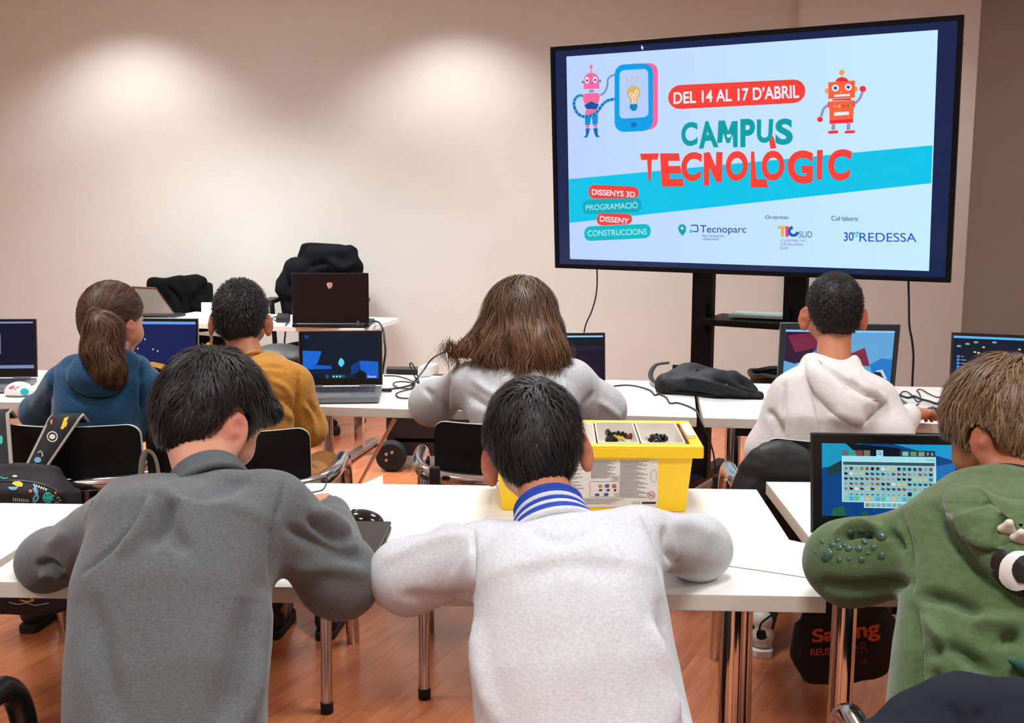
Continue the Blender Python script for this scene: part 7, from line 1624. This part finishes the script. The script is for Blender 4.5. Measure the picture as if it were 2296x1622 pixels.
# ================================================================== chair-hung things
def patterned_pack():
    m = mat('doodle_black_canvas', (30, 28, 34), 0.8, bump=0.15, bscale=300); c = aty(48, 1200, 2.80); x = c[0]
    t = thing('backpack', 'black backpack with colourful doodles and grey straps hanging on the chair', 'backpack', (x, 2.82, 0.3))
    zt, zb = aty(40, 1052, 2.83)[2], aty(60, 1384, 2.83)[2]; zm = (zt + zb) / 2; hh = (zt - zb) / 2
    o = blob('bag_body', [(loft([((x, 2.84, zb + 0.05), 0.135, 0.085), ((x, 2.835, zm), 0.15, 0.1), ((x, 2.84, zt - 0.07), 0.14, 0.09), ((x, 2.86, zt - 0.015), 0.09, 0.055)], (1, 0, 0), 3.0), 0.02, 'u')], m, t, 0.007, noise=0.003)
    d = Decal(o); col = lambda n, c: mat('doodle_' + n, c, 0.7)
    TQ, YL, SK, WH, RDD = col('teal', (48, 190, 176)), col('yellow', (222, 196, 52)), col('sky', (104, 168, 196)), col('bone', (206, 204, 192)), col('coral', (220, 104, 92))
    d.poly('doodle_smiley', ell(107, 1116, 11.5, 12, 16), TQ, o); d.stroke('doodle_smile', [(100, 1118), (105, 1124), (113, 1121)], 2, m, o, 0.003); d.poly('doodle_smile_eye', ell(103, 1111, 1.5, 2.2, 8), m, o, 0.003); d.poly('doodle_smile_eye', ell(111, 1110, 1.5, 2.2, 8), m, o, 0.003)
    d.poly('doodle_cap', [(27, 1086), (32, 1081), (44, 1080), (52, 1086), (50, 1093), (38, 1092)], YL, o); d.poly('doodle_bowl', ell(30, 1093, 11, 7, 12, 0, PI), SK, o)
    d.stroke('doodle_ribbon', [(76, 1086), (80, 1096), (84, 1106), (76, 1118), (78, 1126), (86, 1116), (80, 1104), (76, 1096)], 4.5, SK, o); d.poly('doodle_heart', ell(69, 1102, 4, 3.6, 10), RDD, o); d.poly('doodle_heart', ell(124, 1106, 2.5, 3, 10), RDD, o)
    for k in range(8): d.poly('doodle_tick', [(30 + k * 4.6, 1116 + k * 0.6), (32 + k * 4.6, 1116 + k * 0.6), (32 + k * 4.6, 1124 + k * 0.3), (30 + k * 4.6, 1124 + k * 0.3)], WH, o, rings=2)
    for k in range(5): d.poly('doodle_tick', [(82 + k * 5.2, 1088 + k * 2), (85 + k * 5.2, 1089 + k * 2), (83 + k * 5.2, 1094 + k * 2), (80 + k * 5.2, 1093 + k * 2)], WH, o, rings=2)
    for k in range(7): d.poly('doodle_dot', ell(120 + (k * 7) % 17, 1112 + (k * 5) % 16, 1.6, 1.6, 8), SK if k % 2 else WH, o, rings=2)
    d.poly('doodle_leaf', ell(34, 1069, 6, 2.6, 10), WH, o); d.stroke('doodle_wave', [(2, 1070), (8, 1074), (18, 1073)], 2.4, TQ, o); d.stroke('doodle_name', [(46, 1345), (60, 1349), (75, 1346), (70, 1342)], 3, YL, o); d.stroke('doodle_script', [(20, 1350), (40, 1355), (60, 1352), (80, 1357), (110, 1352)], 1.6, WH, o)
    d.stroke('zip_line', [(-20, 1080), (40, 1079), (90, 1086), (130, 1104), (148, 1132)], 2.6, mat('zip_black', (10, 10, 12), 0.5), o, 0.003)
    M_STRAP = mat('grey_webbing', (158, 154, 140), 0.85)
    # straps over the chair back
    def strap(a, b, name='strap', edges=True):
        top0, top1 = aty(a[0], a[1], 2.945), aty(b[0], b[1], 2.945); bot0, bot1 = aty(a[2], a[3], 2.85), aty(b[2], b[3], 2.85); n = 8; F = []; V = []
        over0, over1 = top0 + np.array([0, 0.05, -0.02]), top1 + np.array([0, 0.05, -0.02])
        rows = [(over0, over1), (top0 + np.array([0, 0.02, 0.006]), top1 + np.array([0, 0.02, 0.006]))] + [(top0 * (1 - k / n) + bot0 * k / n, top1 * (1 - k / n) + bot1 * k / n) for k in range(n + 1)]
        for p, q in rows: V += [p, q]
        F = [(2 * i, 2 * i + 1, 2 * i + 3, 2 * i + 2) for i in range(len(rows) - 1)]
        s = MB().add(V, F).build(name, m, t, True); sm = s.modifiers.new('thickness', 'SOLIDIFY'); sm.thickness = 0.008; sm.offset = 0
        for j in (0, 1): MB().tube([r_[j] for r_ in rows], 0.006, 8, flat=0.7).build('strap_edge', M_STRAP, s, True)
        return s
    s = strap((112, 940, 52, 1062), (178, 938, 88, 1070))
    ds = Decal(s); ds.poly('doodle_coral', [(114, 944), (120, 942), (119, 952), (116, 955)], RDD, s, 0.005); ds.poly('doodle_pencil', [(146, 939), (156, 938), (144, 964), (137, 964)], YL, s, 0.005); ds.poly('doodle_pencil', [(150, 950), (154, 948), (149, 960), (146, 959)], YL, s, 0.005)
    ds.stroke('doodle_ring', ell(119, 981, 11, 11, 10), 2.4, WH, s, 0.005, True); ds.poly('doodle_face', ell(119, 981, 7, 6, 10), WH, s, 0.005); ds.stroke('doodle_bracket', [(86, 1018), (92, 1013), (97, 1021), (95, 1026)], 1.8, WH, s, 0.005); ds.poly('doodle_sky', ell(86, 1033, 8, 6.5, 10), SK, s, 0.005); ds.poly('doodle_hand', ell(80, 1050, 6, 9, 10), mat('doodle_grey', (150, 146, 136), 0.8), s, 0.005)
    s = strap((-60, 930, -40, 1060), (16, 928, 26, 1062)); ds = Decal(s); ds.poly('doodle_teal', ell(4, 988, 4, 10, 10), TQ, s, 0.005)
    lp = catmull([aty(316, 1075, 2.93), aty(320, 1030, 2.92), aty(330, 1012, 2.92), aty(344, 1020, 2.92), aty(352, 1040, 2.92), aty(356, 1065, 2.93)], 6)
    MB().tube(lp, 0.010, 8, flat=0.3).build('loose_strap', M_STRAP, t, True)
patterned_pack()
def puffy():
    m = mat('puffy_black_nylon', (8, 10, 15), 0.55, spec=0.5); P = lambda a, b, d=2.86: aty(a, b, d)
    pr = []
    for (a, b, r) in ((1715, 1030, 0.045), (1745, 1018, 0.04), (1775, 1022, 0.04), (1805, 1032, 0.04), (1700, 1070, 0.05), (1740, 1060, 0.05), (1780, 1060, 0.05), (1815, 1070, 0.05), (1845, 1050, 0.05), (1880, 1050, 0.05), (1690, 1110, 0.055), (1740, 1110, 0.06), (1790, 1110, 0.06), (1850, 1110, 0.06), (1730, 1170, 0.06), (1780, 1180, 0.06), (1850, 1180, 0.06), (1760, 1240, 0.055), (1820, 1250, 0.06), (1880, 1240, 0.06), (1910, 1120, 0.06), (1920, 1180, 0.06)): pr.append((ellip(P(a, b), (r, r * 0.8, r * 0.9)), 0.025, 'u'))
    pr.append((loft([(P(1800, 1280, 2.87), 0.15, 0.05), (P(1790, 1040, 2.87), 0.13, 0.04)], (1, 0, 0), 3), 0.03, 'u'))
    pr.append((rcone(P(1680, 1105, 2.86), P(1640, 1180, 2.86), 0.04, 0.03), 0.03, 'u'))
    o = blob('puffy_jacket', pr, m, None, 0.007, noise=0.003, ns=30); tag(o, 'black quilted jacket hung over the chair behind the white hoodie', 'jacket')
puffy()
def drawstring():
    m = mat('drawstring_black', (10, 11, 14), 0.75, bump=0.1, bscale=300); P = lambda a, b, d=2.86: aty(a, b, d)
    t = thing('drawstring_bag', 'black drawstring bag with orange lettering hanging under the right table', 'bag', P(1890, 1530))
    pr = [(loft([(P(1895, 1515), 0.115, 0.02), (P(1890, 1460), 0.145, 0.035), (P(1895, 1400), 0.135, 0.035), (P(1890, 1340), 0.09, 0.03), (P(1880, 1290), 0.06, 0.025)], (1, 0, 0.1), 3), 0.02, 'u')]
    o = blob('bag_body', pr, m, t, 0.006, noise=0.004, ns=16)
    d = Decal(o); OR = mat('orange_print', (214, 84, 28), 0.7); OR2 = mat('dull_orange_print', (122, 52, 34), 0.7)
    d.text('brand_lettering', 'Salting', [(1820, 1412), (1970, 1388), (1974, 1436), (1822, 1450)], OR, o, 0.003, 0.03); d.text('town_lettering', 'REUS', [(1817, 1455), (1863, 1452), (1863, 1468), (1817, 1470)], OR, o, 0.003, 0.015)
    d.text('print_lettering', 'LaSeR', [(1872, 1448), (1944, 1436), (1946, 1462), (1874, 1472)], OR2, o, 0.003); d.text('print_lettering', 'Tag', [(1910, 1478), (1944, 1472), (1944, 1488), (1910, 1494)], OR2, o, 0.003)
    d.poly('arrow_print', [(1862, 1400), (1880, 1384), (1878, 1410), (1872, 1402)], OR, o, 0.003)
    MB().tube(catmull([P(2010, 1440), P(2018, 1400), P(2026, 1368), P(2030, 1340)], 5), 0.003, 6).build('cord', M_CABLE, t, True)
    MB().tube(catmull([P(1720, 1430, 2.9), P(1705, 1425, 2.9), P(1706, 1400, 2.9), P(1730, 1380, 2.9), P(1800, 1330, 2.82)], 5), 0.003, 6).build('cord', M_CABLE, t, True); MB().lathe([(0.012, -0.01), (0.014, 0), (0.012, 0.01)], P(1707, 1424, 2.9), (0, 0, 1), 12).build('cord_stop', M_RUBBER, t, True)
drawstring()
def navy():
    m = mat('navy_jacket', (24, 27, 38), 0.85, spec=0.2, bump=0.1, bscale=250); P = lambda a, b, d=1.27: aty(a, b, d)
    pr = [(rcone(P(2040, 1612), P(2150, 1592), 0.03, 0.036), 0.04, 'u'), (rcone(P(2150, 1592), P(2290, 1604), 0.036, 0.034), 0.04, 'u'), (rcone(P(2290, 1604), P(2400, 1640), 0.034, 0.03), 0.04, 'u'), (loft([(P(2210, 1900, 1.25), 0.17, 0.05), (P(2205, 1640, 1.25), 0.16, 0.04)], (1, 0, 0), 3), 0.03, 'u')]
    o = blob('navy_jacket', pr, m, None, 0.007, noise=0.003, folds=[([(2130, 1585), (2150, 1610), (2155, 1640)], 6, -0.006), ([(2200, 1590), (2195, 1622)], 10, -0.006)]); tag(o, 'navy jacket draped over the chair back at the lower right', 'jacket')
navy()
MB().box(aty(975, 1070, 2.985), (0.03, 0.02, 0.06)).build('strap_buckle', M_RUBBER, None, bevel=0.005)
tag(bpy.data.objects['strap_buckle'], 'black strap buckle on the chair behind the long-haired pupil', 'buckle')
# stools under the two pupils at the near table
for nm, pp, lb in (('a', p1, 'round black stool under the dark grey sweatshirt'), ('b', p2, 'round black stool under the striped-collar sweatshirt')):
    q = pp['sp'][0][0]; t = thing('stool', lb, 'stool', (q[0], 1.60, 0)); MB().lathe([(0.15, 0.0), (0.165, 0.008), (0.165, 0.03), (0.15, 0.038)], (q[0], 1.60, 0.392), n=28).build('seat', M_BLACKPL, t, True)
    for k in range(4): a = PI / 4 + k * PI / 2; MB().tube([(q[0] + 0.09 * math.cos(a), 1.60 + 0.09 * math.sin(a), 0.39), (q[0] + 0.16 * math.cos(a), 1.60 + 0.16 * math.sin(a), 0.0)], 0.012, 8).build('leg', M_STEEL, t, True)
